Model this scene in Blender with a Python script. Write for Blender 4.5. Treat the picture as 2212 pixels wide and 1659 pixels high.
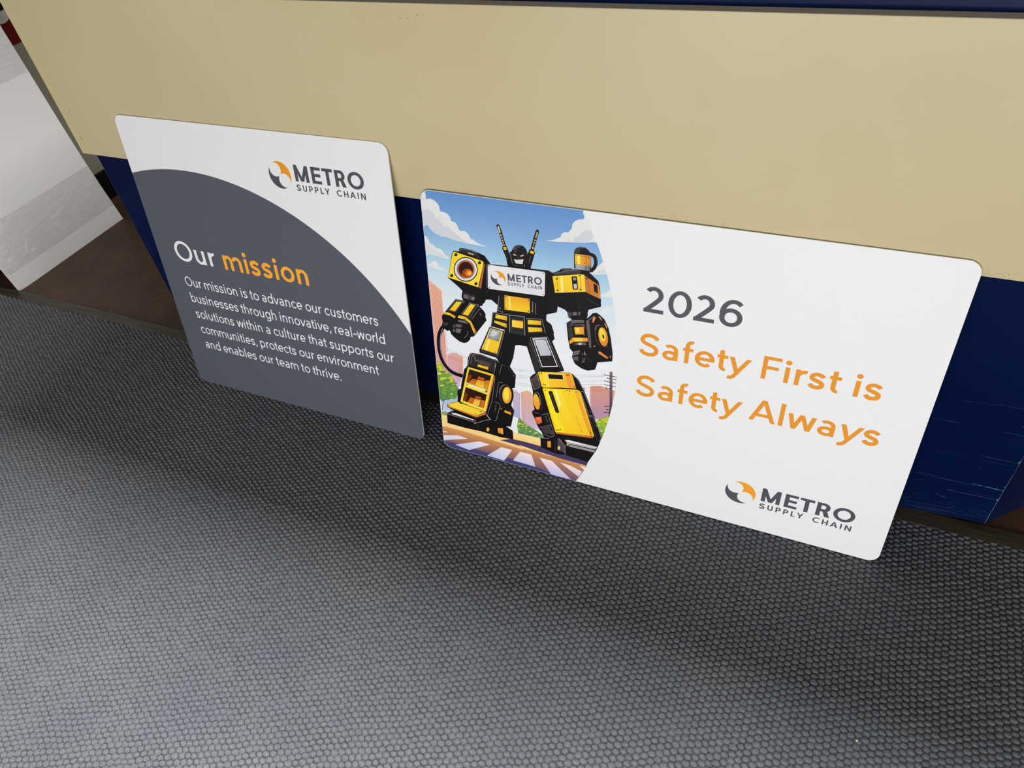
import bpy, math, random
import numpy as np
from mathutils import Matrix, Vector

# ---------------------------------------------------------------- camera, sky, light, exposure
for o in list(bpy.data.objects): bpy.data.objects.remove(o, do_unlink=True)
SC = bpy.context.scene
COL = SC.collection
SC.view_settings.view_transform = 'Standard'
SC.view_settings.look = 'None'
SC.view_settings.gamma = 1
SC.view_settings.use_curve_mapping = False
SC.view_settings.exposure = 0.0

R = [[0.9108333, 0.2090023, -0.3559504], [0.3990819, -0.6661537, 0.6300579], [-0.1054341, -0.7159311, -0.690164]]   # rows: world X, Y, Z in camera axes (right, down, forward)
cam_d = bpy.data.cameras.new('camera')
cam_d.sensor_width = 36.0
cam_d.lens = 36.0 * 1567.42 / 2212.0
cam_d.clip_start = 0.02
cam = bpy.data.objects.new('camera', cam_d)
m = Matrix([[R[i][0], -R[i][1], -R[i][2], 0] for i in range(3)] + [[0, 0, 0, 1]])
m.translation = Vector((0, 0, 1.236))
cam.matrix_world = m
COL.objects.link(cam)
SC.camera = cam

wd = bpy.data.worlds.new('daylit_room'); SC.world = wd; wd.use_nodes = True
wn = wd.node_tree.nodes; wl = wd.node_tree.links
bg = wn['Background']
tc = wn.new('ShaderNodeTexCoord'); sep = wn.new('ShaderNodeSeparateXYZ'); rmp = wn.new('ShaderNodeValToRGB')
mr = wn.new('ShaderNodeMapRange'); mr.inputs[1].default_value = -1; mr.inputs[2].default_value = 1
wl.new(tc.outputs['Generated'], sep.inputs[0]); wl.new(sep.outputs['Z'], mr.inputs[0]); wl.new(mr.outputs[0], rmp.inputs[0])
rmp.color_ramp.elements[0].position = 0.35; rmp.color_ramp.elements[0].color = (0.30, 0.31, 0.34, 1)
rmp.color_ramp.elements[1].position = 0.75; rmp.color_ramp.elements[1].color = (0.62, 0.58, 0.50, 1)
wl.new(rmp.outputs[0], bg.inputs[0]); bg.inputs[1].default_value = 0.42

def area(name, loc, target, sx, sy, power, col):
    d = bpy.data.lights.new(name, 'AREA'); d.shape = 'RECTANGLE'; d.size = sx; d.size_y = sy
    d.energy = power; d.color = col
    o = bpy.data.objects.new(name, d); o.location = loc
    o.rotation_euler = (Vector(target) - Vector(loc)).to_track_quat('-Z', 'Y').to_euler()
    COL.objects.link(o); return o
# a wide overhead light above and behind the counter (its added overhang shades the carpet next to it)
# and the glazed front of the lobby behind the camera, a little to the right
area('ceiling_light', (-0.05, 1.9, 4.5), (-0.05, 1.9, 0.0), 2.2, 1.2, 620, (1.0, 0.985, 0.96))
area('front_window_daylight', (0.05, -2.2, 0.62), (-0.75, 1.0, 0.3), 3.0, 1.2, 98, (0.975, 0.985, 1.0))

# ---------------------------------------------------------------- helpers
def lin(c):
    c = c / 255.0
    return c / 12.92 if c <= 0.04045 else ((c + 0.055) / 1.055) ** 2.4
def L3(c, k=1.0): return (lin(c[0]) * k, lin(c[1]) * k, lin(c[2]) * k, 1)

class Mat:
    def __init__(s, name, col=(0.5, 0.5, 0.5, 1), rough=0.5, spec=0.5):
        s.m = bpy.data.materials.new(name); s.m.use_nodes = True
        s.t = s.m.node_tree; s.n = s.t.nodes; s.l = s.t.links
        s.b = s.n['Principled BSDF']
        s.b.inputs['Base Color'].default_value = col
        s.b.inputs['Roughness'].default_value = rough
        s.b.inputs['Specular IOR Level'].default_value = spec
    def new(s, t, **kw):
        x = s.n.new(t)
        for k, v in kw.items(): setattr(x, k, v)
        return x
    def coord(s): return s.new('ShaderNodeTexCoord').outputs['Object']
    def mapping(s, vec, scale=(1, 1, 1), rot=(0, 0, 0), loc=(0, 0, 0)):
        mp = s.new('ShaderNodeMapping'); s.l.new(vec, mp.inputs[0])
        mp.inputs['Scale'].default_value = scale; mp.inputs['Rotation'].default_value = rot; mp.inputs['Location'].default_value = loc
        return mp.outputs[0]
    def noise(s, vec, scale, detail=3, rough=0.5):
        x = s.new('ShaderNodeTexNoise'); s.l.new(vec, x.inputs['Vector'])
        x.inputs['Scale'].default_value = scale; x.inputs['Detail'].default_value = detail; x.inputs['Roughness'].default_value = rough
        return x.outputs['Fac']
    def ramp(s, fac, stops):
        x = s.new('ShaderNodeValToRGB'); s.l.new(fac, x.inputs[0]); e = x.color_ramp.elements
        e[0].position, e[0].color = stops[0]; e[1].position, e[1].color = stops[-1]
        for p, c in stops[1:-1]:
            q = e.new(p); q.color = c
        return x.outputs[0]
    def mix(s, fac, a, b, mode='MIX'):
        x = s.new('ShaderNodeMix', data_type='RGBA', blend_type=mode)
        for k, v in ((0, fac), (6, a), (7, b)):
            if isinstance(v, (int, float)): x.inputs[k].default_value = v
            elif isinstance(v, tuple): x.inputs[k].default_value = v
            else: s.l.new(v, x.inputs[k])
        return x.outputs[2]
    def bump(s, h, strength, dist):
        x = s.new('ShaderNodeBump'); s.l.new(h, x.inputs['Height'])
        x.inputs['Strength'].default_value = strength; x.inputs['Distance'].default_value = dist
        s.l.new(x.outputs[0], s.b.inputs['Normal'])
    def col(s, c): s.l.new(c, s.b.inputs['Base Color'])

def props(o, label=None, cat=None, group=None, kind=None):
    if label: o['label'] = label
    if cat: o['category'] = cat
    if group: o['group'] = group
    if kind: o['kind'] = kind
    return o
def empty(name, loc=(0, 0, 0), mat=None):
    o = bpy.data.objects.new(name, None); o.empty_display_size = 0.05
    if mat is not None: o.matrix_world = mat
    else: o.location = loc
    COL.objects.link(o); return o
def mesh(name, verts, faces, mat, parent=None, smooth=False, fmats=None):
    me = bpy.data.meshes.new(name); me.from_pydata([tuple(v) for v in verts], [], faces)
    ms = mat if isinstance(mat, (list, tuple)) else [mat]
    for q in ms: me.materials.append(q.m if isinstance(q, Mat) else q)
    if fmats:
        for p, i in zip(me.polygons, fmats): p.material_index = i
    if smooth:
        for p in me.polygons: p.use_smooth = True
    me.update()
    o = bpy.data.objects.new(name, me); COL.objects.link(o)
    if parent is not None: o.parent = parent
    return o
def bevel(o, w, seg=2, ang=40):
    b = o.modifiers.new('bevel', 'BEVEL'); b.width = w; b.segments = seg; b.limit_method = 'ANGLE'; b.angle_limit = math.radians(ang)
    return o
def prism(name, foot, z0, z1, mat, parent=None, ztop=None):
    n = len(foot)
    v = [(x, y, z0) for x, y in foot] + [(x, y, z1) for x, y in foot]
    f = [tuple(range(n))[::-1], tuple(range(n, 2 * n))] + [(i, (i + 1) % n, n + (i + 1) % n, n + i) for i in range(n)]
    return mesh(name, v, f, mat, parent)
def box(name, x0, x1, y0, y1, z0, z1, mat, parent=None):
    return prism(name, [(x0, y0), (x1, y0), (x1, y1), (x0, y1)], z0, z1, mat, parent)

import bmesh
def merge(o, d):
    """wear and joint lines belong to the surface they mark: fold them into its mesh"""
    off = len(o.data.materials)
    for mt in d.data.materials: o.data.materials.append(mt)
    for p in d.data.polygons: p.material_index += off
    bm = bmesh.new(); bm.from_mesh(o.data); bm.from_mesh(d.data); bm.to_mesh(o.data); bm.free()
    me = d.data; bpy.data.objects.remove(d, do_unlink=True); bpy.data.meshes.remove(me)
# ---------------------------------------------------------------- materials
cream = Mat('cream_laminate', (0.5, 0.42, 0.26, 1), 0.42, 0.35)
v = cream.coord()
c = cream.ramp(cream.noise(v, 3.0, 4), [(0.35, L3((206, 192, 150), 0.84)), (0.7, L3((209, 195, 155), 0.87))])
sx = cream.new('ShaderNodeSeparateXYZ'); cream.l.new(v, sx.inputs[0])
nz = cream.new('ShaderNodeMath', operation='MULTIPLY_ADD'); cream.l.new(cream.noise(v, 14, 4), nz.inputs[0]); nz.inputs[1].default_value = 0.06; cream.l.new(sx.outputs['X'], nz.inputs[2])
edge = cream.new('ShaderNodeMapRange'); cream.l.new(nz.outputs[0], edge.inputs[0]); edge.inputs[1].default_value = -1.590; edge.inputs[2].default_value = -1.555; edge.inputs[3].default_value = 0.40; edge.inputs[4].default_value = 0.0
c = cream.mix(edge.outputs[0], c, L3((214, 198, 132), 0.9))
cream.col(c)
cream.bump(cream.noise(v, 900, 2), 0.06, 0.0004)
cream_edge_lit = Mat('laminate_edge_lit', L3((236, 228, 208)), 0.5, 0.3)  # ledge light put into the colour: paler than the cream faces

navy = Mat('navy_laminate', (0.004, 0.010, 0.05, 1), 0.18, 0.1)
v = navy.coord()
c = navy.ramp(navy.noise(v, 5, 4), [(0.3, (0.0008, 0.0055, 0.034, 1)), (0.7, (0.0012, 0.0075, 0.046, 1))])
sx = navy.new('ShaderNodeSeparateXYZ'); navy.l.new(v, sx.inputs[0])
lowm = navy.new('ShaderNodeMapRange'); navy.l.new(sx.outputs['Z'], lowm.inputs[0]); lowm.inputs[1].default_value = 0.075; lowm.inputs[2].default_value = 0.0
sc = navy.noise(navy.mapping(v, (18, 18, 420)), 1.0, 5, 0.7)
scr = navy.ramp(sc, [(0.48, (0, 0, 0, 1)), (0.72, (1, 1, 1, 1))])
fm = navy.new('ShaderNodeMath', operation='MULTIPLY'); navy.l.new(lowm.outputs[0], fm.inputs[0]); navy.l.new(scr, fm.inputs[1])
c = navy.mix(fm.outputs[0], c, (0.016, 0.034, 0.085, 1)); navy.col(c)
navy.bump(navy.noise(v, 300, 3), 0.05, 0.0005)
scratch = Mat('scratched_paint', L3((58, 78, 124)), 0.6, 0.2)
scratch_hi = Mat('scratched_paint_pale', L3((70, 130, 156)), 0.6, 0.2)
chipped = Mat('chipped_edge', L3((84, 98, 120)), 0.7, 0.2)
black = Mat('black_rubber', (0.004, 0.004, 0.004, 1), 0.6, 0.2)

tile = Mat('brown_stone_tile', (0.06, 0.035, 0.022, 1), 0.5, 0.35)
v = tile.coord()
n1 = tile.ramp(tile.noise(v, 9, 5, 0.6), [(0.3, L3((68, 45, 33))), (0.7, L3((92, 65, 49)))])
n2 = tile.ramp(tile.noise(tile.mapping(v, (60, 200, 60), (0, 0, 0.55)), 1.4, 5, 0.7), [(0.50, (0, 0, 0, 1)), (0.78, (1, 1, 1, 1))])
c = tile.mix(n2, n1, L3((108, 80, 58)))
n3 = tile.ramp(tile.noise(v, 420, 2, 0.6), [(0.62, (0, 0, 0, 1)), (0.75, (1, 1, 1, 1))])
c = tile.mix(n3, c, L3((122, 94, 72))); tile.col(c)
tile.bump(tile.noise(v, 260, 4, 0.7), 0.25, 0.001)
grout = Mat('pale_grout', L3((124, 104, 80)), 0.8, 0.2)
strip_m = Mat('olive_rubber_strip', (0.03, 0.03, 0.022, 1), 0.38, 0.4)
v = strip_m.coord()
strip_m.col(strip_m.ramp(strip_m.noise(strip_m.mapping(v, (6, 60, 60)), 1.6, 5), [(0.3, L3((48, 44, 34))), (0.72, L3((78, 72, 57)))]))
strip_m.bump(strip_m.noise(strip_m.mapping(v, (8, 120, 1)), 2, 4), 0.15, 0.001)

wallm = Mat('grey_painted_wall', L3((150, 144, 128)), 0.8, 0.2)
wallm.bump(wallm.noise(wallm.coord(), 180, 3), 0.1, 0.001)
maroon = Mat('maroon_vinyl', L3((98, 8, 8)), 0.5, 0.3)
signw = Mat('sign_white', L3((200, 196, 190)), 0.5, 0.3)

carpet_m = Mat('grey_carpet_yarn', (0.1, 0.11, 0.12, 1), 0.5, 0.6)
v = carpet_m.coord()
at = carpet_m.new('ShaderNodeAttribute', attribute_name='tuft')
fib = carpet_m.noise(carpet_m.mapping(v, (1, 0.55, 1), (0, 0, 0.3)), 1100, 2, 0.8)
big = carpet_m.noise(v, 3.2, 4, 0.6)
tone = carpet_m.ramp(big, [(0.3, (0.070, 0.082, 0.102, 1)), (0.7, (0.108, 0.116, 0.124, 1))])
fr = carpet_m.ramp(fib, [(0.34, (0.28, 0.30, 0.34, 1)), (0.68, (1.85, 1.85, 1.85, 1))])
c = carpet_m.mix(1.0, tone, fr, 'MULTIPLY')
hr = carpet_m.ramp(at.outputs['Fac'], [(0.30, (0.10, 0.11, 0.13, 1)), (0.66, (1.0, 1.0, 1.0, 1))])  # grooves between nubs darkened in colour, standing in for their shade
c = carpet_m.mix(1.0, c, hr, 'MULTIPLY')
pale_fleck = carpet_m.ramp(carpet_m.noise(v, 520, 1, 0.5), [(0.80, (0, 0, 0, 1)), (0.84, (1, 1, 1, 1))])  # sparse pale flecks mixed into the yarn colour
c = carpet_m.mix(pale_fleck, c, (0.5, 0.5, 0.5, 1))
carpet_m.col(c)
carpet_m.b.inputs['Sheen Weight'].default_value = 0.25
carpet_m.b.inputs['Sheen Roughness'].default_value = 0.5
carpet_m.bump(fib, 0.7, 0.0012)

panel_m = Mat('white_aluminium_composite', (0.79, 0.79, 0.79, 1), 0.48, 0.4)
panel_m.bump(panel_m.noise(panel_m.coord(), 1400, 2), 0.04, 0.0002)
panel_side = Mat('panel_edge', (0.74, 0.74, 0.72, 1), 0.4, 0.4)
ink = Mat('printed_ink', (1, 1, 1, 1), 0.45, 0.16)
ia = ink.new('ShaderNodeAttribute', attribute_name='ink'); ink.col(ia.outputs['Color'])

coro = Mat('white_fluted_plastic', (0.74, 0.74, 0.72, 1), 0.35, 0.4)
v = coro.coord()
wv = coro.new('ShaderNodeTexWave', wave_type='BANDS', bands_direction='Y'); coro.l.new(coro.mapping(v, (1, 1, 1)), wv.inputs['Vector'])
wv.inputs['Scale'].default_value = 66; wv.inputs['Distortion'].default_value = 0.2
coro.col(coro.mix(wv.outputs['Fac'], (0.75, 0.74, 0.72, 1), (0.79, 0.78, 0.76, 1)))
coro.bump(wv.outputs['Fac'], 0.12, 0.0006)

film = Mat('clear_stretch_film', (1, 1, 1, 1), 0.12, 0.5)
v = film.coord()
nodes = film.n; lk = film.l
tr = film.new('ShaderNodeBsdfTransparent'); tr.inputs[0].default_value = (0.955, 0.955, 0.95, 1)
gl = film.new('ShaderNodeBsdfGlossy'); gl.inputs[0].default_value = (1, 1, 1, 1); gl.inputs['Roughness'].default_value = 0.13
wr = film.noise(film.mapping(v, (1, 7, 60), (0.22, 0, 0)), 1.6, 5, 0.6)
wr2 = film.noise(film.mapping(v, (1, 22, 150), (-0.15, 0, 0)), 1.0, 3, 0.6)
ad = film.new('ShaderNodeMath', operation='ADD'); lk.new(wr, ad.inputs[0]); lk.new(wr2, ad.inputs[1])
bp = film.new('ShaderNodeBump'); lk.new(ad.outputs[0], bp.inputs['Height']); bp.inputs['Strength'].default_value = 0.9; bp.inputs['Distance'].default_value = 0.006
lk.new(bp.outputs[0], gl.inputs['Normal'])
lk.new(film.ramp(wr2, [(0.42, (0.925, 0.925, 0.92, 1)), (0.60, (0.985, 0.985, 0.98, 1))]), tr.inputs[0])
ms = film.new('ShaderNodeMixShader'); ms.inputs[0].default_value = 0.09; lk.new(tr.outputs[0], ms.inputs[1]); lk.new(gl.outputs[0], ms.inputs[2])
lk.new(ms.outputs[0], nodes['Material Output'].inputs['Surface'])

# ---------------------------------------------------------------- floor, wall, trim
TZ = -0.006
props(box('floor', -3.2, 2.2, -1.6, 3.0, -0.06, TZ, tile), kind='structure')
props(box('wall_left', -2.63, -2.531, 0.98, 3.0, TZ, 2.7, wallm), kind='structure')
# unseen slab added to block the overhead light left of the counter
props(box('light_block_slab', -2.63, -1.00, 1.26, 3.0, 2.45, 2.6, wallm), kind='structure')
props(bevel(box('baseboard_left', -2.531, -2.519, 1.06, 3.0, TZ, 0.098, black), 0.002), kind='structure')
props(bevel(box('trim_1', -2.519, 1.6, 1.0105, 1.0462, TZ, -0.0012, strip_m), 0.0008), kind='structure')
g = math.atan2(1190.9 - 1048.8, -1846.2 + 1879.7)
gd = Vector((math.cos(g), math.sin(g))); gn = Vector((-gd.y, gd.x)) * 0.0014
p0 = Vector((-1.8797, 1.0485)); p1 = p0 + gd * 0.9
fl = bpy.data.objects['floor']
merge(fl, mesh('grout_line', [(*(p0 - gn), TZ + 0.0003), (*(p1 - gn), TZ + 0.0003), (*(p1 + gn), TZ + 0.0003), (*(p0 + gn), TZ + 0.0003)], [(0, 1, 2, 3)], grout))
# fine scratches worn into the tile
rnd = random.Random(5)
sv = []; sf = []
for k in range(26):
    x = rnd.uniform(-2.3, -1.7); y = rnd.uniform(1.07, 1.45); a = rnd.gauss(1.0, 0.5); ln = rnd.uniform(0.02, 0.12); cv = rnd.uniform(-4, 4)
    pts = []
    for i in range(9):
        pts.append((x, y)); x += math.cos(a) * ln / 8; y += math.sin(a) * ln / 8; a += cv * ln / 8
    w = rnd.uniform(0.0002, 0.0005)
    b = len(sv)
    for i, (px, py) in enumerate(pts):
        t = w * math.sin(math.pi * (i + 0.3) / 8.6)
        sv += [(px - t, py + t, TZ + 0.0002), (px + t, py - t, TZ + 0.0002)]
    for i in range(8): sf.append((b + 2 * i, b + 2 * i + 1, b + 2 * i + 3, b + 2 * i + 2))
merge(fl, mesh('tile_scratches', sv, sf, grout))

# ---------------------------------------------------------------- carpet: woven nubs as a height field
def carpet():
    x0, x1, y0, y1 = -2.52, 1.25, -0.42, 1.0105
    st = 0.00175
    nx = int((x1 - x0) / st); ny = int((y1 - y0) / st)
    xs = np.linspace(x0, x1, nx); ys = np.linspace(y0, y1, ny)
    X, Y = np.meshgrid(xs, ys)
    Xm = X * 1000; Ym = Y * 1000
    # gentle drift of the weave
    Xw = Xm + 1.1 * np.sin(Ym / 37 + 1) + 0.8 * np.sin(Xm / 53 + Ym / 71) + 0.5 * np.sin(Ym / 15 + Xm / 23)
    Yw = Ym + 1.3 * np.sin(Xm / 41 + .5) + 0.9 * np.sin(Xm / 19 - Ym / 83) + 0.5 * np.sin(Xm / 11.3 + Ym / 17)
    PX, PY = 10.75, 10.8
    best = np.full(X.shape, 1e9); second = np.full(X.shape, 1e9); seed = np.zeros(X.shape)
    ci = np.floor(Xw / PX)
    for di in (-1, 0, 1, 2):
        i = ci + di
        off = np.where(np.mod(i, 2) == 0, 0.0, 0.5)
        jj = np.floor(Yw / PY - off)
        for dj in (0, 1):
            j = jj + dj
            h = np.sin(i * 12.9898 + j * 78.233) * 43758.5453; h -= np.floor(h)
            h2 = np.sin(i * 39.346 + j * 11.135) * 24634.6345; h2 -= np.floor(h2)
            h3 = np.sin(i * 73.156 + j * 52.235) * 14634.6345; h3 -= np.floor(h3)
            cx = i * PX + (h - .5) * 1.5; cy = (j + off) * PY + (h2 - .5) * 1.5
            dx = (Xw - cx) / (6.6 + (h3 - .5) * 0.8); dy = (Yw - cy) / (5.2 + (h - .5) * .6)
            c_, s_ = math.cos(0.12), math.sin(0.12)
            d = np.sqrt((dx * c_ + dy * s_) ** 2 + (dy * c_ - dx * s_) ** 2)
            m_ = d < best
            second = np.where(m_, best, np.minimum(second, d))
            seed = np.where(m_, h3, seed); best = np.where(m_, d, best)
    prof = np.sqrt(np.clip((second - best) / 0.62, 0, 1)) * np.clip(1.0 - 0.32 * best ** 2, 0, 1)
    rs = np.random.RandomState(3)
    fine = rs.rand(*X.shape)
    Z = -0.0056 + prof * (0.0046 + 0.0011 * seed) + (fine - .5) * 0.00045 * prof
    verts = np.stack([X, Y, Z], -1).reshape(-1, 3).astype(np.float32)
    me = bpy.data.meshes.new('carpet')
    idx = np.arange(nx * ny).reshape(ny, nx)
    q = np.stack([idx[:-1, :-1], idx[:-1, 1:], idx[1:, 1:], idx[1:, :-1]], -1).reshape(-1, 4)
    me.vertices.add(nx * ny); me.vertices.foreach_set('co', verts.ravel())
    nf = len(q)
    me.loops.add(nf * 4); me.loops.foreach_set('vertex_index', q.ravel().astype(np.int32))
    me.polygons.add(nf); me.polygons.foreach_set('loop_start', (np.arange(nf) * 4).astype(np.int32))
    me.polygons.foreach_set('use_smooth', np.ones(nf, dtype=bool))
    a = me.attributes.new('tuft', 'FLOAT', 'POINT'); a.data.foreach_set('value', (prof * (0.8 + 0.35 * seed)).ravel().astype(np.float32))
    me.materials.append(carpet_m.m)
    me.update(calc_edges=True)
    o = bpy.data.objects.new('carpet', me); COL.objects.link(o)
    props(o, 'charcoal blue-grey nubby woven carpet filling the foreground up to the dark floor strip', 'carpet')
carpet()

# ---------------------------------------------------------------- reception counter
ctr = props(empty('reception_counter', (-0.62, 1.3, TZ)), 'navy blue counter with a wide cream front panel behind the leaning signs', 'counter')
def rel(o, root):
    o.parent = root; o.matrix_parent_inverse = Matrix.Translation(-root.location); return o
YB = 1.0412
k = 0.75
foot = [(-1.606, YB), (0.24, YB), (0.3795, YB), (0.3795 + k, YB + k), (0.3795 + k, 2.1), (-1.606, 2.1)]
n = len(foot); zb = [0.0, 0.0, 0.0105, 0.0, 0.0, 0.0]
vs = [(x, y, z) for (x, y), z in zip(foot, zb)] + [(x, y, 1.25) for x, y in foot]
fs = [(0, 5, 4, 3, 2, 1), tuple(range(n, 2 * n))] + [(i, (i + 1) % n, n + (i + 1) % n, n + i) for i in range(n)]
rel(bevel(mesh('base_cabinet', vs, fs, navy), 0.0012), ctr)['label'] = 'navy blue base with scratches near the floor'
ins = [(-1.58, YB + .012), (0.37, YB + .012), (0.37 + k, YB + k + .02), (0.37 + k, 2.08), (-1.58, 2.08)]
rel(prism('plinth', ins, TZ, 0.012, black), ctr)
wt = [(-1.63, YB - .22), (0.470, YB - .22), (0.470 + k, YB + k - .22), (0.392 + k, 2.12), (-1.63, 2.12)]
wt_o = rel(bevel(prism('shading_worktop', wt, 1.25, 1.285, cream), 0.002), ctr)  # unseen top, its overhang added to shade the panel and carpet
YF = 1.0193; ZB = 0.5627; ZT = 0.9052
t = 0.0085
fp = [(-1.6163, YF), (0.3795 + t, YF), (0.3795 + t + k, YF + k), (0.3795 + k, YB + k), (0.3795, YB), (-1.6163, YB)]
n = len(fp)
vs = [(x, y, ZB) for x, y in fp] + [(x, y, ZT) for x, y in fp]
fs = [tuple(range(n))[::-1], tuple(range(n, 2 * n))] + [(i, (i + 1) % n, n + (i + 1) % n, n + i) for i in range(n)]
fpn = rel(mesh('front_panel', vs, fs, [cream, cream_edge_lit], fmats=[1, 1] + [0] * n), ctr)
bevel(fpn, 0.0009)
fpn['label'] = 'cream front panel'

def decals(name, lines, mat, parent, y, z_fn=None):
    """thin worn lines lying on a vertical face at depth y: (x0,z0,x1,z1,width mm)"""
    vv = []; ff = []
    for (x0, z0, x1, z1, w) in lines:
        d = Vector((x1 - x0, z1 - z0)); L = d.length; d /= L; nn = Vector((-d.y, d.x)) * w / 2000
        st_ = max(2, int(L / 0.006)); b = len(vv)
        for i in range(st_ + 1):
            tt = i / st_; q = Vector((x0, z0)) + d * L * tt
            ww = nn * (0.35 + 0.65 * math.sin(math.pi * min(max(tt, .06), .94))) * rnd.uniform(.55, 1.2)
            vv += [(q.x - ww.x, y, q.y - ww.y), (q.x + ww.x, y, q.y + ww.y)]
        for i in range(st_): ff.append((b + 2 * i, b + 2 * i + 2, b + 2 * i + 3, b + 2 * i + 1))
    merge(parent, mesh(name, vv, ff, mat))
decals('scratches', [(0.259, 0.3036, 0.29, 0.3083, 0.38), (0.2902, 0.3076, 0.3207, 0.3117, 0.26), (0.3211, 0.3105, 0.3447, 0.3104, 0.45), (0.225, 0.2524, 0.2447, 0.2522, 0.26), (0.2447, 0.2522, 0.272, 0.2526, 0.45), (0.3356, 0.2525, 0.364, 0.2518, 0.45), (0.3187, 0.1864, 0.3769, 0.1866, 0.52), (0.2328, 0.177, 0.3186, 0.1757, 0.19), (0.325, 0.1761, 0.3763, 0.1764, 0.22), (0.2304, 0.1067, 0.3351, 0.1083, 0.6), (0.3254, 0.0892, 0.3759, 0.0903, 0.22), (0.2968, 0.0796, 0.378, 0.0833, 0.98), (0.2971, 0.0819, 0.3086, 0.0814, 0.68), (0.282, 0.0626, 0.3032, 0.0564, 0.83), (0.3092, 0.0278, 0.3222, 0.039, 0.75), (0.3266, 0.1598, 0.3304, 0.1525, 0.45), (0.2394, 0.0218, 0.2686, 0.0235, 0.68), (0.2682, 0.025, 0.2969, 0.027, 0.38), (0.2419, 0.0116, 0.2926, 0.0156, 0.38), (0.2987, 0.02, 0.3446, 0.0223, 0.3), (0.345, 0.0393, 0.3608, 0.0332, 0.3), (0.3667, 0.0425, 0.3709, 0.0458, 0.68), (0.3599, 0.0592, 0.3611, 0.0623, 0.68), (0.2861, 0.077, 0.2882, 0.0779, 0.68), (0.2411, 0.1104, 0.2741, 0.1118, 0.3), (0.2415, 0.0875, 0.2575, 0.095, 0.3), (0.3564, 0.2707, 0.3564, 0.2748, 0.6), (0.2878, 0.027, 0.2904, 0.0241, 0.45), (0.3126, 0.0414, 0.314, 0.046, 0.45), (0.3365, 0.0321, 0.3394, 0.0284, 0.38), (0.345, 0.0242, 0.3457, 0.0279, 0.38), (0.2562, 0.3391, 0.2573, 0.3384, 0.6), (0.3019, 0.0483, 0.3126, 0.048, 0.3), (0.2816, 0.0157, 0.3104, 0.0168, 0.3), (0.3272, 0.0211, 0.3719, 0.0249, 0.3), (-1.593, 0.5216, -1.5949, 0.5135, 0.38), (-1.6005, 0.4696, -1.598, 0.4127, 0.38), (-1.6047, 0.3802, -1.5925, 0.3578, 0.3), (-1.5941, 0.3205, -1.5909, 0.2657, 0.75), (-1.594, 0.2564, -1.5899, 0.2217, 0.52), (-1.5899, 0.2217, -1.5908, 0.1989, 0.83), (-0.8278, 0.1821, -0.8159, 0.1832, 0.7), (-0.8328, -0.0032, -0.8279, -0.0018, 1.4)], scratch, bpy.data.objects['base_cabinet'], YB - 0.0002)
decals('pale_gouges', [(0.3285, 0.1108, 0.3493, 0.1117, 1.0), (0.3459, 0.1116, 0.379, 0.111, 1.8), (0.3767, 0.0821, 0.3789, 0.0869, 2.4), (0.3769, 0.1866, 0.3783, 0.192, 2.2), (0.3767, 0.1091, 0.3789, 0.1135, 2.2), (0.3767, 0.1196, 0.3785, 0.1216, 1.5)], scratch_hi, bpy.data.objects['base_cabinet'], YB - 0.00035)
decals('chipped_corner', [(0.3788, 0.0121, 0.3788, 0.0444, 1.6), (0.3788, 0.0444, 0.3788, 0.0704, 1.0), (0.3788, 0.0704, 0.3788, 0.1113, 1.6), (0.3788, 0.1113, 0.3788, 0.1587, 1.0), (0.3788, 0.1587, 0.3786, 0.2071, 0.8)], chipped, bpy.data.objects['base_cabinet'], YB - 0.00045)
smut = Mat('grime_specks', L3((128, 116, 84)), 0.8, 0.1)
sp = []
for (x, z, nn_, sxx, szz) in [(-0.7408, 0.5658, 60, 0.018, 0.005), (-0.2277, 0.5946, 60, 0.018, 0.005), (-0.1541, 0.592, 30, 0.008, 0.004), (0.2361, 0.5669, 80, 0.03, 0.005), (0.2018, 0.5668, 30, 0.02, 0.004), (-0.6687, 0.7752, 14, 0.01, 0.01), (-0.6185, 0.5902, 30, 0.02, 0.004), (0.1677, 0.5844, 15, 0.02, 0.004), (0.0347, 0.5774, 10, 0.02, 0.004), (-1.556, 0.6832, 10, 0.008, 0.02)]:
    for i in range(nn_):
        px = rnd.gauss(x, sxx); pz = rnd.gauss(z, szz)
        if pz > ZB + .001: sp.append((px, pz, px + rnd.uniform(.0005, .0016), pz + rnd.uniform(-.0008, .0008), rnd.uniform(.4, .9)))
decals('grime_specks', sp, smut, fpn, YF - 0.0001)
decals('dark_nicks', [(-1.5782, 0.6716, -1.5836, 0.6637, 1.0), (-1.5941, 0.606, -1.5912, 0.5967, 0.7), (-1.5913, 0.6015, -1.5932, 0.5954, 0.5), (-1.5968, 0.5876, -1.5961, 0.58, 0.35), (-1.6007, 0.6349, -1.5943, 0.6145, 0.25), (-1.5982, 0.6014, -1.5924, 0.6025, 0.5), (-0.6474, 0.8898, -0.6447, 0.8887, 1.0), (-0.6654, 0.8845, -0.6637, 0.8839, 0.8), (-0.6807, 0.8838, -0.6797, 0.8832, 0.8)], black, fpn, YF - 0.00015)

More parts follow.
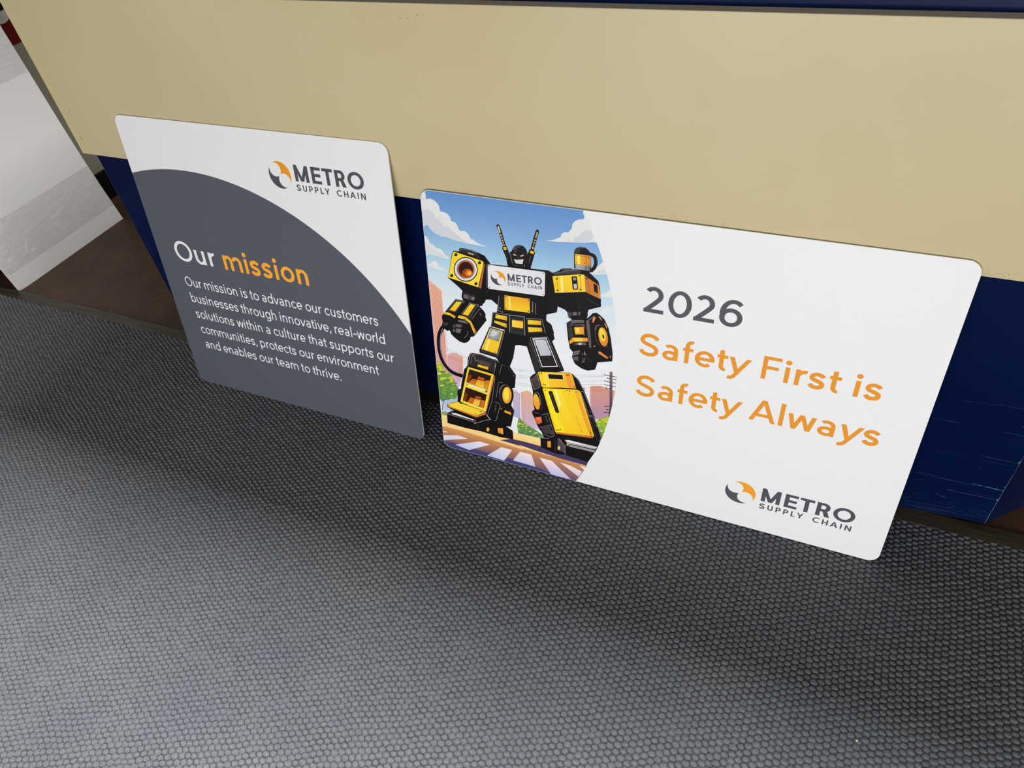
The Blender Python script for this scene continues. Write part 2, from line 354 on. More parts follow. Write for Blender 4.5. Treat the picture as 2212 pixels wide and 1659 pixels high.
# ---------------------------------------------------------------- flat print: polygons with their own ink colour
class Print:
    """collects flat shapes lying on a board (x right, y up, millimetres); every shape sits a hair above what it overlaps"""
    STEP = 0.007
    def __init__(s, base=0.02): s.v = []; s.f = []; s.c = []; s.bb = []; s.base = base
    def add(s, pts, col, col1=None, deg=None):
        xs = [p[0] for p in pts]; ys = [p[1] for p in pts]
        b = (min(xs), min(ys), max(xs), max(ys)); lay = 0
        for q in s.bb:
            if q[4] >= lay and q[0] < b[2] and b[0] < q[2] and q[1] < b[3] and b[1] < q[3]: lay = q[4] + 1
        s.bb.append((*b, lay)); z = s.base + lay * s.STEP
        if col1 is None: s._f(pts, z, L3(col)); return
        dx, dy = math.cos(math.radians(deg)), math.sin(math.radians(deg))
        pr = [p[0] * dx + p[1] * dy for p in pts]; a, e = min(pr), max(pr)
        nb = max(4, min(24, int((e - a) / 3.0)))
        for k_ in range(nb):
            lo = a + (e - a) * k_ / nb; hi = a + (e - a) * (k_ + 1) / nb
            q = s._half(pts, dx, dy, lo, 1) if k_ else pts
            q = s._half(q, dx, dy, hi, -1) if k_ < nb - 1 else q
            if len(q) < 3: continue
            tt = (k_ + .5) / nb
            s._f(q, z, L3(tuple(u + (w - u) * tt for u, w in zip(col, col1))))
    @staticmethod
    def _half(P, dx, dy, lim, sg):
        out = []
        for i in range(len(P)):
            A = P[i]; B = P[(i + 1) % len(P)]
            a = (A[0] * dx + A[1] * dy - lim) * sg; b = (B[0] * dx + B[1] * dy - lim) * sg
            if a >= 0: out.append(A)
            if (a >= 0) != (b >= 0):
                t_ = a / (a - b); out.append((A[0] + t_ * (B[0] - A[0]), A[1] + t_ * (B[1] - A[1])))
        return out
    def _f(s, pts, z, c):
        ar = sum(pts[i][0] * pts[(i + 1) % len(pts)][1] - pts[(i + 1) % len(pts)][0] * pts[i][1] for i in range(len(pts)))
        if abs(ar) < 1e-4: return
        if ar < 0: pts = pts[::-1]
        b = len(s.v); s.v += [(p[0] / 1000, p[1] / 1000, z / 1000) for p in pts]
        s.f.append(tuple(range(b, b + len(pts)))); s.c.append(c)
    def build(s, name, parent):
        o = mesh(name, s.v, s.f, ink, parent)
        a = o.data.attributes.new('ink', 'FLOAT_COLOR', 'FACE')
        a.data.foreach_set('color', np.array([(max(c[0] * .97 - .005, .001), max(c[1] * .97 - .005, .001), max(c[2] * .97 - .005, .001), 1) for c in s.c], dtype=np.float32).ravel())
        return o

# ---- drawn lettering: every glyph made of bars, diagonals, rings and brushed strokes (unit = capital height)
XH = 0.69
def glyph(ch, t):
    P = []; th = t * 0.9; o = 0.014
    def V(x, y0, y1, w=None): w = w or t; P.append([(x, y0), (x + w, y0), (x + w, y1), (x, y1)])
    def Hb(y, x0, x1, w=None): w = w or th; P.append([(x0, y), (x1, y), (x1, y + w), (x0, y + w)])
    def D(x0, y0, x1, y1, w=None):
        w = w or t; P.append([(x0, y0), (x0 + w, y0), (x1 + w, y1), (x1, y1)])
    def ring(cx, cy, rx, ry, a0=0, a1=360):
        nseg = max(6, int(abs(a1 - a0) / 9))
        for i in range(nseg):
            A = math.radians(a0 + (a1 - a0) * i / nseg); B = math.radians(a0 + (a1 - a0) * (i + 1) / nseg)
            P.append([(cx + rx * math.cos(A), cy + ry * math.sin(A)), (cx + rx * math.cos(B), cy + ry * math.sin(B)),
                      (cx + (rx - t) * math.cos(B), cy + (ry - th) * math.sin(B)), (cx + (rx - t) * math.cos(A), cy + (ry - th) * math.sin(A))])
    def brush(pts, w=None):
        w = w or t; Q = [Vector(p) for p in pts]; S = []
        for i in range(len(Q) - 1):
            a = Q[max(i - 1, 0)]; b = Q[i]; c_ = Q[i + 1]; d = Q[min(i + 2, len(Q) - 1)]
            for k_ in range(5):
                u = k_ / 5; S.append(0.5 * ((2 * b) + (-a + c_) * u + (2 * a - 5 * b + 4 * c_ - d) * u * u + (-a + 3 * b - 3 * c_ + d) * u ** 3))
        S.append(Q[-1]); Lf = []; Rt = []
        for i in range(len(S)):
            d = (S[min(i + 1, len(S) - 1)] - S[max(i - 1, 0)]).normalized(); nn = Vector((-d.y, d.x)) * w / 2
            Lf.append(S[i] + nn); Rt.append(S[i] - nn)
        for i in range(len(S) - 1): P.append([tuple(Lf[i]), tuple(Lf[i + 1]), tuple(Rt[i + 1]), tuple(Rt[i])])
    def sbrush(W, Hh, x0=0.0, k_=1.0):
        b = [(1, .815), (.86, .93), (.52, 1), (.16, .93), (.02, .745), (.16, .60), (.5, .51), (.84, .41), (.98, .245), (.84, .065), (.48, 0), (.14, .06), (-.03, .20)]
        h = t / 2
        brush([(x0 + h + (W - t) * a, h - o + (Hh - t + 2 * o) * c_) for a, c_ in b])
    a = .085; r = XH / 2; rw = .345
    if ch == 'a':
        w = .56; x = .055; V(x + w - t, 0, XH - .25); ring(x + w / 2 - .005, .205, w / 2, .205 + o, 0, 360)
        ring(x + w / 2 - .01, XH - .25, w / 2 + .01, .25 + o, 0, 134); adv = .745
    elif ch == 'b': V(a, 0, 1.04); ring(a + rw, r, rw, r + o); adv = .85
    elif ch == 'd': V(.055 + 2 * rw - t, 0, 1.04); ring(.055 + rw, r, rw, r + o); adv = .85
    elif ch == 'p': V(a, -.29, XH); ring(a + rw, r, rw, r + o); adv = .85
    elif ch == 'g':
        V(.055 + 2 * rw - t, -.03, XH); ring(.055 + rw, r, rw, r + o)
        ring(.055 + rw, -.03, rw, .265, 0, -142); adv = .85
    elif ch == 'o': ring(.055 + .355, r, .355, r + o); adv = .82
    elif ch == 'c': ring(.055 + .345, r, .345, r + o, 42, 318); adv = .695
    elif ch == 'e': ring(.055 + .345, r, .345, r + o, 0, 312); Hb(r - th / 2 - .01, .055 + t * .5, .055 + .69); adv = .795
    elif ch == 'f': V(.185 - t / 2, 0, .79); ring(.185 - t / 2 + .23, .79, .23, .245, 180, 72); Hb(XH - th, .03, .40); adv = .415
    elif ch == 't': V(.185 - t / 2, .2, .90); ring(.185 - t / 2 + .21, .2, .21, .2 + o, 180, 282); Hb(XH - th, .03, .40); adv = .43
    elif ch == 'r': V(a, 0, XH); ring(a + .34, .36, .34, XH - .36 + .004, 172, 86); adv = .475
    elif ch in 'nh': V(a, 0, 1.04 if ch == 'h' else XH); ring(a + .29, XH - .29 + o, .29, .29, 0, 165); V(a + .58 - t, 0, XH - .28); adv = .80
    elif ch == 'm':
        V(a, 0, XH)
        for k_ in (0, 1):
            x = a + k_ * (.50 - t * .0); ring(x + .27, XH - .27 + o, .27, .27, 0, 165); V(x + .54 - t, 0, XH - .26)
        adv = 1.21
    elif ch == 'u': V(a, .28, XH); ring(a + .29, .29 - o, .29, .29, 180, 360); V(a + .58 - t, 0, XH); adv = .80
    elif ch == 'i':
        V(a, 0, XH); ring_r = t * .66
        P.append([(a + t / 2 + ring_r * math.cos(q * math.pi / 8), .885 + ring_r * math.sin(q * math.pi / 8)) for q in range(16)]); adv = .345
    elif ch == 'l': V(a, 0, 1.04); adv = .345
    elif ch == 's': sbrush(.53, XH, .045); adv = .65
    elif ch == 'v': D(.30 - t * .5, 0, .015, XH, t * 1.08); D(.30 - t * .5, 0, .585, XH, t * 1.08); adv = .69
    elif ch == 'y':
        D(.31 - t * .5, .02, .015, XH, t * 1.08); sl = .37 / XH; xl = .245 - t * .1; D(xl - sl * .10, -.10, xl + sl * XH, XH, t * 1.08)
        m_ = xl + t * .54; brush([(m_ - sl * .08, -.08), (m_ - sl * .17, -.165), (m_ - .19, -.232), (m_ - .29, -.22)], t * .94); adv = .72
    elif ch == 'w':
        q = t * 1.02
        D(.255 - t * .5, 0, .02, XH, q); D(.255 - t * .5, 0, .495 - t * .5, XH, q); D(.735 - t * .5, 0, .495 - t * .5, XH, q); D(.735 - t * .5, 0, .97 - t, XH, q); adv = 1.0
    elif ch == ',': D(.02, -.15, .09, .14, t); adv = .30
    elif ch == '.': P.append([(.15 + .078 * math.cos(q * math.pi / 8), .072 + .078 * math.sin(q * math.pi / 8)) for q in range(16)]); adv = .30
    elif ch == '-': Hb(.30, .04, .42, t); adv = .46
    elif ch == 'O': ring(.06 + .5, .5, .5, .5 + o); adv = 1.12
    elif ch == 'S': sbrush(.72, 1.0, .06); adv = .86
    elif ch == 'F': V(.1, 0, 1); Hb(1 - th, .1, .70); Hb(.45, .1, .64); adv = .76
    elif ch == 'E': V(.1, 0, 1); Hb(1 - th, .1, .72); Hb(.5 - th / 2 + .01, .1, .68); Hb(0, .1, .72); adv = .79
    elif ch == 'A': w = t * 1.06; D(.01, 0, .47 - w * .5 - .0, 1, w); D(.93 - w + .01, 0, .47 - w * .5, 1, w); Hb(.22, .16, .8); adv = .95
    elif ch == 'M': V(.1, 0, 1); V(1.02 - t, 0, 1); w = t * .98; D(.56 - w / 2, 0.02, .1, 1, w); D(.56 - w / 2, 0.02, 1.02 - w, 1, w); adv = 1.12
    elif ch == 'N': V(.1, 0, 1); V(.86 - t, 0, 1); D(.86 - t * 1.1, 0, .1, 1, t * 1.1); adv = .96
    elif ch == 'T': V(.36 - t / 2, 0, 1); Hb(1 - th, .02, .70); adv = .72
    elif ch == 'L': V(.1, 0, 1); Hb(0, .1, .62); adv = .67
    elif ch == 'H': V(.1, 0, 1); V(.82 - t, 0, 1); Hb(.5 - th / 2, .1, .82); adv = .92
    elif ch == 'I': V(.1, 0, 1); adv = .2 + t
    elif ch == 'U': V(.1, .34, 1); V(.78 - t, .34, 1); ring(.44, .345, .34, .345 + o, 180, 360); adv = .88
    elif ch == 'C': ring(.06 + .49, .5, .49, .5 + o, 45, 315); adv = .96
    elif ch == 'Y': V(.39 - t / 2, 0, .42); D(.39 - t * .52, .36, .0, 1, t * 1.08); D(.39 - t * .56, .36, .78 - t * 1.08, 1, t * 1.08); adv = .78
    elif ch in 'PR':
        V(.1, 0, 1); Hb(1 - th, .1, .45); yb = .36; Hb(yb, .1, .45); ring(.44, (1 + yb) / 2, .29, (1 - yb) / 2, -90, 90); adv = .80
        if ch == 'R': D(.76 - t * 1.12, 0, .40, .40, t * 1.15); adv = .83
    elif ch == '0': ring(.05 + .38, .5, .38, .5 + o); adv = .86
    elif ch == '2': ring(.345, .69, .315, .31 + o, -28, 146); ex_ = .345 + (.315 - t / 2) * math.cos(math.radians(-24)); ey_ = .69 + (.31 - th / 2) * math.sin(math.radians(-24)); brush([(ex_ + .02, ey_ + .06), (ex_ - .005, ey_ - .01), (ex_ - .12, ey_ - .16), (.10, .06)], t * .97); Hb(0, .035, .70); P.append([(.035, 0), (.035 + t, 0), (.035 + t, th), (.035, th * .9)]); adv = .78
    elif ch == '6': ring(.05 + .36, .335, .36, .335 + o); ring(.46, .5, .41, .5 + o, 48, 205); adv = .80
    else: adv = .31
    return P, adv
def text(pr, s, x0, x1, y, cap, t, col, track=0.0, ang=0.0, org=None):
    """one line of lettering whose ink runs from x0 to x1 on baseline y"""
    pen = 0; allp = []
    for ch in s:
        P, adv = glyph(ch, t); allp += [[(px + pen, py) for px, py in q] for q in P]; pen += adv + track
    lo = min(p[0] for q in allp for p in q); hi = max(p[0] for q in allp for p in q)
    kx = (x1 - x0) / (hi - lo)
    ca, sa = math.cos(ang), math.sin(ang); ox, oy = org or (0, 0)
    zb_ = 0
    for q in allp:
        pts = [((px - lo) * kx + x0, py * cap + y) for px, py in q]
        pts = [(ox + (u - ox) * ca - (w - oy) * sa, oy + (u - ox) * sa + (w - oy) * ca) for u, w in pts]
        pr.add(pts, col)
DK = (82, 82, 90)
def emblem(pr, cx, cy, R_, Rv, ax, c_or, c_dk):
    """two facing crescents left between a disc and two smaller discs"""
    d = R_ * .5129; rho = R_ * .5153; gap = math.radians(13.5); A = math.radians(ax)
    def T(x, y): return (cx + x, cy + y * Rv / R_)
    c1 = (d * math.cos(A), d * math.sin(A)); c2 = (-c1[0], -c1[1])
    cusp = R_ * .05
    for sg, col in ((-1, c_or), (1, c_dk)):
        pts = []
        # outer arc from circle 1 tip to circle 2 tip
        for i in range(25):
            a = A + sg * (gap + (math.pi - 2 * gap) * i / 24); pts.append((R_ * math.cos(a), R_ * math.sin(a)))
        cu = (cusp * math.cos(A + sg * math.pi / 2), cusp * math.sin(A + sg * math.pi / 2))
        for cc_, a_pt, b_pt in ((c2, pts[-1], cu), (c1, cu, pts[0])):
            a0 = math.atan2(a_pt[1] - cc_[1], a_pt[0] - cc_[0]); a1 = math.atan2(b_pt[1] - cc_[1], b_pt[0] - cc_[0])
            da = (a1 - a0 + math.pi) % (2 * math.pi) - math.pi
            mid = (cc_[0] + rho * math.cos(a0 + da / 2), cc_[1] + rho * math.sin(a0 + da / 2))
            for i in range(1, 12):
                a = a0 + da * i / 12; pts.append((cc_[0] + rho * math.cos(a), cc_[1] + rho * math.sin(a)))
        pr.add([T(*p) for p in pts], col)

def sign_panel(name, W, H, rad, th, parent):
    out = []
    for (cx, cy, a0) in ((W - rad, H - rad, 0), (rad, H - rad, 90), (rad, rad, 180), (W - rad, rad, 270)):
        for i in range(9):
            a = math.radians(a0 + 90 * i / 8); out.append(((cx + rad * math.cos(a)) / 1000, (cy + rad * math.sin(a)) / 1000))
    n = len(out)
    vs = [(x, y, 0) for x, y in out] + [(x, y, -th / 1000) for x, y in out]
    fs = [tuple(range(n)), tuple(range(n, 2 * n))[::-1]] + [(i, n + i, n + (i + 1) % n, (i + 1) % n) for i in range(n)]
    o = mesh(name, vs, fs, [panel_m, panel_side], parent, fmats=[0, 0] + [1] * n)
    return bevel(o, 0.00012, 1, 60)
def frame(org, ex, up):
    ex = Vector(ex).normalized(); up = Vector(up).normalized(); nn = ex.cross(up)
    m_ = Matrix(((ex.x, up.x, nn.x, org[0] / 1000), (ex.y, up.y, nn.y, org[1] / 1000), (ex.z, up.z, nn.z, org[2] / 1000), (0, 0, 0, 1)))
    return m_

ORG = (243, 160, 48)
# ---------------------------------------------------------------- left sign
W1, H1 = 684.92, 682.20
s1 = props(empty('sign_board', mat=frame((-1442.816640, 892.987833, 0.000000), (0.999998, 0.002067, 0.000000), (-0.000372, 0.179909, 0.983683))), 'square white and dark grey sign reading Our mission, leaning on the counter', 'sign')
sign_panel('panel', W1, H1, 19, 3.0, s1)
pr = Print()
cx, cy, r0 = (161.7, -34.0, 612.0)
pts = []
i_ = 0.15; rd = 19
ang0 = math.acos((i_ - cx) / r0) if abs((i_ - cx) / r0) < 1 else math.pi
ang1 = math.acos((W1 - i_ - cx) / r0)
for k_ in range(81):
    a = ang0 + (ang1 - ang0) * k_ / 80; pts.append((cx + r0 * math.cos(a), cy + r0 * math.sin(a)))
for (qx, qy, a0) in ((W1 - rd, rd, 0), (rd, rd, -90)):
    for k_ in range(9):
        a = math.radians(a0 - 90 * k_ / 8); pts.append((qx + (rd - i_) * math.cos(a), qy + (rd - i_) * math.sin(a)))
pr.add(pts, (90, 92, 102)); pr.build('grey_field', s1)
pr = Print(0.06)
text(pr, 'Our', 57.8, 179.0, 355.6, 50.0, 0.15, (238, 238, 238)); pr.build('white_heading', s1)
pr = Print(0.06)
text(pr, 'mission', 203.0, 439.2, 354.4, 52.0, 0.165, (252, 172, 56)); pr.build('orange_heading', s1)
pr = Print(0.06)
for s_, xa, xb, y in (('Our mission is to advance our customers', 59.6, 605.2, 288.8), ('businesses through innovative, real-world', 61.5, 615.8, 245.2), ('solutions within a culture that supports our', 61.4, 632.3, 201.8), ('communities, protects our environment', 61.8, 586.0, 158.2), ('and enables our team to thrive.', 61.2, 475.8, 114.4)):
    text(pr, s_, xa, xb, y, 25.2, 0.122, (236, 236, 238))
pr.build('body_lettering', s1)
pr = Print(0.02)
emblem(pr, 423.0, 596.5, 27.4, 27.7, 134, (232, 152, 46), DK)
text(pr, 'METRO', 460.2, 622.9, 588.2, 33.0, 0.205, DK)
text(pr, 'SUPPLY  CHAIN', 459.2, 622.3, 569.0, 12.6, 0.19, DK, 0.16)
pr.build('logo', s1)

# ---------------------------------------------------------------- right sign
W2, H2 = 912.73, 600.50
s2 = props(empty('sign_board', mat=frame((-706.010120, 894.411505, 0.000000), (0.999998, 0.001891, 0.000000), (-0.000376, 0.198973, 0.980005))), 'long white sign with yellow robot picture reading 2026 Safety First is Safety Always', 'sign')
sign_panel('panel', W2, H2, 20, 3.0, s2)
pr = Print()
ART = [(0,-1,0,[3199,5980,125,5980,130,5983,168,5994,207,5998,3190,5998]),
(1,-1,0,[125,5980,3199,5980,3220,5940,66,5940,96,5964]),
(2,-1,0,[66,5940,3220,5940,3242,5900,36,5900,41,5909,66,5939]),
(3,-1,0,[36,5900,3242,5900,3263,5860,18,5860,22,5875]),
(4,-1,0,[18,5860,3263,5860,3282,5820,9,5820,11,5837]),
(5,-1,0,[9,5820,3282,5820,3302,5780,7,5780,7,5798]),
(6,-1,0,[7,5780,3302,5780,3322,5740,7,5740]),
(7,-1,0,[7,5740,3322,5740,3332,5720,3341,5700,7,5700]),
(8,-1,0,[7,5700,3341,5700,3360,5660,7,5660]),
(9,-1,0,[7,5660,3360,5660,3379,5620,7,5620]),
(10,-1,0,[7,5620,3379,5620,3397,5580,7,5580]),
(11,-1,0,[7,5580,3397,5580,3398,5579,3415,5540,7,5540]),
(12,-1,0,[7,5540,3415,5540,3432,5500,7,5500]),
(13,-1,0,[7,5500,3432,5500,3449,5460,7,5460]),
(14,-1,0,[7,5460,3449,5460,3460,5436,3466,5420,7,5420]),
(15,-1,0,[7,5420,3466,5420,3483,5380,7,5380]),
(16,-1,0,[7,5380,3483,5380,3499,5340,7,5340]),
(17,-1,0,[7,5340,3499,5340,3515,5300,7,5300]),
(18,-1,0,[7,5300,3515,5300,3519,5291,3531,5260,7,5260]),
(19,-1,0,[7,5260,3531,5260,3546,5220,7,5220]),
(20,-1,0,[7,5220,3546,5220,3561,5180,7,5180]),
(21,-1,0,[7,5180,3561,5180,3574,5145,3576,5140,7,5140]),
(22,-1,0,[7,5140,3576,5140,3590,5100,7,5100]),
(23,-1,0,[7,5100,3590,5100,3604,5060,7,5060]),
(24,-1,0,[7,5060,3604,5060,3618,5020,7,5020]),
(25,-1,0,[7,5020,3618,5020,3626,4998,3631,4980,7,4980]),
(26,-1,0,[7,4980,3631,4980,3644,4940,7,4940]),
(27,-1,0,[7,4940,3644,4940,3657,4900,7,4900]),
(28,-1,0,[7,4900,3657,4900,3670,4860,7,4860]),
(29,-1,0,[7,4860,3670,4860,3674,4849,3682,4820,7,4820]),
(30,-1,0,[7,4820,3682,4820,3694,4780,7,4780]),
(31,-1,0,[7,4780,3694,4780,3706,4740,7,4740]),
(32,-1,0,[7,4740,3706,4740,3718,4700,7,4700]),
(33,-1,0,[7,4700,3718,4700,3728,4660,7,4660]),
(34,-1,0,[7,4660,3728,4660,3739,4620,7,4620]),
(35,-1,0,[7,4620,3739,4620,3750,4580,7,4580]),
(36,-1,0,[7,4580,3750,4580,3758,4549,3760,4540,7,4540]),
(37,-1,0,[7,4540,3760,4540,3770,4500,7,4500]),
(38,-1,0,[7,4500,3770,4500,3780,4460,7,4460]),
(39,-1,0,[7,4460,3780,4460,3790,4420,7,4420]),
(40,-1,0,[7,4420,3790,4420,3795,4397,3799,4380,7,4380]),
(41,-1,0,[7,4380,3799,4380,3807,4340,7,4340]),
(42,-1,0,[7,4340,3807,4340,3816,4300,7,4300]),
(43,-1,0,[7,4300,3816,4300,3825,4260,7,4260]),
(44,-1,0,[7,4260,3825,4260,3828,4245,3833,4220,7,4220]),
(45,-1,0,[7,4220,3833,4220,3840,4180,7,4180]),
(46,-1,0,[7,4180,3840,4180,3848,4140,7,4140]),
(47,-1,0,[7,4140,3848,4140,3856,4100,7,4100]),
(48,-1,0,[7,4100,3856,4100,3857,4092,3863,4060,7,4060]),
(49,-1,0,[7,4060,3863,4060,3869,4020,7,4020]),
(50,-1,0,[7,4020,3869,4020,3876,3980,7,3980]),
(51,-1,0,[7,3980,3876,3980,3882,3940,7,3940]),
(52,-1,0,[7,3940,3882,3940,3883,3938,3888,3900,7,3900]),
(53,-1,0,[7,3900,3888,3900,3894,3860,7,3860]),
(54,-1,0,[7,3860,3894,3860,3899,3820,7,3820]),
(55,-1,0,[7,3820,3899,3820,3904,3783,3905,3780,7,3780]),
(56,-1,0,[7,3780,3905,3780,3909,3740,7,3740]),
(57,-1,0,[7,3740,3909,3740,3914,3700,7,3700]),
(58,-1,0,[7,3700,3914,3700,3919,3660,7,3660]),
(59,-1,0,[7,3660,3919,3660,3922,3628,3923,3620,7,3620]),
(60,-1,0,[7,3620,3923,3620,3926,3580,7,3580]),
(61,-1,0,[7,3580,3926,3580,3930,3540,7,3540]),
(62,-1,0,[7,3540,3930,3540,3934,3500,7,3500]),
(63,-1,0,[7,3500,3934,3500,3936,3473,3937,3460,7,3460]),
(63,-1,0,[7,3460,3937,3460,3940,3420,7,3420]),
(64,-1,0,[7,3420,3940,3420,3942,3380,7,3380]),
(64,-1,0,[7,3380,3942,3380,3945,3340,7,3340]),
(65,-1,0,[7,3340,3945,3340,3946,3317,3947,3300,7,3300]),
(66,-1,0,[7,3300,3947,3300,3949,3260,7,3260]),
(67,-1,0,[7,3260,3949,3260,3950,3220,7,3220]),
(67,-1,0,[7,3220,3950,3220,3952,3180,7,3180]),
(68,-1,0,[7,3180,3952,3180,3953,3161,3953,3140,7,3140]),
(69,-1,0,[7,3140,3953,3140,3953,3100,7,3100]),
(69,-1,0,[7,3100,3953,3100,3954,3060,7,3060]),
(70,-1,0,[7,3060,3954,3060,3955,3020,7,3020]),
(70,-1,0,[7,3020,3955,3020,3955,3005,3955,2980,7,2980]),
(71,-1,0,[7,2980,3955,2980,3954,2849,3948,2693,3939,2537,3926,2382,3909,2226,3889,2072,3864,1918,3836,1764,3804,1611,3768,1460,3728,1309,3685,1159,3638,1010,3588,862,3533,716,3475,571,3414,428,3349,286,3281,146,3209,7,207,7,168,11,130,22,96,41,66,66,41,96,22,130,11,168,7,207]),
(72,-1,0,[104,5969,105,5967,116,5941,123,5909,117,5872,112,5841,117,5831,131,5831,159,5840,194,5847,234,5843,274,5830,311,5810,344,5784,368,5756,386,5722,392,5674,402,5632,434,5624,472,5625,505,5619,537,5606,568,5583,594,5552,606,5508,621,5469,652,5462,687,5459,715,5439,737,5410,751,5367,765,5327,785,5306,810,5298,843,5307,878,5315,912,5304,943,5283,967,5252,985,5220,990,5195,996,5177,1022,5172,1055,5167,1086,5148,1120,5126,1161,5109,1211,5095,1290,5079,1342,5068,1296,5067,1210,5069,1120,5071,1023,5073,928,5078,835,5084,751,5090,673,5098,601,5111,538,5124,486,5135,444,5142,413,5134,387,5128,356,5139,320,5156,274,5170,226,5188,184,5220,149,5254,132,5280,119,5301,101,5313,72,5320,7,5282,7,5798,11,5837,22,5875,41,5909,66,5939,96,5964]),
(73,-1,0,[7,5602,11,5601,57,5617,104,5631,147,5632,186,5623,221,5607,250,5582,266,5541,283,5499,319,5473,361,5447,403,5400,448,5358,505,5351,557,5348,587,5322,613,5293,648,5273,685,5253,721,5221,761,5188,811,5154,865,5126,933,5116,972,5110,920,5095,835,5084,754,5088,673,5098,601,5111,538,5124,486,5135,444,5142,413,5134,387,5128,356,5139,320,5156,274,5170,226,5188,184,5220,149,5254,132,5280,119,5301,101,5313,72,5320,7,5309]),
(74,-1,0,[269,5497,303,5507,353,5508,390,5503,412,5491,400,5472,375,5455,356,5447,333,5449,294,5472]),
(75,-1,0,[20,5868,33,5868,61,5856,77,5837,65,5814,39,5796,7,5789,7,5798,11,5837]),
(72,-1,0,[7,5092,25,5093,48,5085,75,5053,97,5014,99,4983,105,4957,143,4947,188,4937,221,4903,252,4874,288,4879,324,4885,359,4865,389,4836,405,4807,426,4776,489,4734,531,4700,486,4694,405,4700,315,4705,223,4711,150,4718,82,4722,7,4700]),
(76,-1,0,[7,4951,30,4956,75,4933,107,4916,141,4890,184,4850,233,4812,286,4800,343,4789,425,4751,463,4715,359,4708,223,4711,145,4716,82,4722,15,4711,7,4713]),
(72,-1,0,[9,4496,36,4510,77,4527,101,4555,125,4582,159,4598,192,4603,217,4593,239,4573,252,4543,268,4511,300,4488,343,4469,418,4449,468,4435,423,4432,340,4434,244,4438,155,4445,109,4454,78,4466,34,4480]),
(72,-1,0,[2489,5361,2635,5386,2719,5434,2785,5462,2796,5516,2849,5565,2932,5577,2989,5655,2999,5731,3044,5795,3124,5836,3193,5843,3215,5891,3178,5971,3197,5984,3263,5860,3332,5720,3398,5579,3449,5460,3380,5460,3195,5421,2959,5396,2720,5372]),
(73,-1,0,[3143,5577,3180,5610,3223,5641,3271,5667,3314,5677,3343,5649,3363,5609,3379,5574,3383,5542,3365,5514,3333,5488,3292,5462,3241,5439,3177,5424,3113,5415,3055,5403,3018,5407,3025,5454,3051,5506,3081,5519,3110,5526,3125,5549]),
(77,-1,0,[2887,5399,2898,5429,2934,5459,2957,5453,2982,5437,3025,5429,3042,5422,2965,5406]),
(72,-1,0,[3344,4865,3389,4946,3434,5002,3492,5024,3547,5093,3578,5133,3626,4998,3657,4901,3545,4877,3404,4860]),
(78,-1,0,[3484,4937,3531,4970,3587,4991,3622,4978,3637,4963,3656,4903,3588,4885,3498,4875,3473,4901]),
(72,-1,0,[3574,4505,3633,4522,3690,4576,3737,4627,3758,4549,3775,4479,3707,4468,3588,4454]),
(55,-1,0,[3829,4242,3810,4203,3759,4167,3677,4129,3604,4111,3579,4139,3588,4186,3646,4241,3716,4289,3766,4292,3799,4304,3802,4367,3828,4245]),
(79,80,-90,[7,4173,40,4153,286,3987,275,3701,266,3261,269,2731,263,2338,254,1851,7,1790]),
(81,82,-90,[204,4042,286,3987,275,3701,266,3261,269,2731,235,2724,227,3401,229,3835]),
(83,-1,0,[46,4084,106,4053,99,4049,54,4072]),
(83,-1,0,[106,4053,106,3987,99,3997,99,4049]),
(83,-1,0,[106,3987,49,4012,56,4016,99,3997]),
(83,-1,0,[49,4012,46,4084,54,4072,56,4016]),
(83,-1,0,[129,4031,189,4000,182,3996,136,4020]),
(83,-1,0,[189,4000,189,3934,182,3944,182,3996]),
(83,-1,0,[189,3934,132,3959,139,3963,182,3944]),
(83,-1,0,[132,3959,129,4031,136,4020,139,3963]),
(83,-1,0,[211,3978,271,3948,264,3943,219,3967]),
(83,-1,0,[271,3948,272,3881,265,3892,264,3943]),
(83,-1,0,[272,3881,214,3906,221,3910,265,3892]),
(83,-1,0,[214,3906,211,3978,219,3967,221,3910]),
(83,-1,0,[49,3983,109,3952,102,3948,56,3972]),
(83,-1,0,[109,3952,109,3885,102,3896,102,3948]),
(83,-1,0,[109,3885,52,3910,58,3915,102,3896]),
(83,-1,0,[52,3910,49,3983,56,3972,58,3915]),
(83,-1,0,[132,3930,192,3899,185,3895,139,3919]),
(83,-1,0,[192,3899,192,3832,185,3843,185,3895]),
(83,-1,0,[192,3832,135,3857,141,3862,185,3843]),
(83,-1,0,[135,3857,132,3930,139,3919,141,3862]),
(83,-1,0,[214,3877,275,3846,268,3842,222,3865]),
(83,-1,0,[275,3846,275,3779,268,3790,268,3842]),
(83,-1,0,[275,3779,218,3804,224,3809,268,3790]),
(83,-1,0,[218,3804,214,3877,222,3865,224,3809]),
(83,-1,0,[51,3882,112,3851,105,3846,59,3870]),
(83,-1,0,[112,3851,112,3783,105,3794,105,3846]),
(83,-1,0,[112,3783,54,3808,61,3813,105,3794]),
(83,-1,0,[54,3808,51,3882,59,3870,61,3813]),
(83,-1,0,[134,3828,195,3797,188,3793,142,3817]),
(83,-1,0,[195,3797,195,3730,188,3741,188,3793]),
(83,-1,0,[195,3730,138,3755,144,3760,188,3741]),
(83,-1,0,[138,3755,134,3828,142,3817,144,3760]),
(83,-1,0,[218,3775,278,3744,271,3740,225,3763]),
(83,-1,0,[278,3744,279,3676,272,3687,271,3740]),
(83,-1,0,[279,3676,221,3702,228,3706,272,3687]),
(83,-1,0,[221,3702,218,3775,225,3763,228,3706]),
(83,-1,0,[54,3779,115,3748,108,3744,61,3768]),
(83,-1,0,[115,3748,115,3680,108,3691,108,3744]),
(83,-1,0,[115,3680,57,3705,64,3710,108,3691]),
(83,-1,0,[57,3705,54,3779,61,3768,64,3710]),
(83,-1,0,[137,3726,198,3695,191,3690,145,3714]),
(83,-1,0,[198,3695,198,3627,191,3637,191,3690]),
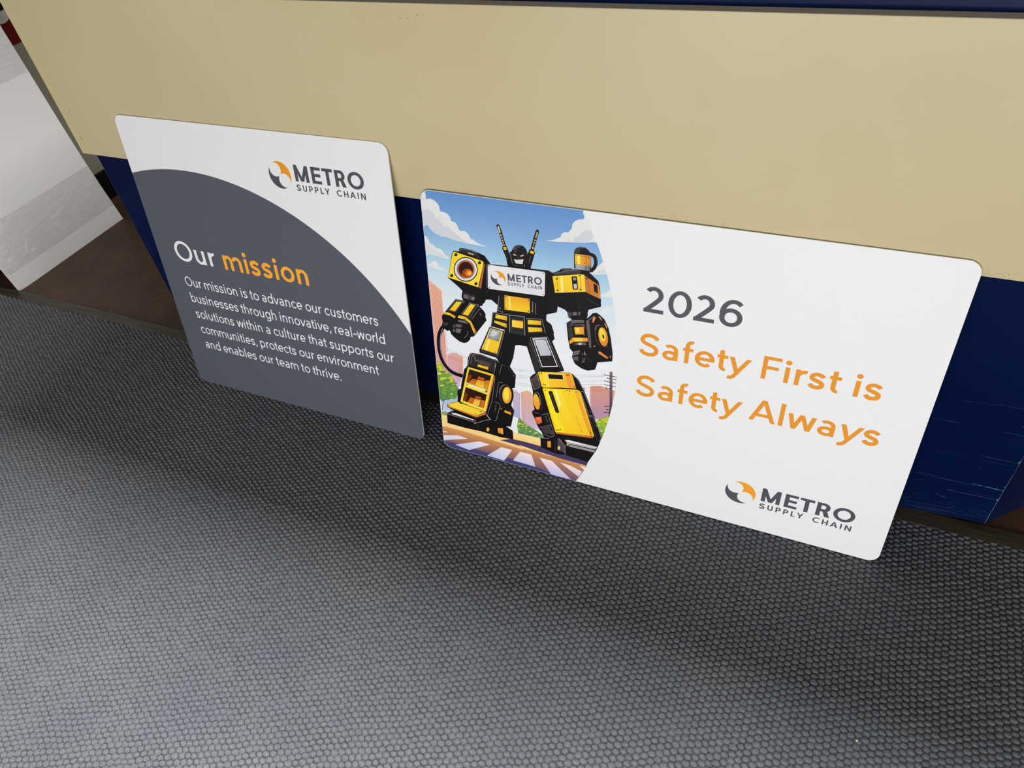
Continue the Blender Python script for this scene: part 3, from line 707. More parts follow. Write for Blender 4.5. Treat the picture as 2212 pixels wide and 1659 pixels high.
(83,-1,0,[198,3627,140,3652,147,3657,191,3637]),
(83,-1,0,[140,3652,137,3726,145,3714,147,3657]),
(83,-1,0,[221,3672,282,3641,275,3637,228,3661]),
(83,-1,0,[282,3641,282,3573,275,3584,275,3637]),
(83,-1,0,[282,3573,224,3598,231,3603,275,3584]),
(83,-1,0,[224,3598,221,3672,228,3661,231,3603]),
(83,-1,0,[57,3676,117,3645,110,3641,64,3664]),
(83,-1,0,[117,3645,118,3577,111,3587,110,3641]),
(83,-1,0,[118,3577,59,3602,66,3606,111,3587]),
(83,-1,0,[59,3602,57,3676,64,3664,66,3606]),
(83,-1,0,[140,3622,201,3591,194,3587,148,3611]),
(83,-1,0,[201,3591,202,3523,195,3533,194,3587]),
(83,-1,0,[202,3523,143,3548,150,3553,195,3533]),
(83,-1,0,[143,3548,140,3622,148,3611,150,3553]),
(83,-1,0,[224,3569,285,3538,278,3533,232,3557]),
(83,-1,0,[285,3538,286,3469,279,3480,278,3533]),
(83,-1,0,[286,3469,227,3494,234,3499,279,3480]),
(83,-1,0,[227,3494,224,3569,232,3557,234,3499]),
(83,-1,0,[59,3572,120,3541,113,3537,67,3560]),
(83,-1,0,[120,3541,120,3472,113,3483,113,3537]),
(83,-1,0,[120,3472,62,3497,69,3502,113,3483]),
(83,-1,0,[62,3497,59,3572,67,3560,69,3502]),
(83,-1,0,[143,3518,204,3487,197,3483,151,3507]),
(83,-1,0,[204,3487,205,3418,198,3429,197,3483]),
(83,-1,0,[205,3418,146,3443,153,3448,198,3429]),
(83,-1,0,[146,3443,143,3518,151,3507,153,3448]),
(83,-1,0,[227,3464,288,3433,281,3429,235,3453]),
(83,-1,0,[288,3433,289,3364,282,3375,281,3429]),
(83,-1,0,[289,3364,231,3389,237,3394,282,3375]),
(83,-1,0,[231,3389,227,3464,235,3453,237,3394]),
(83,-1,0,[62,3467,123,3436,116,3432,69,3456]),
(83,-1,0,[123,3436,123,3367,116,3377,116,3432]),
(83,-1,0,[123,3367,65,3392,72,3397,116,3377]),
(83,-1,0,[65,3392,62,3467,69,3456,72,3397]),
(83,-1,0,[146,3413,208,3382,201,3378,154,3402]),
(83,-1,0,[208,3382,208,3313,201,3323,201,3378]),
(83,-1,0,[208,3313,149,3338,156,3343,201,3323]),
(83,-1,0,[149,3338,146,3413,154,3402,156,3343]),
(83,-1,0,[231,3359,292,3328,285,3324,238,3348]),
(83,-1,0,[292,3328,293,3258,286,3269,285,3324]),
(83,-1,0,[293,3258,234,3284,241,3288,286,3269]),
(83,-1,0,[234,3284,231,3359,238,3348,241,3288]),
(83,-1,0,[64,3362,126,3330,119,3326,72,3350]),
(83,-1,0,[126,3330,126,3261,119,3271,119,3326]),
(83,-1,0,[126,3261,67,3286,74,3291,119,3271]),
(83,-1,0,[67,3286,64,3362,72,3350,74,3291]),
(83,-1,0,[149,3308,211,3276,204,3272,157,3296]),
(83,-1,0,[211,3276,211,3206,204,3217,204,3272]),
(83,-1,0,[211,3206,152,3232,159,3236,204,3217]),
(83,-1,0,[152,3232,149,3308,157,3296,159,3236]),
(83,-1,0,[234,3253,295,3222,289,3218,241,3242]),
(83,-1,0,[295,3222,296,3152,289,3163,289,3218]),
(83,-1,0,[296,3152,237,3177,244,3182,289,3163]),
(83,-1,0,[237,3177,234,3253,241,3242,244,3182]),
(83,-1,0,[67,3255,129,3224,122,3220,75,3244]),
(83,-1,0,[129,3224,129,3154,122,3164,122,3220]),
(83,-1,0,[129,3154,70,3179,77,3184,122,3164]),
(83,-1,0,[70,3179,67,3255,75,3244,77,3184]),
(83,-1,0,[152,3201,214,3169,207,3165,160,3189]),
(83,-1,0,[214,3169,214,3099,207,3110,207,3165]),
(83,-1,0,[214,3099,155,3124,162,3129,207,3110]),
(83,-1,0,[155,3124,152,3201,160,3189,162,3129]),
(83,-1,0,[237,3146,299,3115,292,3111,245,3135]),
(83,-1,0,[299,3115,300,3044,293,3055,292,3111]),
(83,-1,0,[300,3044,241,3070,248,3074,293,3055]),
(83,-1,0,[241,3070,237,3146,245,3135,248,3074]),
(83,-1,0,[70,3148,132,3117,125,3112,77,3136]),
(83,-1,0,[132,3117,132,3046,125,3056,125,3112]),
(83,-1,0,[132,3046,73,3071,80,3076,125,3056]),
(83,-1,0,[73,3071,70,3148,77,3136,80,3076]),
(83,-1,0,[155,3093,217,3062,210,3058,163,3082]),
(83,-1,0,[217,3062,218,2991,211,3002,210,3058]),
(83,-1,0,[218,2991,158,3016,165,3021,211,3002]),
(83,-1,0,[158,3016,155,3093,163,3082,165,3021]),
(83,-1,0,[241,3039,303,3007,296,3003,248,3027]),
(83,-1,0,[303,3007,303,2936,296,2947,296,3003]),
(83,-1,0,[303,2936,244,2962,251,2966,296,2947]),
(83,-1,0,[244,2962,241,3039,248,3027,251,2966]),
(83,-1,0,[73,3040,135,3008,128,3004,80,3028]),
(83,-1,0,[135,3008,135,2937,128,2948,128,3004]),
(83,-1,0,[135,2937,76,2963,82,2967,128,2948]),
(83,-1,0,[76,2963,73,3040,80,3028,82,2967]),
(83,-1,0,[158,2985,220,2954,214,2949,166,2974]),
(83,-1,0,[220,2954,221,2882,214,2893,214,2949]),
(83,-1,0,[221,2882,162,2908,168,2912,214,2893]),
(83,-1,0,[162,2908,158,2985,166,2974,168,2912]),
(83,-1,0,[244,2930,306,2899,299,2894,252,2919]),
(83,-1,0,[306,2899,307,2827,300,2838,299,2894]),
(83,-1,0,[307,2827,248,2853,254,2857,300,2838]),
(83,-1,0,[248,2853,244,2930,252,2919,254,2857]),
(83,-1,0,[75,2931,138,2899,131,2895,83,2920]),
(83,-1,0,[138,2899,138,2828,131,2838,131,2895]),
(83,-1,0,[138,2828,78,2853,85,2858,131,2838]),
(83,-1,0,[78,2853,75,2931,83,2920,85,2858]),
(83,-1,0,[161,2876,224,2844,217,2840,169,2864]),
(83,-1,0,[224,2844,224,2772,217,2783,217,2840]),
(83,-1,0,[224,2772,165,2798,171,2803,217,2783]),
(83,-1,0,[165,2798,161,2876,169,2864,171,2803]),
(83,-1,0,[248,2821,310,2789,303,2785,255,2809]),
(83,-1,0,[310,2789,311,2717,303,2728,303,2785]),
(83,-1,0,[311,2717,251,2743,258,2747,303,2728]),
(83,-1,0,[251,2743,248,2821,255,2809,258,2747]),
(83,-1,0,[78,2821,141,2790,134,2785,86,2810]),
(83,-1,0,[141,2790,141,2717,134,2728,134,2785]),
(83,-1,0,[141,2717,81,2743,88,2747,134,2728]),
(83,-1,0,[81,2743,78,2821,86,2810,88,2747]),
(83,-1,0,[165,2766,227,2734,220,2730,172,2754]),
(83,-1,0,[227,2734,228,2662,221,2672,220,2730]),
(83,-1,0,[228,2662,168,2687,175,2692,221,2672]),
(83,-1,0,[168,2687,165,2766,172,2754,175,2692]),
(83,-1,0,[251,2711,314,2679,307,2675,259,2699]),
(83,-1,0,[314,2679,314,2606,307,2617,307,2675]),
(83,-1,0,[314,2606,254,2632,261,2637,307,2617]),
(83,-1,0,[254,2632,251,2711,259,2699,261,2637]),
(83,-1,0,[81,2711,144,2679,137,2675,88,2699]),
(83,-1,0,[144,2679,144,2606,137,2617,137,2675]),
(83,-1,0,[144,2606,84,2632,91,2636,137,2617]),
(83,-1,0,[84,2632,81,2711,88,2699,91,2636]),
(83,-1,0,[168,2655,230,2623,224,2619,175,2644]),
(83,-1,0,[230,2623,231,2550,224,2561,224,2619]),
(83,-1,0,[231,2550,171,2576,178,2581,224,2561]),
(83,-1,0,[171,2576,168,2655,175,2644,178,2581]),
(83,-1,0,[254,2600,317,2568,310,2563,262,2588]),
(83,-1,0,[317,2568,318,2495,311,2505,310,2563]),
(83,-1,0,[318,2495,258,2520,265,2525,311,2505]),
(83,-1,0,[258,2520,254,2600,262,2588,265,2525]),
(83,-1,0,[84,2599,147,2567,140,2563,91,2588]),
(83,-1,0,[147,2567,147,2494,140,2504,140,2563]),
(83,-1,0,[147,2494,87,2519,94,2524,140,2504]),
(83,-1,0,[87,2519,84,2599,91,2588,94,2524]),
(83,-1,0,[171,2543,234,2511,227,2507,178,2532]),
(83,-1,0,[234,2511,234,2438,227,2449,227,2507]),
(83,-1,0,[234,2438,174,2464,181,2468,227,2449]),
(83,-1,0,[174,2464,171,2543,178,2532,181,2468]),
(83,-1,0,[258,2488,321,2456,314,2451,265,2476]),
(83,-1,0,[321,2456,322,2382,315,2393,314,2451]),
(83,-1,0,[322,2382,261,2408,268,2412,315,2393]),
(83,-1,0,[261,2408,258,2488,265,2476,268,2412]),
(83,-1,0,[87,2487,150,2455,143,2450,94,2475]),
(83,-1,0,[150,2455,150,2381,143,2391,143,2450]),
(83,-1,0,[150,2381,90,2406,96,2411,143,2391]),
(83,-1,0,[90,2406,87,2487,94,2475,96,2411]),
(83,-1,0,[174,2431,237,2399,230,2394,182,2419]),
(83,-1,0,[237,2399,238,2325,231,2335,230,2394]),
(83,-1,0,[238,2325,177,2350,184,2355,231,2335]),
(83,-1,0,[177,2350,174,2431,182,2419,184,2355]),
(83,-1,0,[262,2375,325,2343,318,2338,269,2363]),
(83,-1,0,[325,2343,326,2269,318,2279,318,2338]),
(83,-1,0,[326,2269,265,2294,272,2299,318,2279]),
(83,-1,0,[265,2294,262,2375,269,2363,272,2299]),
(83,-1,0,[89,2373,153,2341,146,2337,97,2362]),
(83,-1,0,[153,2341,153,2267,146,2277,146,2337]),
(83,-1,0,[153,2267,92,2293,99,2297,146,2277]),
(83,-1,0,[92,2293,89,2373,97,2362,99,2297]),
(83,-1,0,[177,2317,241,2285,234,2281,185,2306]),
(83,-1,0,[241,2285,241,2211,234,2221,234,2281]),
(83,-1,0,[241,2211,181,2236,187,2241,234,2221]),
(83,-1,0,[181,2236,177,2317,185,2306,187,2241]),
(83,-1,0,[265,2261,329,2229,322,2225,273,2249]),
(83,-1,0,[329,2229,329,2154,322,2165,322,2225]),
(83,-1,0,[329,2154,269,2180,275,2185,322,2165]),
(83,-1,0,[269,2180,265,2261,273,2249,275,2185]),
(83,-1,0,[92,2259,156,2227,149,2223,100,2248]),
(83,-1,0,[156,2227,156,2152,149,2163,149,2223]),
(83,-1,0,[156,2152,95,2178,102,2182,149,2163]),
(83,-1,0,[95,2178,92,2259,100,2248,102,2182]),
(83,-1,0,[181,2203,244,2171,237,2166,188,2191]),
(83,-1,0,[244,2171,245,2095,238,2106,237,2166]),
(83,-1,0,[245,2095,184,2121,191,2126,238,2106]),
(83,-1,0,[184,2121,181,2203,188,2191,191,2126]),
(84,85,-90,[286,2462,358,2557,482,2596,541,2575,661,2536,634,2138,469,1610,238,1850]),
(86,87,-90,[541,2575,661,2536,631,2106,519,2079]),
(88,-1,0,[293,2434,476,2523,655,2490,655,2486,477,2519,295,2431]),
(88,-1,0,[289,2380,472,2469,652,2439,651,2435,473,2465,291,2376]),
(88,-1,0,[284,2325,468,2414,648,2388,648,2384,468,2410,286,2321]),
(88,-1,0,[280,2269,464,2360,645,2337,644,2333,464,2356,282,2266]),
(88,-1,0,[275,2214,459,2305,641,2285,641,2281,460,2301,277,2210]),
(88,-1,0,[271,2158,455,2250,637,2234,637,2230,456,2246,272,2155]),
(88,-1,0,[266,2102,451,2195,634,2182,633,2178,452,2190,268,2099]),
(88,-1,0,[261,2046,447,2139,630,2130,630,2126,448,2135,263,2042]),
(88,-1,0,[257,1990,442,2083,626,2077,626,2073,443,2079,258,1986]),
(88,-1,0,[252,1933,438,2027,623,2025,623,2021,439,2023,254,1929]),
(88,-1,0,[247,1876,434,1971,619,1972,619,1968,435,1967,249,1872]),
(88,-1,0,[242,1819,429,1914,615,1919,615,1915,431,1910,244,1815]),
(88,-1,0,[309,2492,277,1922,273,1922,305,2492]),
(88,-1,0,[351,2501,317,1931,313,1932,347,2502]),
(88,-1,0,[393,2511,357,1941,353,1941,389,2511]),
(88,-1,0,[434,2520,396,1951,392,1951,430,2521]),
(88,-1,0,[476,2530,436,1960,432,1961,472,2530]),
(88,-1,0,[515,2506,475,1970,471,1970,511,2506]),
(88,-1,0,[556,2510,514,1980,510,1980,552,2511]),
(88,-1,0,[597,2515,553,1989,549,1989,593,2515]),
(88,-1,0,[638,2520,592,1999,588,1999,634,2520]),
(89,90,-90,[14,1459,474,1677,550,1429,434,1125,33,946]),
(91,-1,0,[156,1393,135,1043,127,1043,148,1393]),
(91,-1,0,[215,1408,191,1058,183,1058,207,1409]),
(91,-1,0,[273,1423,247,1073,239,1073,265,1424]),
(91,-1,0,[332,1438,302,1088,294,1089,324,1439]),
(91,-1,0,[390,1453,358,1103,350,1104,382,1454]),
(91,-1,0,[447,1468,413,1118,405,1119,439,1469]),
(92,93,-90,[24,2254,38,2307,53,2268,68,2232,87,2232,106,2234,123,2228,137,2209,148,2182,155,2156,151,2131,142,2107,141,2088,158,2076,183,2070,209,2063,235,2057,261,2051,285,2041,308,2024,328,2003,342,1982,345,1963,342,1944,346,1925,365,1909,391,1893,412,1876,418,1857,418,1836,422,1813,439,1787,461,1758,478,1728,489,1698,495,1667,495,1633,483,1591,465,1545,446,1503,430,1465,413,1430,391,1404,361,1394,327,1393,295,1388,271,1372,251,1352,227,1336,197,1329,163,1326,130,1319,100,1294,71,1265,45,1262,18,1284,7,1307,7,2043]),
(94,-1,0,[117,2159,66,2150,39,2154,45,2170,61,2195,118,2209,132,2187]),
(95,-1,0,[419,1519,387,1505,360,1502,333,1508,359,1531,398,1546,446,1549]),
(96,-1,0,[318,1782,270,1754,219,1754,235,1787,308,1815]),
(94,-1,0,[293,1903,238,1883,177,1873,181,1908,242,1924,294,1934]),
(95,-1,0,[413,1892,376,1865,328,1863,320,1883,334,1912,384,1918,426,1918]),
(94,-1,0,[341,1872,290,1847,247,1851,231,1871,271,1896,312,1903,354,1902]),
(96,-1,0,[452,1811,425,1788,371,1775,363,1799,400,1820,439,1846,475,1837]),
(95,-1,0,[157,1444,104,1399,61,1414,43,1440,120,1465]),
(96,-1,0,[82,1914,52,1882,21,1897,26,1920,88,1945]),
(94,-1,0,[163,2082,99,2068,46,2076,110,2103,176,2122]),
(96,-1,0,[363,1614,325,1585,268,1569,242,1587,257,1617,310,1638,347,1632]),
(96,-1,0,[159,1645,107,1609,60,1621,85,1652,152,1678]),
(94,-1,0,[229,2024,188,2019,169,2025,173,2039,196,2055,225,2056,257,2050]),
(94,-1,0,[193,1858,153,1831,109,1826,73,1831,100,1856,136,1882,163,1869]),
(94,-1,0,[290,1794,229,1766,183,1772,207,1806,257,1809]),
(95,-1,0,[249,1801,238,1770,193,1777,172,1789,200,1819,264,1833]),
(96,-1,0,[193,1444,148,1415,112,1423,75,1426,102,1453,149,1479,185,1468]),
(94,-1,0,[112,2227,53,2204,7,2203,7,2208,28,2234,85,2249]),
(94,-1,0,[150,2154,125,2134,92,2126,51,2122,62,2147,101,2159,146,2175]),
(96,-1,0,[178,1367,138,1332,85,1328,66,1345,97,1377,149,1382]),
(94,-1,0,[138,1692,85,1669,33,1660,45,1688,57,1708,107,1734,117,1710]),
(94,-1,0,[135,1986,107,1967,72,1957,55,1967,39,1989,96,2015,132,2004]),
(96,-1,0,[230,2048,203,2020,164,2026,134,2036,163,2065,212,2076,252,2073]),
(94,-1,0,[114,1999,68,1972,7,1957,7,1962,14,1988,43,2017,100,2022]),
(96,-1,0,[408,1529,389,1500,330,1484,319,1506,323,1528,365,1556,403,1548]),
(95,-1,0,[194,2178,139,2147,105,2160,76,2175,129,2205,166,2195]),
(94,-1,0,[405,1783,379,1751,327,1756,340,1788,394,1799]),
(95,-1,0,[291,1421,257,1409,210,1409,250,1438,298,1464,335,1449]),
(94,-1,0,[221,1644,173,1621,128,1637,192,1676,233,1667]),
(95,-1,0,[204,1847,194,1820,143,1812,102,1810,110,1835,145,1858,200,1872]),
(96,-1,0,[186,1656,130,1643,96,1656,144,1695,185,1682]),
(95,-1,0,[354,1831,305,1803,262,1791,244,1807,270,1831,319,1844]),
(96,-1,0,[77,1563,31,1550,22,1570,64,1603,105,1591]),
(95,-1,0,[227,1535,180,1501,133,1503,105,1518,150,1549,204,1556]),
(95,-1,0,[225,1606,189,1583,144,1582,148,1606,175,1628,212,1633,263,1636]),
(95,-1,0,[231,1819,169,1816,153,1831,189,1852,253,1862]),
(95,-1,0,[410,1725,388,1703,348,1683,329,1697,325,1713,351,1743,386,1732]),
(94,-1,0,[140,2073,116,2053,63,2038,49,2062,99,2082,157,2104]),
(96,-1,0,[364,1728,311,1722,273,1724,284,1756,341,1766,386,1763]),
(96,-1,0,[356,1926,304,1916,269,1922,294,1946,318,1968,364,1974,373,1954]),
(96,-1,0,[244,1641,201,1608,162,1617,149,1645,222,1662]),
(94,-1,0,[139,1894,109,1872,75,1876,75,1894,106,1921,137,1910]),
(95,-1,0,[161,1815,118,1788,101,1808,111,1840,169,1839]),
(96,-1,0,[272,1532,221,1505,172,1506,168,1529,188,1559,235,1559,254,1551]),
(96,-1,0,[443,1753,417,1733,377,1724,366,1741,398,1761,432,1766]),
(96,-1,0,[196,1776,132,1746,112,1766,123,1794,174,1797]),
(95,-1,0,[148,1710,100,1690,52,1684,36,1706,84,1729,118,1736,145,1732]),
(96,-1,0,[104,1582,50,1570,24,1579,29,1598,54,1626,105,1631,107,1608]),
(95,-1,0,[265,1893,197,1868,155,1887,218,1914,266,1923]),
(95,-1,0,[173,1576,116,1549,63,1551,82,1583,128,1606,164,1600]),
(95,-1,0,[142,1821,122,1798,69,1785,59,1808,90,1840,148,1846]),
(96,-1,0,[285,1529,272,1503,212,1486,194,1509,227,1544,273,1541]),
(96,-1,0,[282,1628,228,1600,196,1609,196,1635,269,1660]),
(94,-1,0,[368,1843,299,1817,268,1842,328,1871,383,1877]),
(94,-1,0,[356,1949,339,1924,303,1928,270,1933,296,1957,336,1973,388,1979]),
(96,-1,0,[256,1844,225,1815,175,1811,155,1827,188,1848,218,1866,252,1864]),
(95,-1,0,[196,2018,152,1988,96,1985,109,2013,142,2029,186,2040]),
(94,-1,0,[140,2129,119,2111,71,2093,49,2110,69,2135,114,2156,137,2143]),
(95,-1,0,[422,1693,403,1660,341,1652,313,1671,351,1707,408,1712]),
(95,-1,0,[187,1491,187,1468,136,1450,104,1459,97,1481,144,1503,180,1505]),
(94,-1,0,[157,1697,126,1667,80,1658,28,1651,63,1681,85,1699,135,1716]),
(95,-1,0,[330,2032,276,2016,228,2008,241,2034,262,2051,305,2072,310,2050]),
(96,-1,0,[325,1518,263,1511,244,1526,283,1550,319,1548]),
(96,-1,0,[228,1683,187,1672,144,1677,169,1713,237,1730,263,1710]),
(94,-1,0,[74,1952,33,1941,7,1943,7,1968,30,1982,74,1991,98,1978]),
(95,-1,0,[176,1382,113,1348,48,1351,99,1388,155,1409]),
(94,-1,0,[351,1876,293,1851,265,1872,292,1905,356,1926,378,1904]),
(96,-1,0,[158,2028,99,2011,72,2024,56,2044,106,2067,147,2069,173,2058]),
(96,-1,0,[400,1478,357,1462,339,1474,355,1509,408,1504]),
(94,-1,0,[214,1890,154,1871,121,1888,171,1916,237,1928]),
(95,-1,0,[365,1995,322,1967,259,1965,284,2008,363,2027]),
(96,-1,0,[383,1784,335,1757,284,1746,274,1769,307,1800,347,1794]),
(95,-1,0,[178,1926,124,1894,73,1902,108,1934,162,1950]),
(94,-1,0,[274,2048,232,2018,186,2022,204,2049,249,2062]),
(95,-1,0,[370,1429,287,1402,287,1437,323,1470,373,1465]),
(96,-1,0,[374,1622,319,1597,269,1586,262,1609,302,1630,362,1652]),
(95,-1,0,[98,1484,34,1456,21,1486,71,1526,138,1522]),
(96,-1,0,[153,1384,106,1368,74,1384,127,1419,190,1420]),
(94,-1,0,[348,1518,310,1490,262,1488,281,1515,336,1546]),
(95,-1,0,[115,1852,66,1838,49,1852,75,1882,113,1874]),
(95,-1,0,[284,1948,217,1937,166,1942,214,1983,269,1978]),
(96,-1,0,[189,1730,119,1707,116,1737,155,1763,189,1756]),
(94,-1,0,[153,1854,113,1829,64,1826,47,1851,106,1877,140,1870]),
(95,-1,0,[401,1631,351,1599,313,1619,363,1650,422,1663]),
(95,-1,0,[353,1641,288,1612,254,1628,288,1659,330,1660]),
(96,-1,0,[77,1482,36,1443,7,1448,7,1496,8,1497,68,1501]),
(94,-1,0,[153,2167,119,2149,86,2151,101,2172,149,2190]),
(96,-1,0,[119,1432,58,1413,7,1418,7,1420,30,1457,91,1468,131,1464]),
(96,-1,0,[289,1480,241,1459,197,1446,177,1461,195,1488,239,1501,261,1493]),
(96,-1,0,[311,1853,238,1821,215,1848,245,1887,319,1892]),
(97,-1,0,[106,2148,90,2131,60,2123,31,2127,15,2142,22,2161,46,2174,78,2176,101,2166]),
(98,-1,0,[123,1330,76,1163,47,1017,32,1020,61,1167,107,1334]),
(98,-1,0,[99,1280,180,1387,187,1381,106,1275]),
(98,-1,0,[88,1237,44,1295,52,1300,95,1243]),
(99,100,-90,[10,958,152,1005,158,893,17,854]),
(101,102,-90,[1783,2009,1870,1999,1940,1921,1942,1301,1765,1319]),
(103,-1,0,[1789,1949,1940,1907,1939,1903,1788,1945]),
(103,-1,0,[1788,1884,1939,1843,1938,1839,1786,1880]),
(103,-1,0,[1786,1819,1938,1778,1937,1774,1785,1815]),
(103,-1,0,[1784,1754,1936,1713,1935,1709,1783,1750]),
(103,-1,0,[1783,1689,1935,1647,1934,1644,1782,1685]),
(103,-1,0,[1781,1623,1934,1582,1933,1578,1780,1619]),
(103,-1,0,[1779,1557,1932,1516,1931,1512,1778,1553]),
(103,-1,0,[1777,1490,1931,1449,1930,1445,1776,1486]),
(103,-1,0,[1776,1423,1930,1383,1929,1379,1775,1420]),
(104,105,-90,[1960,1980,2066,2045,2136,2063,2230,1991,2322,1485,2391,1141,2160,1115,1965,1306]),
(106,107,-90,[1960,1980,2066,2045,2061,1128,1965,1306]),
(108,-1,0,[1970,1955,2083,2009,2256,1980,2256,1976,2083,2005,1971,1951]),
(108,-1,0,[1969,1912,2082,1965,2256,1936,2255,1932,2083,1960,1970,1908]),
(108,-1,0,[1968,1869,2081,1920,2256,1891,2255,1887,2082,1916,1970,1865]),
(108,-1,0,[1967,1826,2081,1875,2255,1846,2255,1842,2081,1871,1969,1822]),
(108,-1,0,[1966,1782,2080,1830,2255,1801,2254,1797,2081,1826,1968,1779]),
(108,-1,0,[1966,1739,2080,1785,2254,1756,2254,1752,2080,1780,1967,1735]),
(108,-1,0,[1965,1695,2079,1739,2254,1711,2253,1707,2079,1735,1966,1691]),
(108,-1,0,[1964,1651,2078,1694,2254,1665,2253,1661,2079,1690,1965,1648]),
(108,-1,0,[1963,1607,2078,1648,2253,1620,2253,1616,2078,1644,1965,1604]),
(108,-1,0,[1962,1563,2077,1602,2253,1574,2252,1570,2077,1598,1964,1559]),
(108,-1,0,[1962,1519,2076,1556,2253,1528,2252,1524,2077,1552,1963,1515]),
(108,-1,0,[1961,1475,2076,1510,2252,1482,2252,1478,2076,1506,1962,1471]),
(108,-1,0,[1960,1430,2075,1464,2252,1436,2251,1432,2075,1460,1961,1426]),
(108,-1,0,[1959,1386,2074,1417,2251,1390,2251,1386,2075,1413,1960,1382]),
(108,-1,0,[1958,1341,2074,1371,2251,1343,2250,1339,2074,1367,1959,1337]),
(108,-1,0,[1958,1296,2073,1324,2251,1296,2250,1292,2073,1320,1959,1292]),
(108,-1,0,[1957,1251,2072,1277,2250,1250,2250,1246,2072,1273,1958,1247]),
(108,-1,0,[1956,1205,2072,1230,2250,1203,2249,1199,2072,1226,1957,1202]),
(108,-1,0,[1955,1160,2071,1183,2250,1155,2249,1151,2071,1178,1956,1156]),
(108,-1,0,[1989,2002,1979,1146,1975,1146,1985,2002]),
(108,-1,0,[2024,2011,2019,1157,2015,1157,2020,2011]),
(108,-1,0,[2059,2020,2058,1168,2054,1168,2055,2020]),
(108,-1,0,[2094,2029,2098,1179,2094,1179,2090,2029]),
(108,-1,0,[2129,2038,2138,1191,2134,1191,2125,2038]),
(108,-1,0,[2164,2046,2177,1202,2173,1202,2160,2046]),
(108,-1,0,[2198,2055,2216,1213,2212,1213,2194,2055]),
(108,-1,0,[2233,2064,2255,1224,2251,1224,2229,2064]),
(109,110,-90,[3435,2500,3569,2546,3663,2564,3743,2535,3931,2520,3936,2505,3926,2382,3909,2226,3889,2072,3864,1918,3859,1890,3794,1805,3570,1743,3480,1957,3447,2175]),
(111,112,-90,[3435,2500,3483,2515,3513,1928,3480,1957]),
(113,-1,0,[3460,2466,3664,2527,3933,2495,3932,2491,3665,2523,3461,2462]),
(113,-1,0,[3462,2426,3666,2485,3932,2456,3932,2452,3667,2481,3463,2422]),
(113,-1,0,[3463,2386,3668,2444,3929,2417,3929,2413,3668,2440,3464,2382]),
(113,-1,0,[3465,2346,3670,2403,3926,2378,3925,2374,3670,2398,3466,2342]),
(113,-1,0,[3466,2306,3672,2361,3921,2339,3921,2335,3672,2357,3467,2302]),
(113,-1,0,[3468,2266,3674,2319,3917,2300,3917,2296,3674,2315,3469,2262]),
(113,-1,0,[3469,2225,3676,2277,3913,2260,3912,2256,3676,2273,3470,2221]),
(113,-1,0,[3471,2185,3678,2235,3908,2220,3908,2216,3678,2231,3472,2181]),
(113,-1,0,[3472,2144,3679,2193,3903,2180,3903,2176,3680,2189,3473,2140]),
(113,-1,0,[3474,2103,3681,2151,3898,2140,3897,2136,3682,2147,3475,2099]),
(113,-1,0,[3476,2062,3683,2108,3892,2100,3892,2096,3684,2104,3476,2058]),
(113,-1,0,[3477,2021,3685,2066,3887,2059,3886,2055,3686,2062,3478,2017]),
(113,-1,0,[3479,1980,3687,2023,3880,2018,3879,2014,3688,2019,3479,1976]),
(113,-1,0,[3480,1939,3689,1980,3874,1977,3873,1973,3690,1976,3481,1935]),
(113,-1,0,[3482,1897,3691,1937,3867,1935,3866,1931,3692,1933,3483,1893]),
(113,-1,0,[3483,1856,3693,1894,3860,1894,3859,1890,3693,1890,3484,1852]),
(113,-1,0,[3485,1814,3695,1851,3852,1852,3851,1848,3695,1847,3486,1810]),
(113,-1,0,[3487,1772,3697,1807,3844,1809,3843,1805,3697,1803,3487,1768]),
(113,-1,0,[3477,2504,3514,1746,3510,1746,3473,2504]),
(113,-1,0,[3514,2506,3552,1757,3548,1756,3510,2506]),
(113,-1,0,[3550,2508,3589,1767,3585,1767,3546,2508]),
(113,-1,0,[3587,2510,3626,1777,3622,1777,3583,2510]),
(113,-1,0,[3623,2512,3663,1788,3659,1787,3619,2512]),
(113,-1,0,[3659,2514,3700,1798,3696,1798,3655,2514]),
(113,-1,0,[3695,2516,3736,1808,3732,1808,3691,2515]),
(113,-1,0,[3731,2518,3773,1818,3769,1818,3727,2517]),
(113,-1,0,[3767,2519,3810,1828,3806,1828,3763,2519]),
(113,-1,0,[3803,2521,3846,1839,3842,1838,3799,2521]),
(113,-1,0,[3839,2523,3874,1980,3871,1962,3835,2523]),
(113,-1,0,[3875,2525,3899,2153,3897,2133,3871,2525]),
(113,-1,0,[3911,2527,3923,2350,3920,2327,3907,2527]),
(114,-1,0,[3285,2438,3333,2441,3337,2332,3296,2358]),
(115,-1,0,[202,2687,779,2553,779,2549,201,2684]),
(115,-1,0,[210,2611,778,2527,777,2524,210,2608]),
(115,-1,0,[246,2494,757,2438,756,2435,246,2491]),
(115,-1,0,[259,2462,738,2379,737,2375,258,2459]),
(115,-1,0,[1920,2540,2244,2562,2244,2558,1920,2537]),
(115,-1,0,[1919,2503,2226,2528,2227,2525,1919,2500]),
(115,-1,0,[1917,2400,2174,2415,2175,2412,1917,2396]),
(115,-1,0,[1916,2367,2174,2374,2174,2370,1916,2364]),
(115,-1,0,[1913,2209,2189,2212,2189,2208,1913,2206]),
(115,-1,0,[1912,2161,2189,2174,2189,2170,1912,2158]),
(115,-1,0,[1907,1938,1977,1923,1977,1920,1907,1935]),
(115,-1,0,[1906,1870,1958,1860,1958,1857,1905,1866]),
(115,-1,0,[1905,1811,1957,1801,1957,1798,1904,1807]),
(115,-1,0,[3149,2688,3728,2828,3729,2825,3150,2685]),
(115,-1,0,[3158,2645,3714,2797,3715,2793,3159,2642]),
(115,-1,0,[3248,2571,3734,2697,3735,2693,3249,2568]),
(115,-1,0,[3251,2495,3746,2619,3747,2616,3252,2492]),
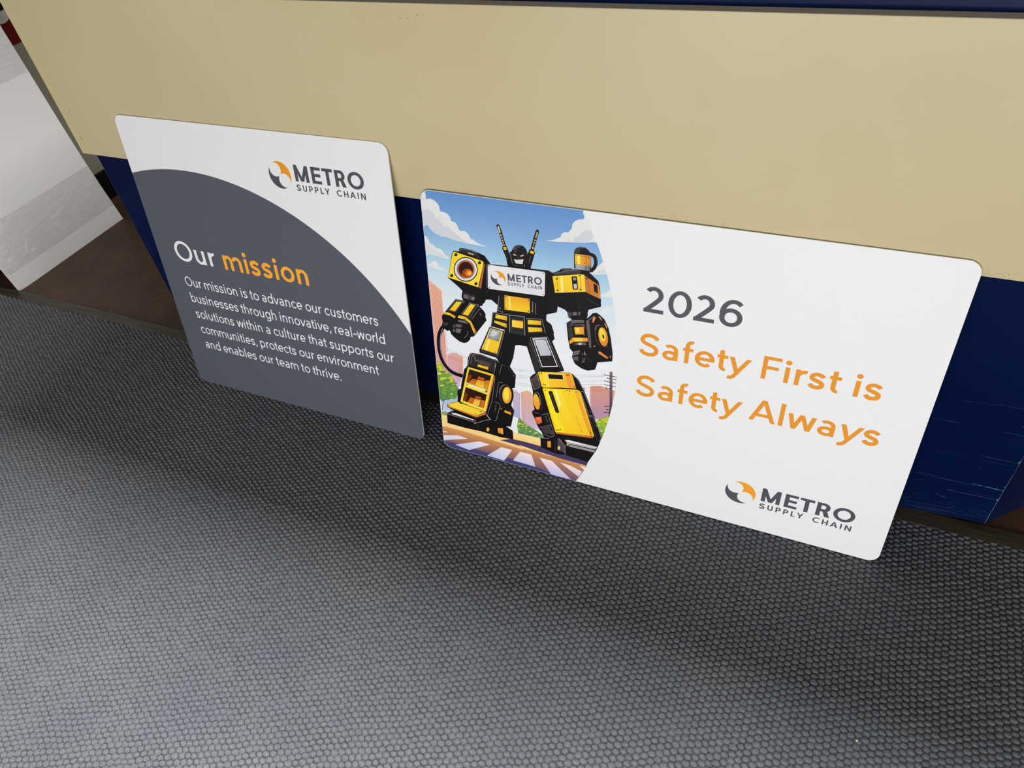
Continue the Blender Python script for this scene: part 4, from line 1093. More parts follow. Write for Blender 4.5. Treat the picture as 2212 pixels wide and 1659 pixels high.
(115,-1,0,[3302,2413,3771,2577,3773,2574,3303,2410]),
(115,-1,0,[3319,2362,3806,2504,3807,2501,3320,2359]),
(115,-1,0,[2221,1913,2255,1914,2255,1911,2221,1909]),
(115,-1,0,[1725,2528,2021,2521,2021,2518,1725,2524]),
(115,-1,0,[1739,2492,2020,2488,2020,2484,1738,2489]),
(115,-1,0,[1850,2380,2019,2386,2019,2382,1850,2377]),
(115,-1,0,[1855,2327,2018,2333,2018,2329,1856,2324]),
(115,-1,0,[1853,2210,2016,2208,2016,2204,1853,2206]),
(115,-1,0,[1852,2170,2015,2164,2015,2160,1852,2167]),
(115,-1,0,[1796,1950,2011,1941,2011,1938,1796,1947]),
(115,-1,0,[1802,1904,2010,1885,2010,1882,1802,1900]),
(115,-1,0,[1801,1847,2009,1829,2009,1825,1800,1844]),
(116,117,-90,[3810,2924,3868,2937,3890,2473,3903,2180,3889,2072,3864,1918,3848,1830,3841,1828,3853,2096]),
(118,-1,0,[3705,2835,3953,2839,3953,2829,3705,2825]),
(118,-1,0,[3738,2838,3732,2828,3720,2825,3713,2832,3719,2843,3731,2846]),
(118,-1,0,[3795,2839,3789,2829,3777,2826,3770,2833,3776,2844,3788,2847]),
(118,-1,0,[3910,2841,3905,2831,3893,2828,3886,2835,3892,2846,3904,2849]),
(118,-1,0,[3953,2831,3944,2829,3937,2836,3943,2847,3954,2849]),
(118,-1,0,[3762,2773,3951,2776,3951,2766,3762,2763]),
(118,-1,0,[3790,2776,3784,2766,3772,2763,3765,2770,3771,2781,3783,2784]),
(118,-1,0,[3832,2777,3827,2766,3815,2763,3808,2771,3814,2781,3826,2784]),
(118,-1,0,[3919,2778,3914,2768,3901,2765,3895,2772,3900,2783,3913,2786]),
(118,-1,0,[3951,2768,3940,2765,3933,2773,3939,2783,3951,2786]),
(118,-1,0,[3712,2694,3948,2699,3948,2693,3948,2689,3712,2684]),
(118,-1,0,[3744,2698,3738,2687,3726,2684,3719,2692,3725,2703,3737,2706]),
(118,-1,0,[3799,2699,3793,2688,3781,2685,3774,2693,3780,2704,3792,2707]),
(118,-1,0,[3910,2701,3904,2690,3892,2687,3886,2695,3891,2706,3903,2709]),
(118,-1,0,[3948,2690,3942,2688,3935,2696,3941,2706,3949,2708,3948,2693]),
(118,-1,0,[3723,2613,3944,2616,3943,2606,3723,2603]),
(118,-1,0,[3754,2617,3748,2606,3736,2603,3729,2610,3735,2621,3747,2624]),
(118,-1,0,[3803,2617,3798,2606,3785,2603,3779,2611,3785,2622,3797,2625]),
(118,-1,0,[3905,2618,3899,2608,3887,2605,3880,2612,3886,2623,3898,2626]),
(118,-1,0,[3943,2608,3932,2605,3925,2613,3931,2624,3943,2627,3944,2625]),
(118,-1,0,[3742,2540,3866,2559,3868,2549,3743,2530]),
(118,-1,0,[3765,2545,3759,2534,3747,2531,3740,2539,3746,2550,3758,2553]),
(118,-1,0,[3792,2549,3786,2539,3774,2535,3767,2543,3773,2554,3785,2557]),
(118,-1,0,[3848,2558,3842,2547,3830,2544,3823,2552,3829,2562,3841,2565]),
(118,-1,0,[3873,2562,3867,2551,3855,2548,3848,2555,3854,2566,3866,2569]),
(118,-1,0,[3746,2109,3896,2146,3897,2138,3897,2136,3749,2100]),
(118,-1,0,[3772,2116,3766,2105,3753,2102,3747,2110,3753,2121,3765,2124]),
(118,-1,0,[3805,2124,3799,2113,3786,2110,3780,2118,3785,2129,3798,2132]),
(118,-1,0,[3872,2141,3866,2129,3854,2126,3847,2134,3853,2145,3865,2149]),
(118,-1,0,[3898,2141,3896,2137,3883,2133,3877,2141,3882,2152,3895,2156,3899,2151]),
(118,-1,0,[3790,2037,3887,2063,3886,2052,3792,2027]),
(118,-1,0,[3812,2043,3806,2032,3793,2028,3786,2036,3792,2048,3805,2051]),
(118,-1,0,[3834,2049,3828,2038,3816,2035,3809,2042,3815,2054,3827,2057]),
(118,-1,0,[3880,2062,3874,2050,3862,2047,3855,2055,3861,2066,3873,2070]),
(118,-1,0,[3886,2054,3882,2053,3875,2060,3881,2072,3889,2074,3889,2072]),
(118,-1,0,[3745,1964,3876,1995,3875,1984,3748,1955]),
(118,-1,0,[3770,1971,3764,1960,3751,1956,3744,1964,3750,1976,3763,1979]),
(118,-1,0,[3799,1978,3793,1967,3781,1963,3774,1971,3780,1982,3793,1986]),
(118,-1,0,[3860,1992,3854,1981,3841,1977,3835,1985,3840,1996,3853,2000]),
(118,-1,0,[3875,1985,3868,1983,3861,1991,3867,2003,3878,2006]),
(119,120,-90,[1894,1317,1932,1320,1983,1260,2031,1224,2089,1188,2169,1155,2249,1125,2304,1097,2355,1069,2424,1036,2479,1002,2499,968,2479,940,2406,925,2283,913,2071,868,1885,880,1859,1100]),
(121,-1,0,[2210,997,2178,988,2155,992,2175,1018,2207,1015]),
(122,-1,0,[2018,1123,1987,1096,1952,1101,1965,1123,1997,1134]),
(121,-1,0,[1929,1108,1904,1097,1886,1104,1903,1122,1931,1133,1956,1127]),
(123,-1,0,[1995,962,1965,936,1921,938,1943,968,1977,971]),
(122,-1,0,[2297,1012,2269,998,2236,987,2241,1006,2251,1017,2272,1032,2305,1034]),
(122,-1,0,[2025,1179,1988,1149,1960,1158,1953,1175,1997,1192]),
(122,-1,0,[2297,1060,2276,1044,2250,1043,2255,1060,2287,1073]),
(121,-1,0,[1959,972,1923,951,1909,967,1926,988,1952,986]),
(122,-1,0,[2107,1153,2066,1143,2042,1140,2048,1156,2068,1173,2100,1174]),
(123,-1,0,[2219,1054,2204,1040,2183,1038,2168,1046,2188,1065,2221,1071]),
(123,-1,0,[1991,1139,1953,1117,1915,1115,1932,1137,1948,1151,1969,1149]),
(123,-1,0,[2167,1114,2146,1098,2112,1093,2121,1118,2163,1132]),
(121,-1,0,[2440,963,2404,947,2391,960,2368,969,2404,983,2431,994,2436,980]),
(121,-1,0,[2469,981,2438,963,2411,968,2411,989,2450,1011,2482,1004]),
(123,-1,0,[2366,983,2340,956,2307,958,2288,967,2309,992,2343,993]),
(122,-1,0,[2189,1040,2175,1023,2135,1012,2126,1033,2161,1056,2189,1053]),
(122,-1,0,[2238,1095,2204,1076,2185,1087,2177,1098,2198,1113,2230,1129,2238,1113]),
(122,-1,0,[2044,980,2022,972,2008,974,1994,983,2019,996,2051,1012,2062,997]),
(122,-1,0,[2220,958,2213,943,2185,932,2157,934,2179,955,2196,967,2213,965]),
(122,-1,0,[2037,1186,1990,1167,1972,1186,2008,1209,2048,1213]),
(122,-1,0,[1917,1134,1894,1121,1871,1123,1868,1137,1890,1156,1920,1160,1928,1148]),
(121,-1,0,[2105,1038,2063,1013,2037,1028,2068,1049,2108,1063]),
(121,-1,0,[2041,1029,2019,1013,1996,1010,1974,1017,2004,1033,2027,1038]),
(121,-1,0,[2087,972,2051,945,2006,943,2027,971,2064,984]),
(121,-1,0,[2261,949,2251,925,2214,925,2212,943,2234,958,2271,971]),
(121,-1,0,[1939,1124,1905,1107,1884,1119,1910,1146,1942,1141]),
(123,-1,0,[2250,1107,2234,1093,2208,1087,2185,1094,2205,1115,2236,1130,2255,1122]),
(123,-1,0,[2185,1088,2161,1069,2150,1083,2129,1091,2160,1105,2180,1106,2209,1107]),
(123,-1,0,[2045,989,2024,978,2003,982,2013,998,2038,1009,2059,1005]),
(122,-1,0,[1941,1173,1903,1149,1873,1164,1909,1193,1945,1193]),
(121,-1,0,[2223,964,2192,947,2152,944,2177,972,2212,978]),
(123,-1,0,[2305,950,2268,945,2246,951,2256,976,2295,982,2303,970]),
(121,-1,0,[2394,963,2391,943,2361,944,2338,944,2342,961,2368,973,2399,981]),
(122,-1,0,[2089,1095,2072,1074,2042,1076,2042,1089,2045,1103,2072,1115,2087,1107]),
(122,-1,0,[1998,1173,1968,1163,1944,1159,1927,1169,1948,1190,1986,1203,2002,1190]),
(123,-1,0,[2052,1036,2013,1017,1979,1017,1999,1040,2036,1054]),
(122,-1,0,[1912,1020,1889,1002,1851,1002,1880,1026,1904,1044,1920,1034]),
(123,-1,0,[2012,1022,2004,1006,1971,995,1947,1003,1960,1026,1995,1036,2025,1041]),
(123,-1,0,[1982,1211,1971,1190,1942,1192,1930,1202,1951,1220,1987,1230]),
(123,-1,0,[2228,963,2208,944,2168,933,2170,959,2211,972]),
(123,-1,0,[2325,1070,2280,1052,2239,1051,2273,1076,2300,1083]),
(123,-1,0,[2231,1028,2190,1005,2153,1008,2175,1032,2196,1050,2223,1047]),
(121,-1,0,[2025,1199,1997,1179,1960,1174,1955,1193,1986,1212,2023,1219]),
(123,-1,0,[2146,976,2124,967,2111,972,2103,982,2125,997,2158,1008,2156,990]),
(123,-1,0,[2133,968,2120,954,2099,946,2081,948,2071,960,2101,971,2119,973]),
(123,-1,0,[2332,1025,2312,1014,2291,1010,2269,1016,2285,1038,2323,1053,2329,1035]),
(121,-1,0,[2034,1040,1999,1020,1967,1014,1966,1035,2007,1050]),
(123,-1,0,[2186,972,2171,952,2137,949,2121,964,2157,985,2196,994]),
(121,-1,0,[1941,1010,1911,994,1886,979,1859,983,1880,1003,1897,1023,1920,1017]),
(123,-1,0,[2419,1016,2385,995,2355,1005,2382,1034,2430,1042]),
(121,-1,0,[2236,1097,2214,1079,2184,1081,2204,1101,2229,1110]),
(123,-1,0,[2135,959,2098,956,2077,962,2094,981,2123,989,2132,980]),
(123,-1,0,[2018,973,1985,966,1973,974,1964,984,1985,1004,2022,1011,2018,991]),
(122,-1,0,[2336,1032,2304,1017,2278,1019,2267,1032,2290,1053,2319,1055,2346,1053]),
(121,-1,0,[2002,1034,1966,1032,1941,1034,1958,1053,1986,1062,1995,1053]),
(98,-1,0,[1982,1017,1986,906,1978,906,1974,1017]),
(98,-1,0,[2163,1017,2167,913,2159,913,2155,1017]),
(98,-1,0,[2306,1017,2310,919,2303,919,2298,1017]),
(124,125,-90,[3590,1642,3611,1714,3650,1775,3700,1806,3761,1829,3842,1879,3858,1882,3836,1764,3804,1611,3768,1460,3731,1318,3720,1316,3674,1394,3629,1497,3600,1573]),
(126,-1,0,[3658,1639,3632,1623,3605,1612,3595,1623,3602,1637,3621,1645,3643,1649]),
(127,-1,0,[3794,1604,3781,1583,3747,1583,3751,1603,3775,1616,3798,1618]),
(126,-1,0,[3780,1510,3759,1503,3757,1517,3762,1536,3787,1541]),
(126,-1,0,[3682,1545,3654,1528,3633,1530,3620,1540,3643,1559,3676,1562]),
(127,-1,0,[3826,1716,3813,1714,3823,1732,3831,1741]),
(127,-1,0,[3786,1534,3761,1534,3747,1541,3755,1555,3776,1569,3794,1568]),
(127,-1,0,[3760,1600,3735,1582,3712,1589,3707,1604,3732,1616,3760,1630,3781,1620]),
(127,-1,0,[3692,1545,3667,1522,3636,1520,3620,1530,3645,1545,3666,1550]),
(128,-1,0,[3773,1480,3750,1482,3734,1493,3757,1517,3781,1514]),
(127,-1,0,[3830,1761,3821,1744,3789,1737,3784,1753,3793,1768,3816,1775,3832,1772]),
(127,-1,0,[3770,1628,3745,1608,3735,1624,3745,1645,3783,1648]),
(127,-1,0,[3781,1785,3750,1773,3735,1784,3750,1798,3775,1815,3800,1806]),
(128,-1,0,[3751,1395,3739,1386,3715,1392,3725,1411,3745,1420,3759,1427]),
(127,-1,0,[3691,1625,3669,1604,3636,1603,3624,1620,3656,1639,3683,1638]),
(127,-1,0,[3819,1767,3790,1749,3761,1749,3772,1769,3801,1778]),
(127,-1,0,[3826,1716,3809,1708,3778,1702,3785,1720,3789,1732,3810,1740,3831,1740]),
(127,-1,0,[3751,1505,3720,1491,3697,1482,3684,1489,3681,1505,3711,1516,3727,1512]),
(126,-1,0,[3743,1524,3716,1503,3700,1515,3699,1526,3716,1537,3732,1534]),
(127,-1,0,[3673,1709,3650,1696,3626,1702,3645,1720,3670,1731,3695,1726]),
(128,-1,0,[3716,1536,3702,1518,3676,1514,3651,1519,3669,1544,3707,1551]),
(127,-1,0,[3754,1495,3727,1475,3687,1471,3710,1495,3735,1505]),
(127,-1,0,[3680,1675,3649,1674,3616,1671,3630,1696,3664,1699,3680,1694]),
(128,-1,0,[3765,1577,3735,1574,3718,1578,3723,1593,3753,1609,3767,1596]),
(126,-1,0,[3748,1691,3717,1680,3683,1672,3698,1693,3716,1707,3744,1709]),
(127,-1,0,[3840,1786,3831,1787,3829,1807,3845,1812]),
(127,-1,0,[3799,1591,3785,1584,3766,1592,3774,1606,3791,1618,3806,1620,3804,1611]),
(127,-1,0,[3818,1707,3789,1691,3772,1702,3776,1715,3791,1725,3815,1735,3828,1729,3826,1717]),
(128,-1,0,[3663,1561,3639,1540,3605,1547,3633,1572,3661,1574]),
(126,-1,0,[3746,1606,3729,1583,3696,1586,3694,1602,3715,1623,3740,1618]),
(126,-1,0,[3780,1532,3756,1519,3725,1516,3741,1536,3750,1548,3778,1562,3778,1544]),
(128,-1,0,[3824,1707,3809,1685,3774,1683,3775,1700,3791,1713,3813,1717,3824,1708]),
(126,-1,0,[3802,1602,3801,1602,3786,1609,3806,1621,3804,1611]),
(126,-1,0,[3728,1532,3704,1514,3679,1519,3684,1541,3724,1550]),
(126,-1,0,[3769,1617,3752,1596,3721,1592,3696,1596,3712,1614,3733,1627,3760,1631]),
(128,-1,0,[3725,1451,3695,1445,3666,1450,3700,1468,3729,1472]),
(128,-1,0,[3685,1742,3664,1734,3652,1740,3652,1750,3665,1769,3693,1768,3693,1754]),
(129,130,-90,[7,875,142,888,1605,968,1754,899,1993,908,2408,919,2471,7,207,7,168,11,130,22,96,41,66,66,41,96,22,130,11,168,7,207]),
(131,132,-90,[1885,891,2426,924,2426,715,1881,699]),
(133,134,-90,[7,577,133,592,588,597,1126,567,1986,514,2784,517,3438,485,3414,428,3349,286,3281,146,3209,7,207,7,168,11,130,22,96,41,66,66,41,96,22,130,11,168,7,207]),
(135,136,-90,[19,141,297,176,946,133,1579,146,1980,163,2607,38,3005,37,3110,7,207,7,168,11,130,22,96,41,66,66,41,96,22,130]),
(137,-1,0,[7,581,133,595,588,592,1126,560,1987,510,1986,494,1125,544,587,576,133,579,7,565]),
(138,-1,0,[1878,576,2245,570,2605,553,3445,501,3440,489,2605,541,2244,558,1878,564]),
(139,-1,0,[7,632,136,633,591,647,1129,625,1988,571,1987,563,1129,617,591,638,137,625,7,624]),
(140,-1,0,[7,509,807,510,1742,433,1742,429,807,507,7,506]),
(140,-1,0,[7,461,804,470,1742,400,1741,397,804,466,7,457]),
(140,-1,0,[7,413,802,430,1741,368,1740,364,802,426,7,409]),
(140,-1,0,[7,364,800,389,1740,335,1740,332,799,386,7,361]),
(140,-1,0,[7,316,797,349,1739,303,1739,299,797,345,7,312]),
(140,-1,0,[7,267,795,308,1738,270,1738,266,795,304,7,264]),
(140,-1,0,[7,219,792,267,1737,237,1737,234,792,264,7,215]),
(141,-1,0,[30,153,624,165,1422,136,1422,132,624,161,30,149]),
(141,-1,0,[28,119,622,128,1421,102,1421,98,622,124,30,115]),
(141,-1,0,[50,85,619,90,1420,69,1420,65,619,86,53,81]),
(141,-1,0,[84,50,617,52,1419,35,1419,31,617,48,89,46]),
(141,-1,0,[153,15,614,14,1090,7,834,7,614,10,166,11]),
(142,-1,0,[2207,458,2785,445,3139,408,3138,404,2784,441,2207,454]),
(142,-1,0,[2207,393,2785,376,3140,344,3140,340,2785,372,2206,389]),
(142,-1,0,[2206,328,2786,307,3142,280,3141,276,2786,303,2206,324]),
(142,-1,0,[2205,262,2787,238,3143,215,3143,211,2787,234,2205,258]),
(142,-1,0,[2205,196,2788,169,3145,151,3144,147,2787,165,2205,192]),
(143,-1,0,[7,426,38,433,161,428,7,381]),
(144,145,-90,[7,309,397,416,639,387,12,165,11,168,7,207]),
(146,147,-110,[293,119,928,400,1189,388,651,70]),
(148,147,-110,[1463,400,1726,399,1521,36,1102,52]),
(149,150,-90,[1912,408,2179,415,2274,102,1737,112]),
(151,152,-90,[2371,388,2651,390,3098,13,2732,7,2643,7]),
(153,154,-90,[2842,401,3068,394,3342,311,3268,146]),
(155,-1,0,[3277,454,3429,462,3415,429,3384,374]),
(156,-1,0,[1719,706,1990,717,2408,709,2958,656,3462,619,3435,497,2784,517,2244,553,1879,601,1987,567,1439,588]),
(157,-1,0,[326,3177,310,3159,289,3134,266,3106,246,3076,228,3042,209,3003,192,2962,178,2920,168,2878,161,2833,156,2787,152,2740,150,2692,150,2643,152,2594,157,2546,163,2498,172,2450,184,2404,198,2362,215,2323,236,2287,259,2253,285,2222,313,2191,343,2164,375,2141,412,2124,464,2112,532,2104,597,2100,643,2096,637,2006,591,2010,523,2015,449,2023,382,2039,330,2063,286,2094,250,2127,217,2162,187,2199,159,2240,135,2283,114,2329,97,2378,84,2431,75,2483,67,2536,62,2588,60,2641,60,2694,62,2745,66,2795,72,2846,80,2896,92,2945,108,2993,127,3039,147,3083,169,3122,193,3159,220,3192,242,3218,258,3236]),
(158,-1,0,[234,3117,223,3086,206,3043,188,2991,174,2939,163,2883,154,2822,147,2760,143,2703,142,2650,142,2600,146,2551,153,2503,164,2454,179,2405,197,2357,219,2313,245,2272,275,2233,308,2198,344,2169,389,2146,441,2129,489,2117,522,2108,520,2099,487,2108,438,2121,385,2138,339,2161,302,2191,268,2227,237,2267,211,2309,189,2354,170,2402,155,2451,144,2501,137,2550,133,2599,133,2650,134,2703,138,2761,145,2823,154,2884,165,2941,179,2994,197,3046,214,3090,226,3120]),
(157,-1,0,[457,4308,1325,4442,1314,4198,1773,4199,1509,3898,1373,3987,1262,3969,1223,3886,1201,3875,1170,3813,1085,3797,775,3809,726,3926,753,4070]),
(159,-1,0,[785,4000,872,3995,859,3902,765,3917]),
(160,-1,0,[881,3994,942,3988,920,3899,866,3902]),
(161,-1,0,[953,3979,1023,3978,996,3903,931,3900]),
(162,-1,0,[753,4053,819,4030,1014,4010,1013,4003,817,4023,751,4046]),
(157,-1,0,[629,4888,732,4882,750,4943,793,4965,976,4964,1148,4926,1280,4882,1390,4745,1338,4710,1311,4147,738,4092,453,4294,472,4355,583,4826]),
(163,-1,0,[770,4933,974,4938,1120,4903,1195,4805,1063,4842,752,4878]),
(158,-1,0,[754,4900,783,4948,975,4952,1128,4916,1127,4910,975,4946,786,4942,759,4897]),
(164,-1,0,[931,4899,1058,4879,1044,4861,936,4873]),
(165,166,-60,[635,4867,1220,4770,1253,4742,1108,4203,471,4300,469,4327,597,4828]),
(167,-1,0,[1256,4730,1273,4700,1165,4186,1124,4195]),
(157,-1,0,[1108,4662,1118,4612,1118,4559,1106,4504,1084,4451,1052,4401,1011,4357,963,4321,911,4294,856,4277,801,4272,749,4279,701,4297,661,4326,630,4365,608,4411,598,4462,600,4516,613,4572,637,4625,670,4674,712,4717,760,4752,812,4778,865,4793,919,4797,970,4790,1016,4772,1055,4744,1086,4707]),
(168,-1,0,[1089,4653,1099,4607,1099,4558,1088,4508,1067,4459,1037,4413,999,4372,955,4339,907,4314,856,4299,805,4294,757,4300,713,4317,676,4343,647,4378,627,4420,618,4467,620,4517,632,4568,654,4617,685,4663,723,4702,768,4735,816,4758,866,4772,915,4776,962,4770,1005,4753,1041,4728,1070,4694]),
(169,-1,0,[1063,4640,1072,4599,1071,4556,1061,4512,1043,4468,1016,4428,983,4392,944,4362,901,4340,856,4327,812,4323,769,4328,731,4343,698,4366,672,4397,655,4434,647,4475,648,4520,659,4564,678,4608,705,4648,739,4683,779,4712,821,4733,865,4745,909,4749,951,4743,988,4728,1020,4706,1046,4676]),
(157,-1,0,[1039,4628,1047,4591,1047,4552,1038,4512,1022,4473,999,4437,970,4405,935,4379,898,4360,858,4348,819,4345,781,4350,747,4364,718,4385,695,4413,679,4446,672,4484,673,4523,682,4564,699,4603,723,4638,752,4670,787,4695,824,4714,863,4725,902,4727,939,4722,972,4709,1001,4688,1024,4660]),
(170,-1,0,[1031,4624,1039,4589,1038,4552,1030,4514,1015,4477,993,4442,965,4412,932,4387,896,4368,858,4357,820,4354,785,4359,752,4372,724,4392,702,4419,688,4451,681,4486,681,4524,690,4562,706,4599,729,4633,758,4663,790,4688,826,4705,863,4716,900,4718,936,4713,968,4701,995,4681,1016,4655]),
(171,-1,0,[1010,4613,1017,4582,1017,4549,1010,4515,996,4483,977,4452,952,4426,924,4404,892,4387,859,4378,826,4375,795,4380,766,4392,742,4410,722,4433,709,4462,703,4493,704,4526,711,4560,725,4593,745,4623,770,4650,798,4671,830,4687,862,4696,895,4698,926,4693,954,4682,978,4664,997,4641]),
(172,-1,0,[983,4524,985,4501,979,4475,964,4449,943,4425,915,4404,885,4388,853,4379,823,4377,798,4383,779,4396,768,4415,765,4438,772,4464,787,4490,809,4514,836,4535,867,4550,898,4559,927,4561,952,4555,971,4542]),
(173,-1,0,[989,4510,992,4492,988,4473,978,4454,963,4436,944,4421,923,4410,900,4404,879,4404,861,4409,848,4419,839,4434,837,4451,841,4471,851,4490,866,4508,885,4523,906,4534,928,4540,949,4540,967,4535,981,4524]),
(174,-1,0,[983,4494,983,4473,971,4451,950,4435,925,4428,904,4433,892,4447,892,4468,905,4490,926,4506,950,4513,971,4508]),
(157,-1,0,[702,4815,697,4797,683,4783,665,4776,648,4778,636,4788,633,4804,639,4821,652,4835,670,4842,687,4841,699,4830]),
(162,-1,0,[679,4811,672,4801,661,4799,656,4808,663,4818,674,4819]),
(157,-1,0,[1198,4730,1193,4712,1180,4698,1162,4691,1146,4693,1134,4703,1130,4719,1136,4736,1149,4750,1166,4757,1183,4755,1194,4745]),
(162,-1,0,[1175,4726,1169,4716,1158,4714,1153,4722,1159,4732,1170,4734]),
(157,-1,0,[577,4361,571,4343,557,4329,539,4321,521,4323,509,4333,506,4349,512,4367,526,4382,544,4390,562,4388,574,4378]),
(162,-1,0,[553,4357,547,4347,535,4345,530,4353,537,4364,548,4366]),
(157,-1,0,[1099,4279,1093,4261,1079,4246,1062,4238,1045,4240,1033,4250,1029,4267,1035,4284,1048,4299,1066,4307,1083,4305,1095,4295]),
(162,-1,0,[1075,4275,1069,4264,1058,4262,1053,4271,1059,4281,1070,4283]),
(157,-1,0,[470,4296,1105,4198,1256,4738,1262,4736,1110,4191,470,4290]),
(157,-1,0,[586,3858,785,3856,810,3818,905,3844,1108,3832,1124,3783,1207,3707,1240,3643,1231,3582,1256,3518,947,3082,873,3056,857,2992,791,2913,715,2880,623,2885,495,2963,426,3024,400,3109,341,3085,284,3115,208,3141,251,3287,236,3373,248,3419,319,3521]),
(175,-1,0,[577,3835,763,3837,585,3558,364,3537]),
(175,-1,0,[890,3823,1087,3818,903,3476,682,3505]),
(157,-1,0,[604,3813,736,3821,721,3813,609,3804]),
(157,-1,0,[736,3821,559,3574,555,3583,721,3813]),
(157,-1,0,[559,3574,423,3582,439,3590,555,3583]),
(157,-1,0,[423,3582,604,3813,609,3804,439,3590]),
(165,176,-60,[606,3808,729,3817,557,3579,431,3586]),
(157,-1,0,[912,3814,1031,3809,1015,3801,917,3805]),
(157,-1,0,[1031,3809,845,3532,841,3541,1015,3801]),
(157,-1,0,[845,3532,718,3546,734,3553,841,3541]),
(157,-1,0,[718,3546,912,3814,917,3805,734,3553]),
(165,176,-60,[914,3809,1023,3805,843,3536,726,3549]),
(158,-1,0,[577,3842,789,3847,762,3791,757,3793,781,3842,577,3837]),
(158,-1,0,[883,3829,1098,3829,1080,3780,1075,3782,1091,3824,883,3824]),
(158,-1,0,[922,3848,702,3550,698,3553,918,3851]),
(158,-1,0,[930,3483,1116,3751,1120,3748,935,3481]),
(158,-1,0,[1115,3655,1146,3582,1142,3580,1110,3653]),
(158,-1,0,[316,3515,575,3837,578,3834,319,3512]),
(177,165,180,[318,3518,436,3522,560,3466,533,3414,431,3463,292,3469]),
(177,165,150,[642,3508,790,3494,907,3419,1009,3194,957,3148,878,3362,772,3438,605,3443]),
(157,-1,0,[481,3497,475,3487,465,3485,460,3493,466,3503,476,3505]),
(157,-1,0,[357,3502,351,3492,340,3490,336,3498,342,3508,352,3510]),
(157,-1,0,[676,3486,671,3476,660,3474,656,3482,662,3492,672,3494]),
(157,-1,0,[790,3462,785,3453,775,3450,770,3458,776,3468,786,3470]),
(157,-1,0,[898,3388,892,3378,882,3376,878,3384,883,3394,893,3396]),
(157,-1,0,[982,3189,977,3178,967,3176,962,3184,968,3194,978,3197]),
(157,-1,0,[292,3467,530,3410,529,3405,291,3462]),
(157,-1,0,[605,3440,772,3435,876,3359,873,3355,770,3430,605,3435]),
(178,-1,0,[616,3397,777,3407,830,3345,744,3350,599,3357]),
(179,-1,0,[568,3299,705,3298,663,3230,545,3221]),
(180,-1,0,[482,3252,550,3291,536,3212,489,3172]),
(178,-1,0,[560,3194,663,3196,627,3108,539,3111]),
(162,-1,0,[481,3163,535,3167,520,3092,461,3095]),
(158,-1,0,[544,3100,625,3102,664,3195,668,3193,629,3097,544,3095]),
(158,-1,0,[815,3180,818,3120,769,3042,721,2994,718,2998,765,3045,813,3122,810,3180]),
(157,-1,0,[256,3276,395,3287,327,3131,199,3135]),
(158,-1,0,[274,3265,371,3266,371,3261,274,3260]),
(158,-1,0,[256,3231,353,3229,353,3224,256,3226]),
(162,-1,0,[238,3191,332,3188,331,3182,238,3185]),
(157,-1,0,[1309,4732,1788,4754,2558,4796,2658,4758,2754,4803,2761,4175,2731,3978,2531,3893,2494,3834,1483,3728,1515,3941,1419,4081,1262,4092]),
(181,182,-45,[1335,4694,1358,4714,2476,4755,2496,4736,2489,4288,2470,4262,1342,4214,1318,4233]),
(158,-1,0,[1294,4225,1314,4702,1344,4727,1723,4756,1724,4751,1346,4722,1319,4699,1299,4225]),
(183,-1,0,[1373,4693,1369,4684,1361,4679,1352,4681,1349,4689,1353,4698,1362,4703,1370,4701]),
(183,-1,0,[2481,4727,2478,4718,2470,4713,2462,4715,2459,4723,2462,4732,2470,4736,2478,4734]),
(183,-1,0,[2479,4293,2476,4284,2467,4279,2459,4281,2456,4289,2459,4298,2467,4303,2476,4301]),
(183,-1,0,[1363,4250,1359,4241,1350,4235,1341,4237,1338,4246,1342,4255,1351,4260,1359,4258]),
(157,-1,0,[1845,4695,1841,4689,1835,4687,1832,4693,1835,4699,1841,4700]),
(157,-1,0,[2150,4053,2733,4123,2734,4003,2522,3894,2522,3744,2634,3642,2695,3403,2636,3320,2477,3385,2143,3499]),
(184,-1,0,[1529,4109,2188,4153,2293,4087,2276,3831,1524,3768]),
(158,-1,0,[1548,4104,1513,3784,1623,3766,1622,3759,1505,3778,1541,4105]),
(158,-1,0,[2247,4109,2245,3883,2238,3883,2240,4109]),
(158,-1,0,[2311,4090,2309,3848,2302,3848,2304,4090]),
(157,-1,0,[1658,4142,2185,4160,2176,4151,1667,4133]),
(157,-1,0,[2185,4160,2189,3856,2180,3864,2176,4151]),
(157,-1,0,[2189,3856,1651,3824,1661,3834,2180,3864]),
(157,-1,0,[1651,3824,1658,4142,1667,4133,1661,3834]),
(185,186,90,[1662,4137,2181,4155,2185,3860,1656,3829]),
(187,-1,0,[1746,4118,1785,4121,1785,3850,1746,3847]),
(157,-1,0,[1698,4109,1693,4097,1681,4092,1672,4098,1672,4110,1682,4120,1693,4119]),
(157,-1,0,[2171,4126,2166,4115,2154,4110,2145,4116,2146,4128,2155,4137,2166,4136]),
(157,-1,0,[2168,3892,2163,3880,2151,3875,2142,3881,2142,3894,2152,3903,2163,3903]),
(157,-1,0,[1695,3864,1689,3852,1677,3847,1668,3853,1668,3866,1678,3875,1690,3875]),
(188,-1,0,[1574,3841,1568,3830,1556,3828,1550,3837,1557,3848,1569,3851]),
(188,-1,0,[2242,3907,2236,3895,2225,3893,2219,3902,2225,3914,2237,3916]),
(157,-1,0,[1683,3461,1902,3449,2005,3125,1810,3053,1644,3105]),
(157,-1,0,[1404,3728,1720,3750,2077,3796,2471,3810,2554,3740,2622,3702,2679,3535,2661,3378,2533,3252,2418,3227,2106,3118,1861,3123,1629,3378,1345,3398,1363,3529]),
(189,-1,0,[1388,3707,1472,3738,1732,3732,1709,3409,1348,3429]),
(158,-1,0,[1356,3439,1391,3674,1421,3724,1732,3731,1732,3725,1425,3718,1396,3672,1362,3438]),
(157,-1,0,[1461,3695,1704,3691,1698,3685,1466,3689]),
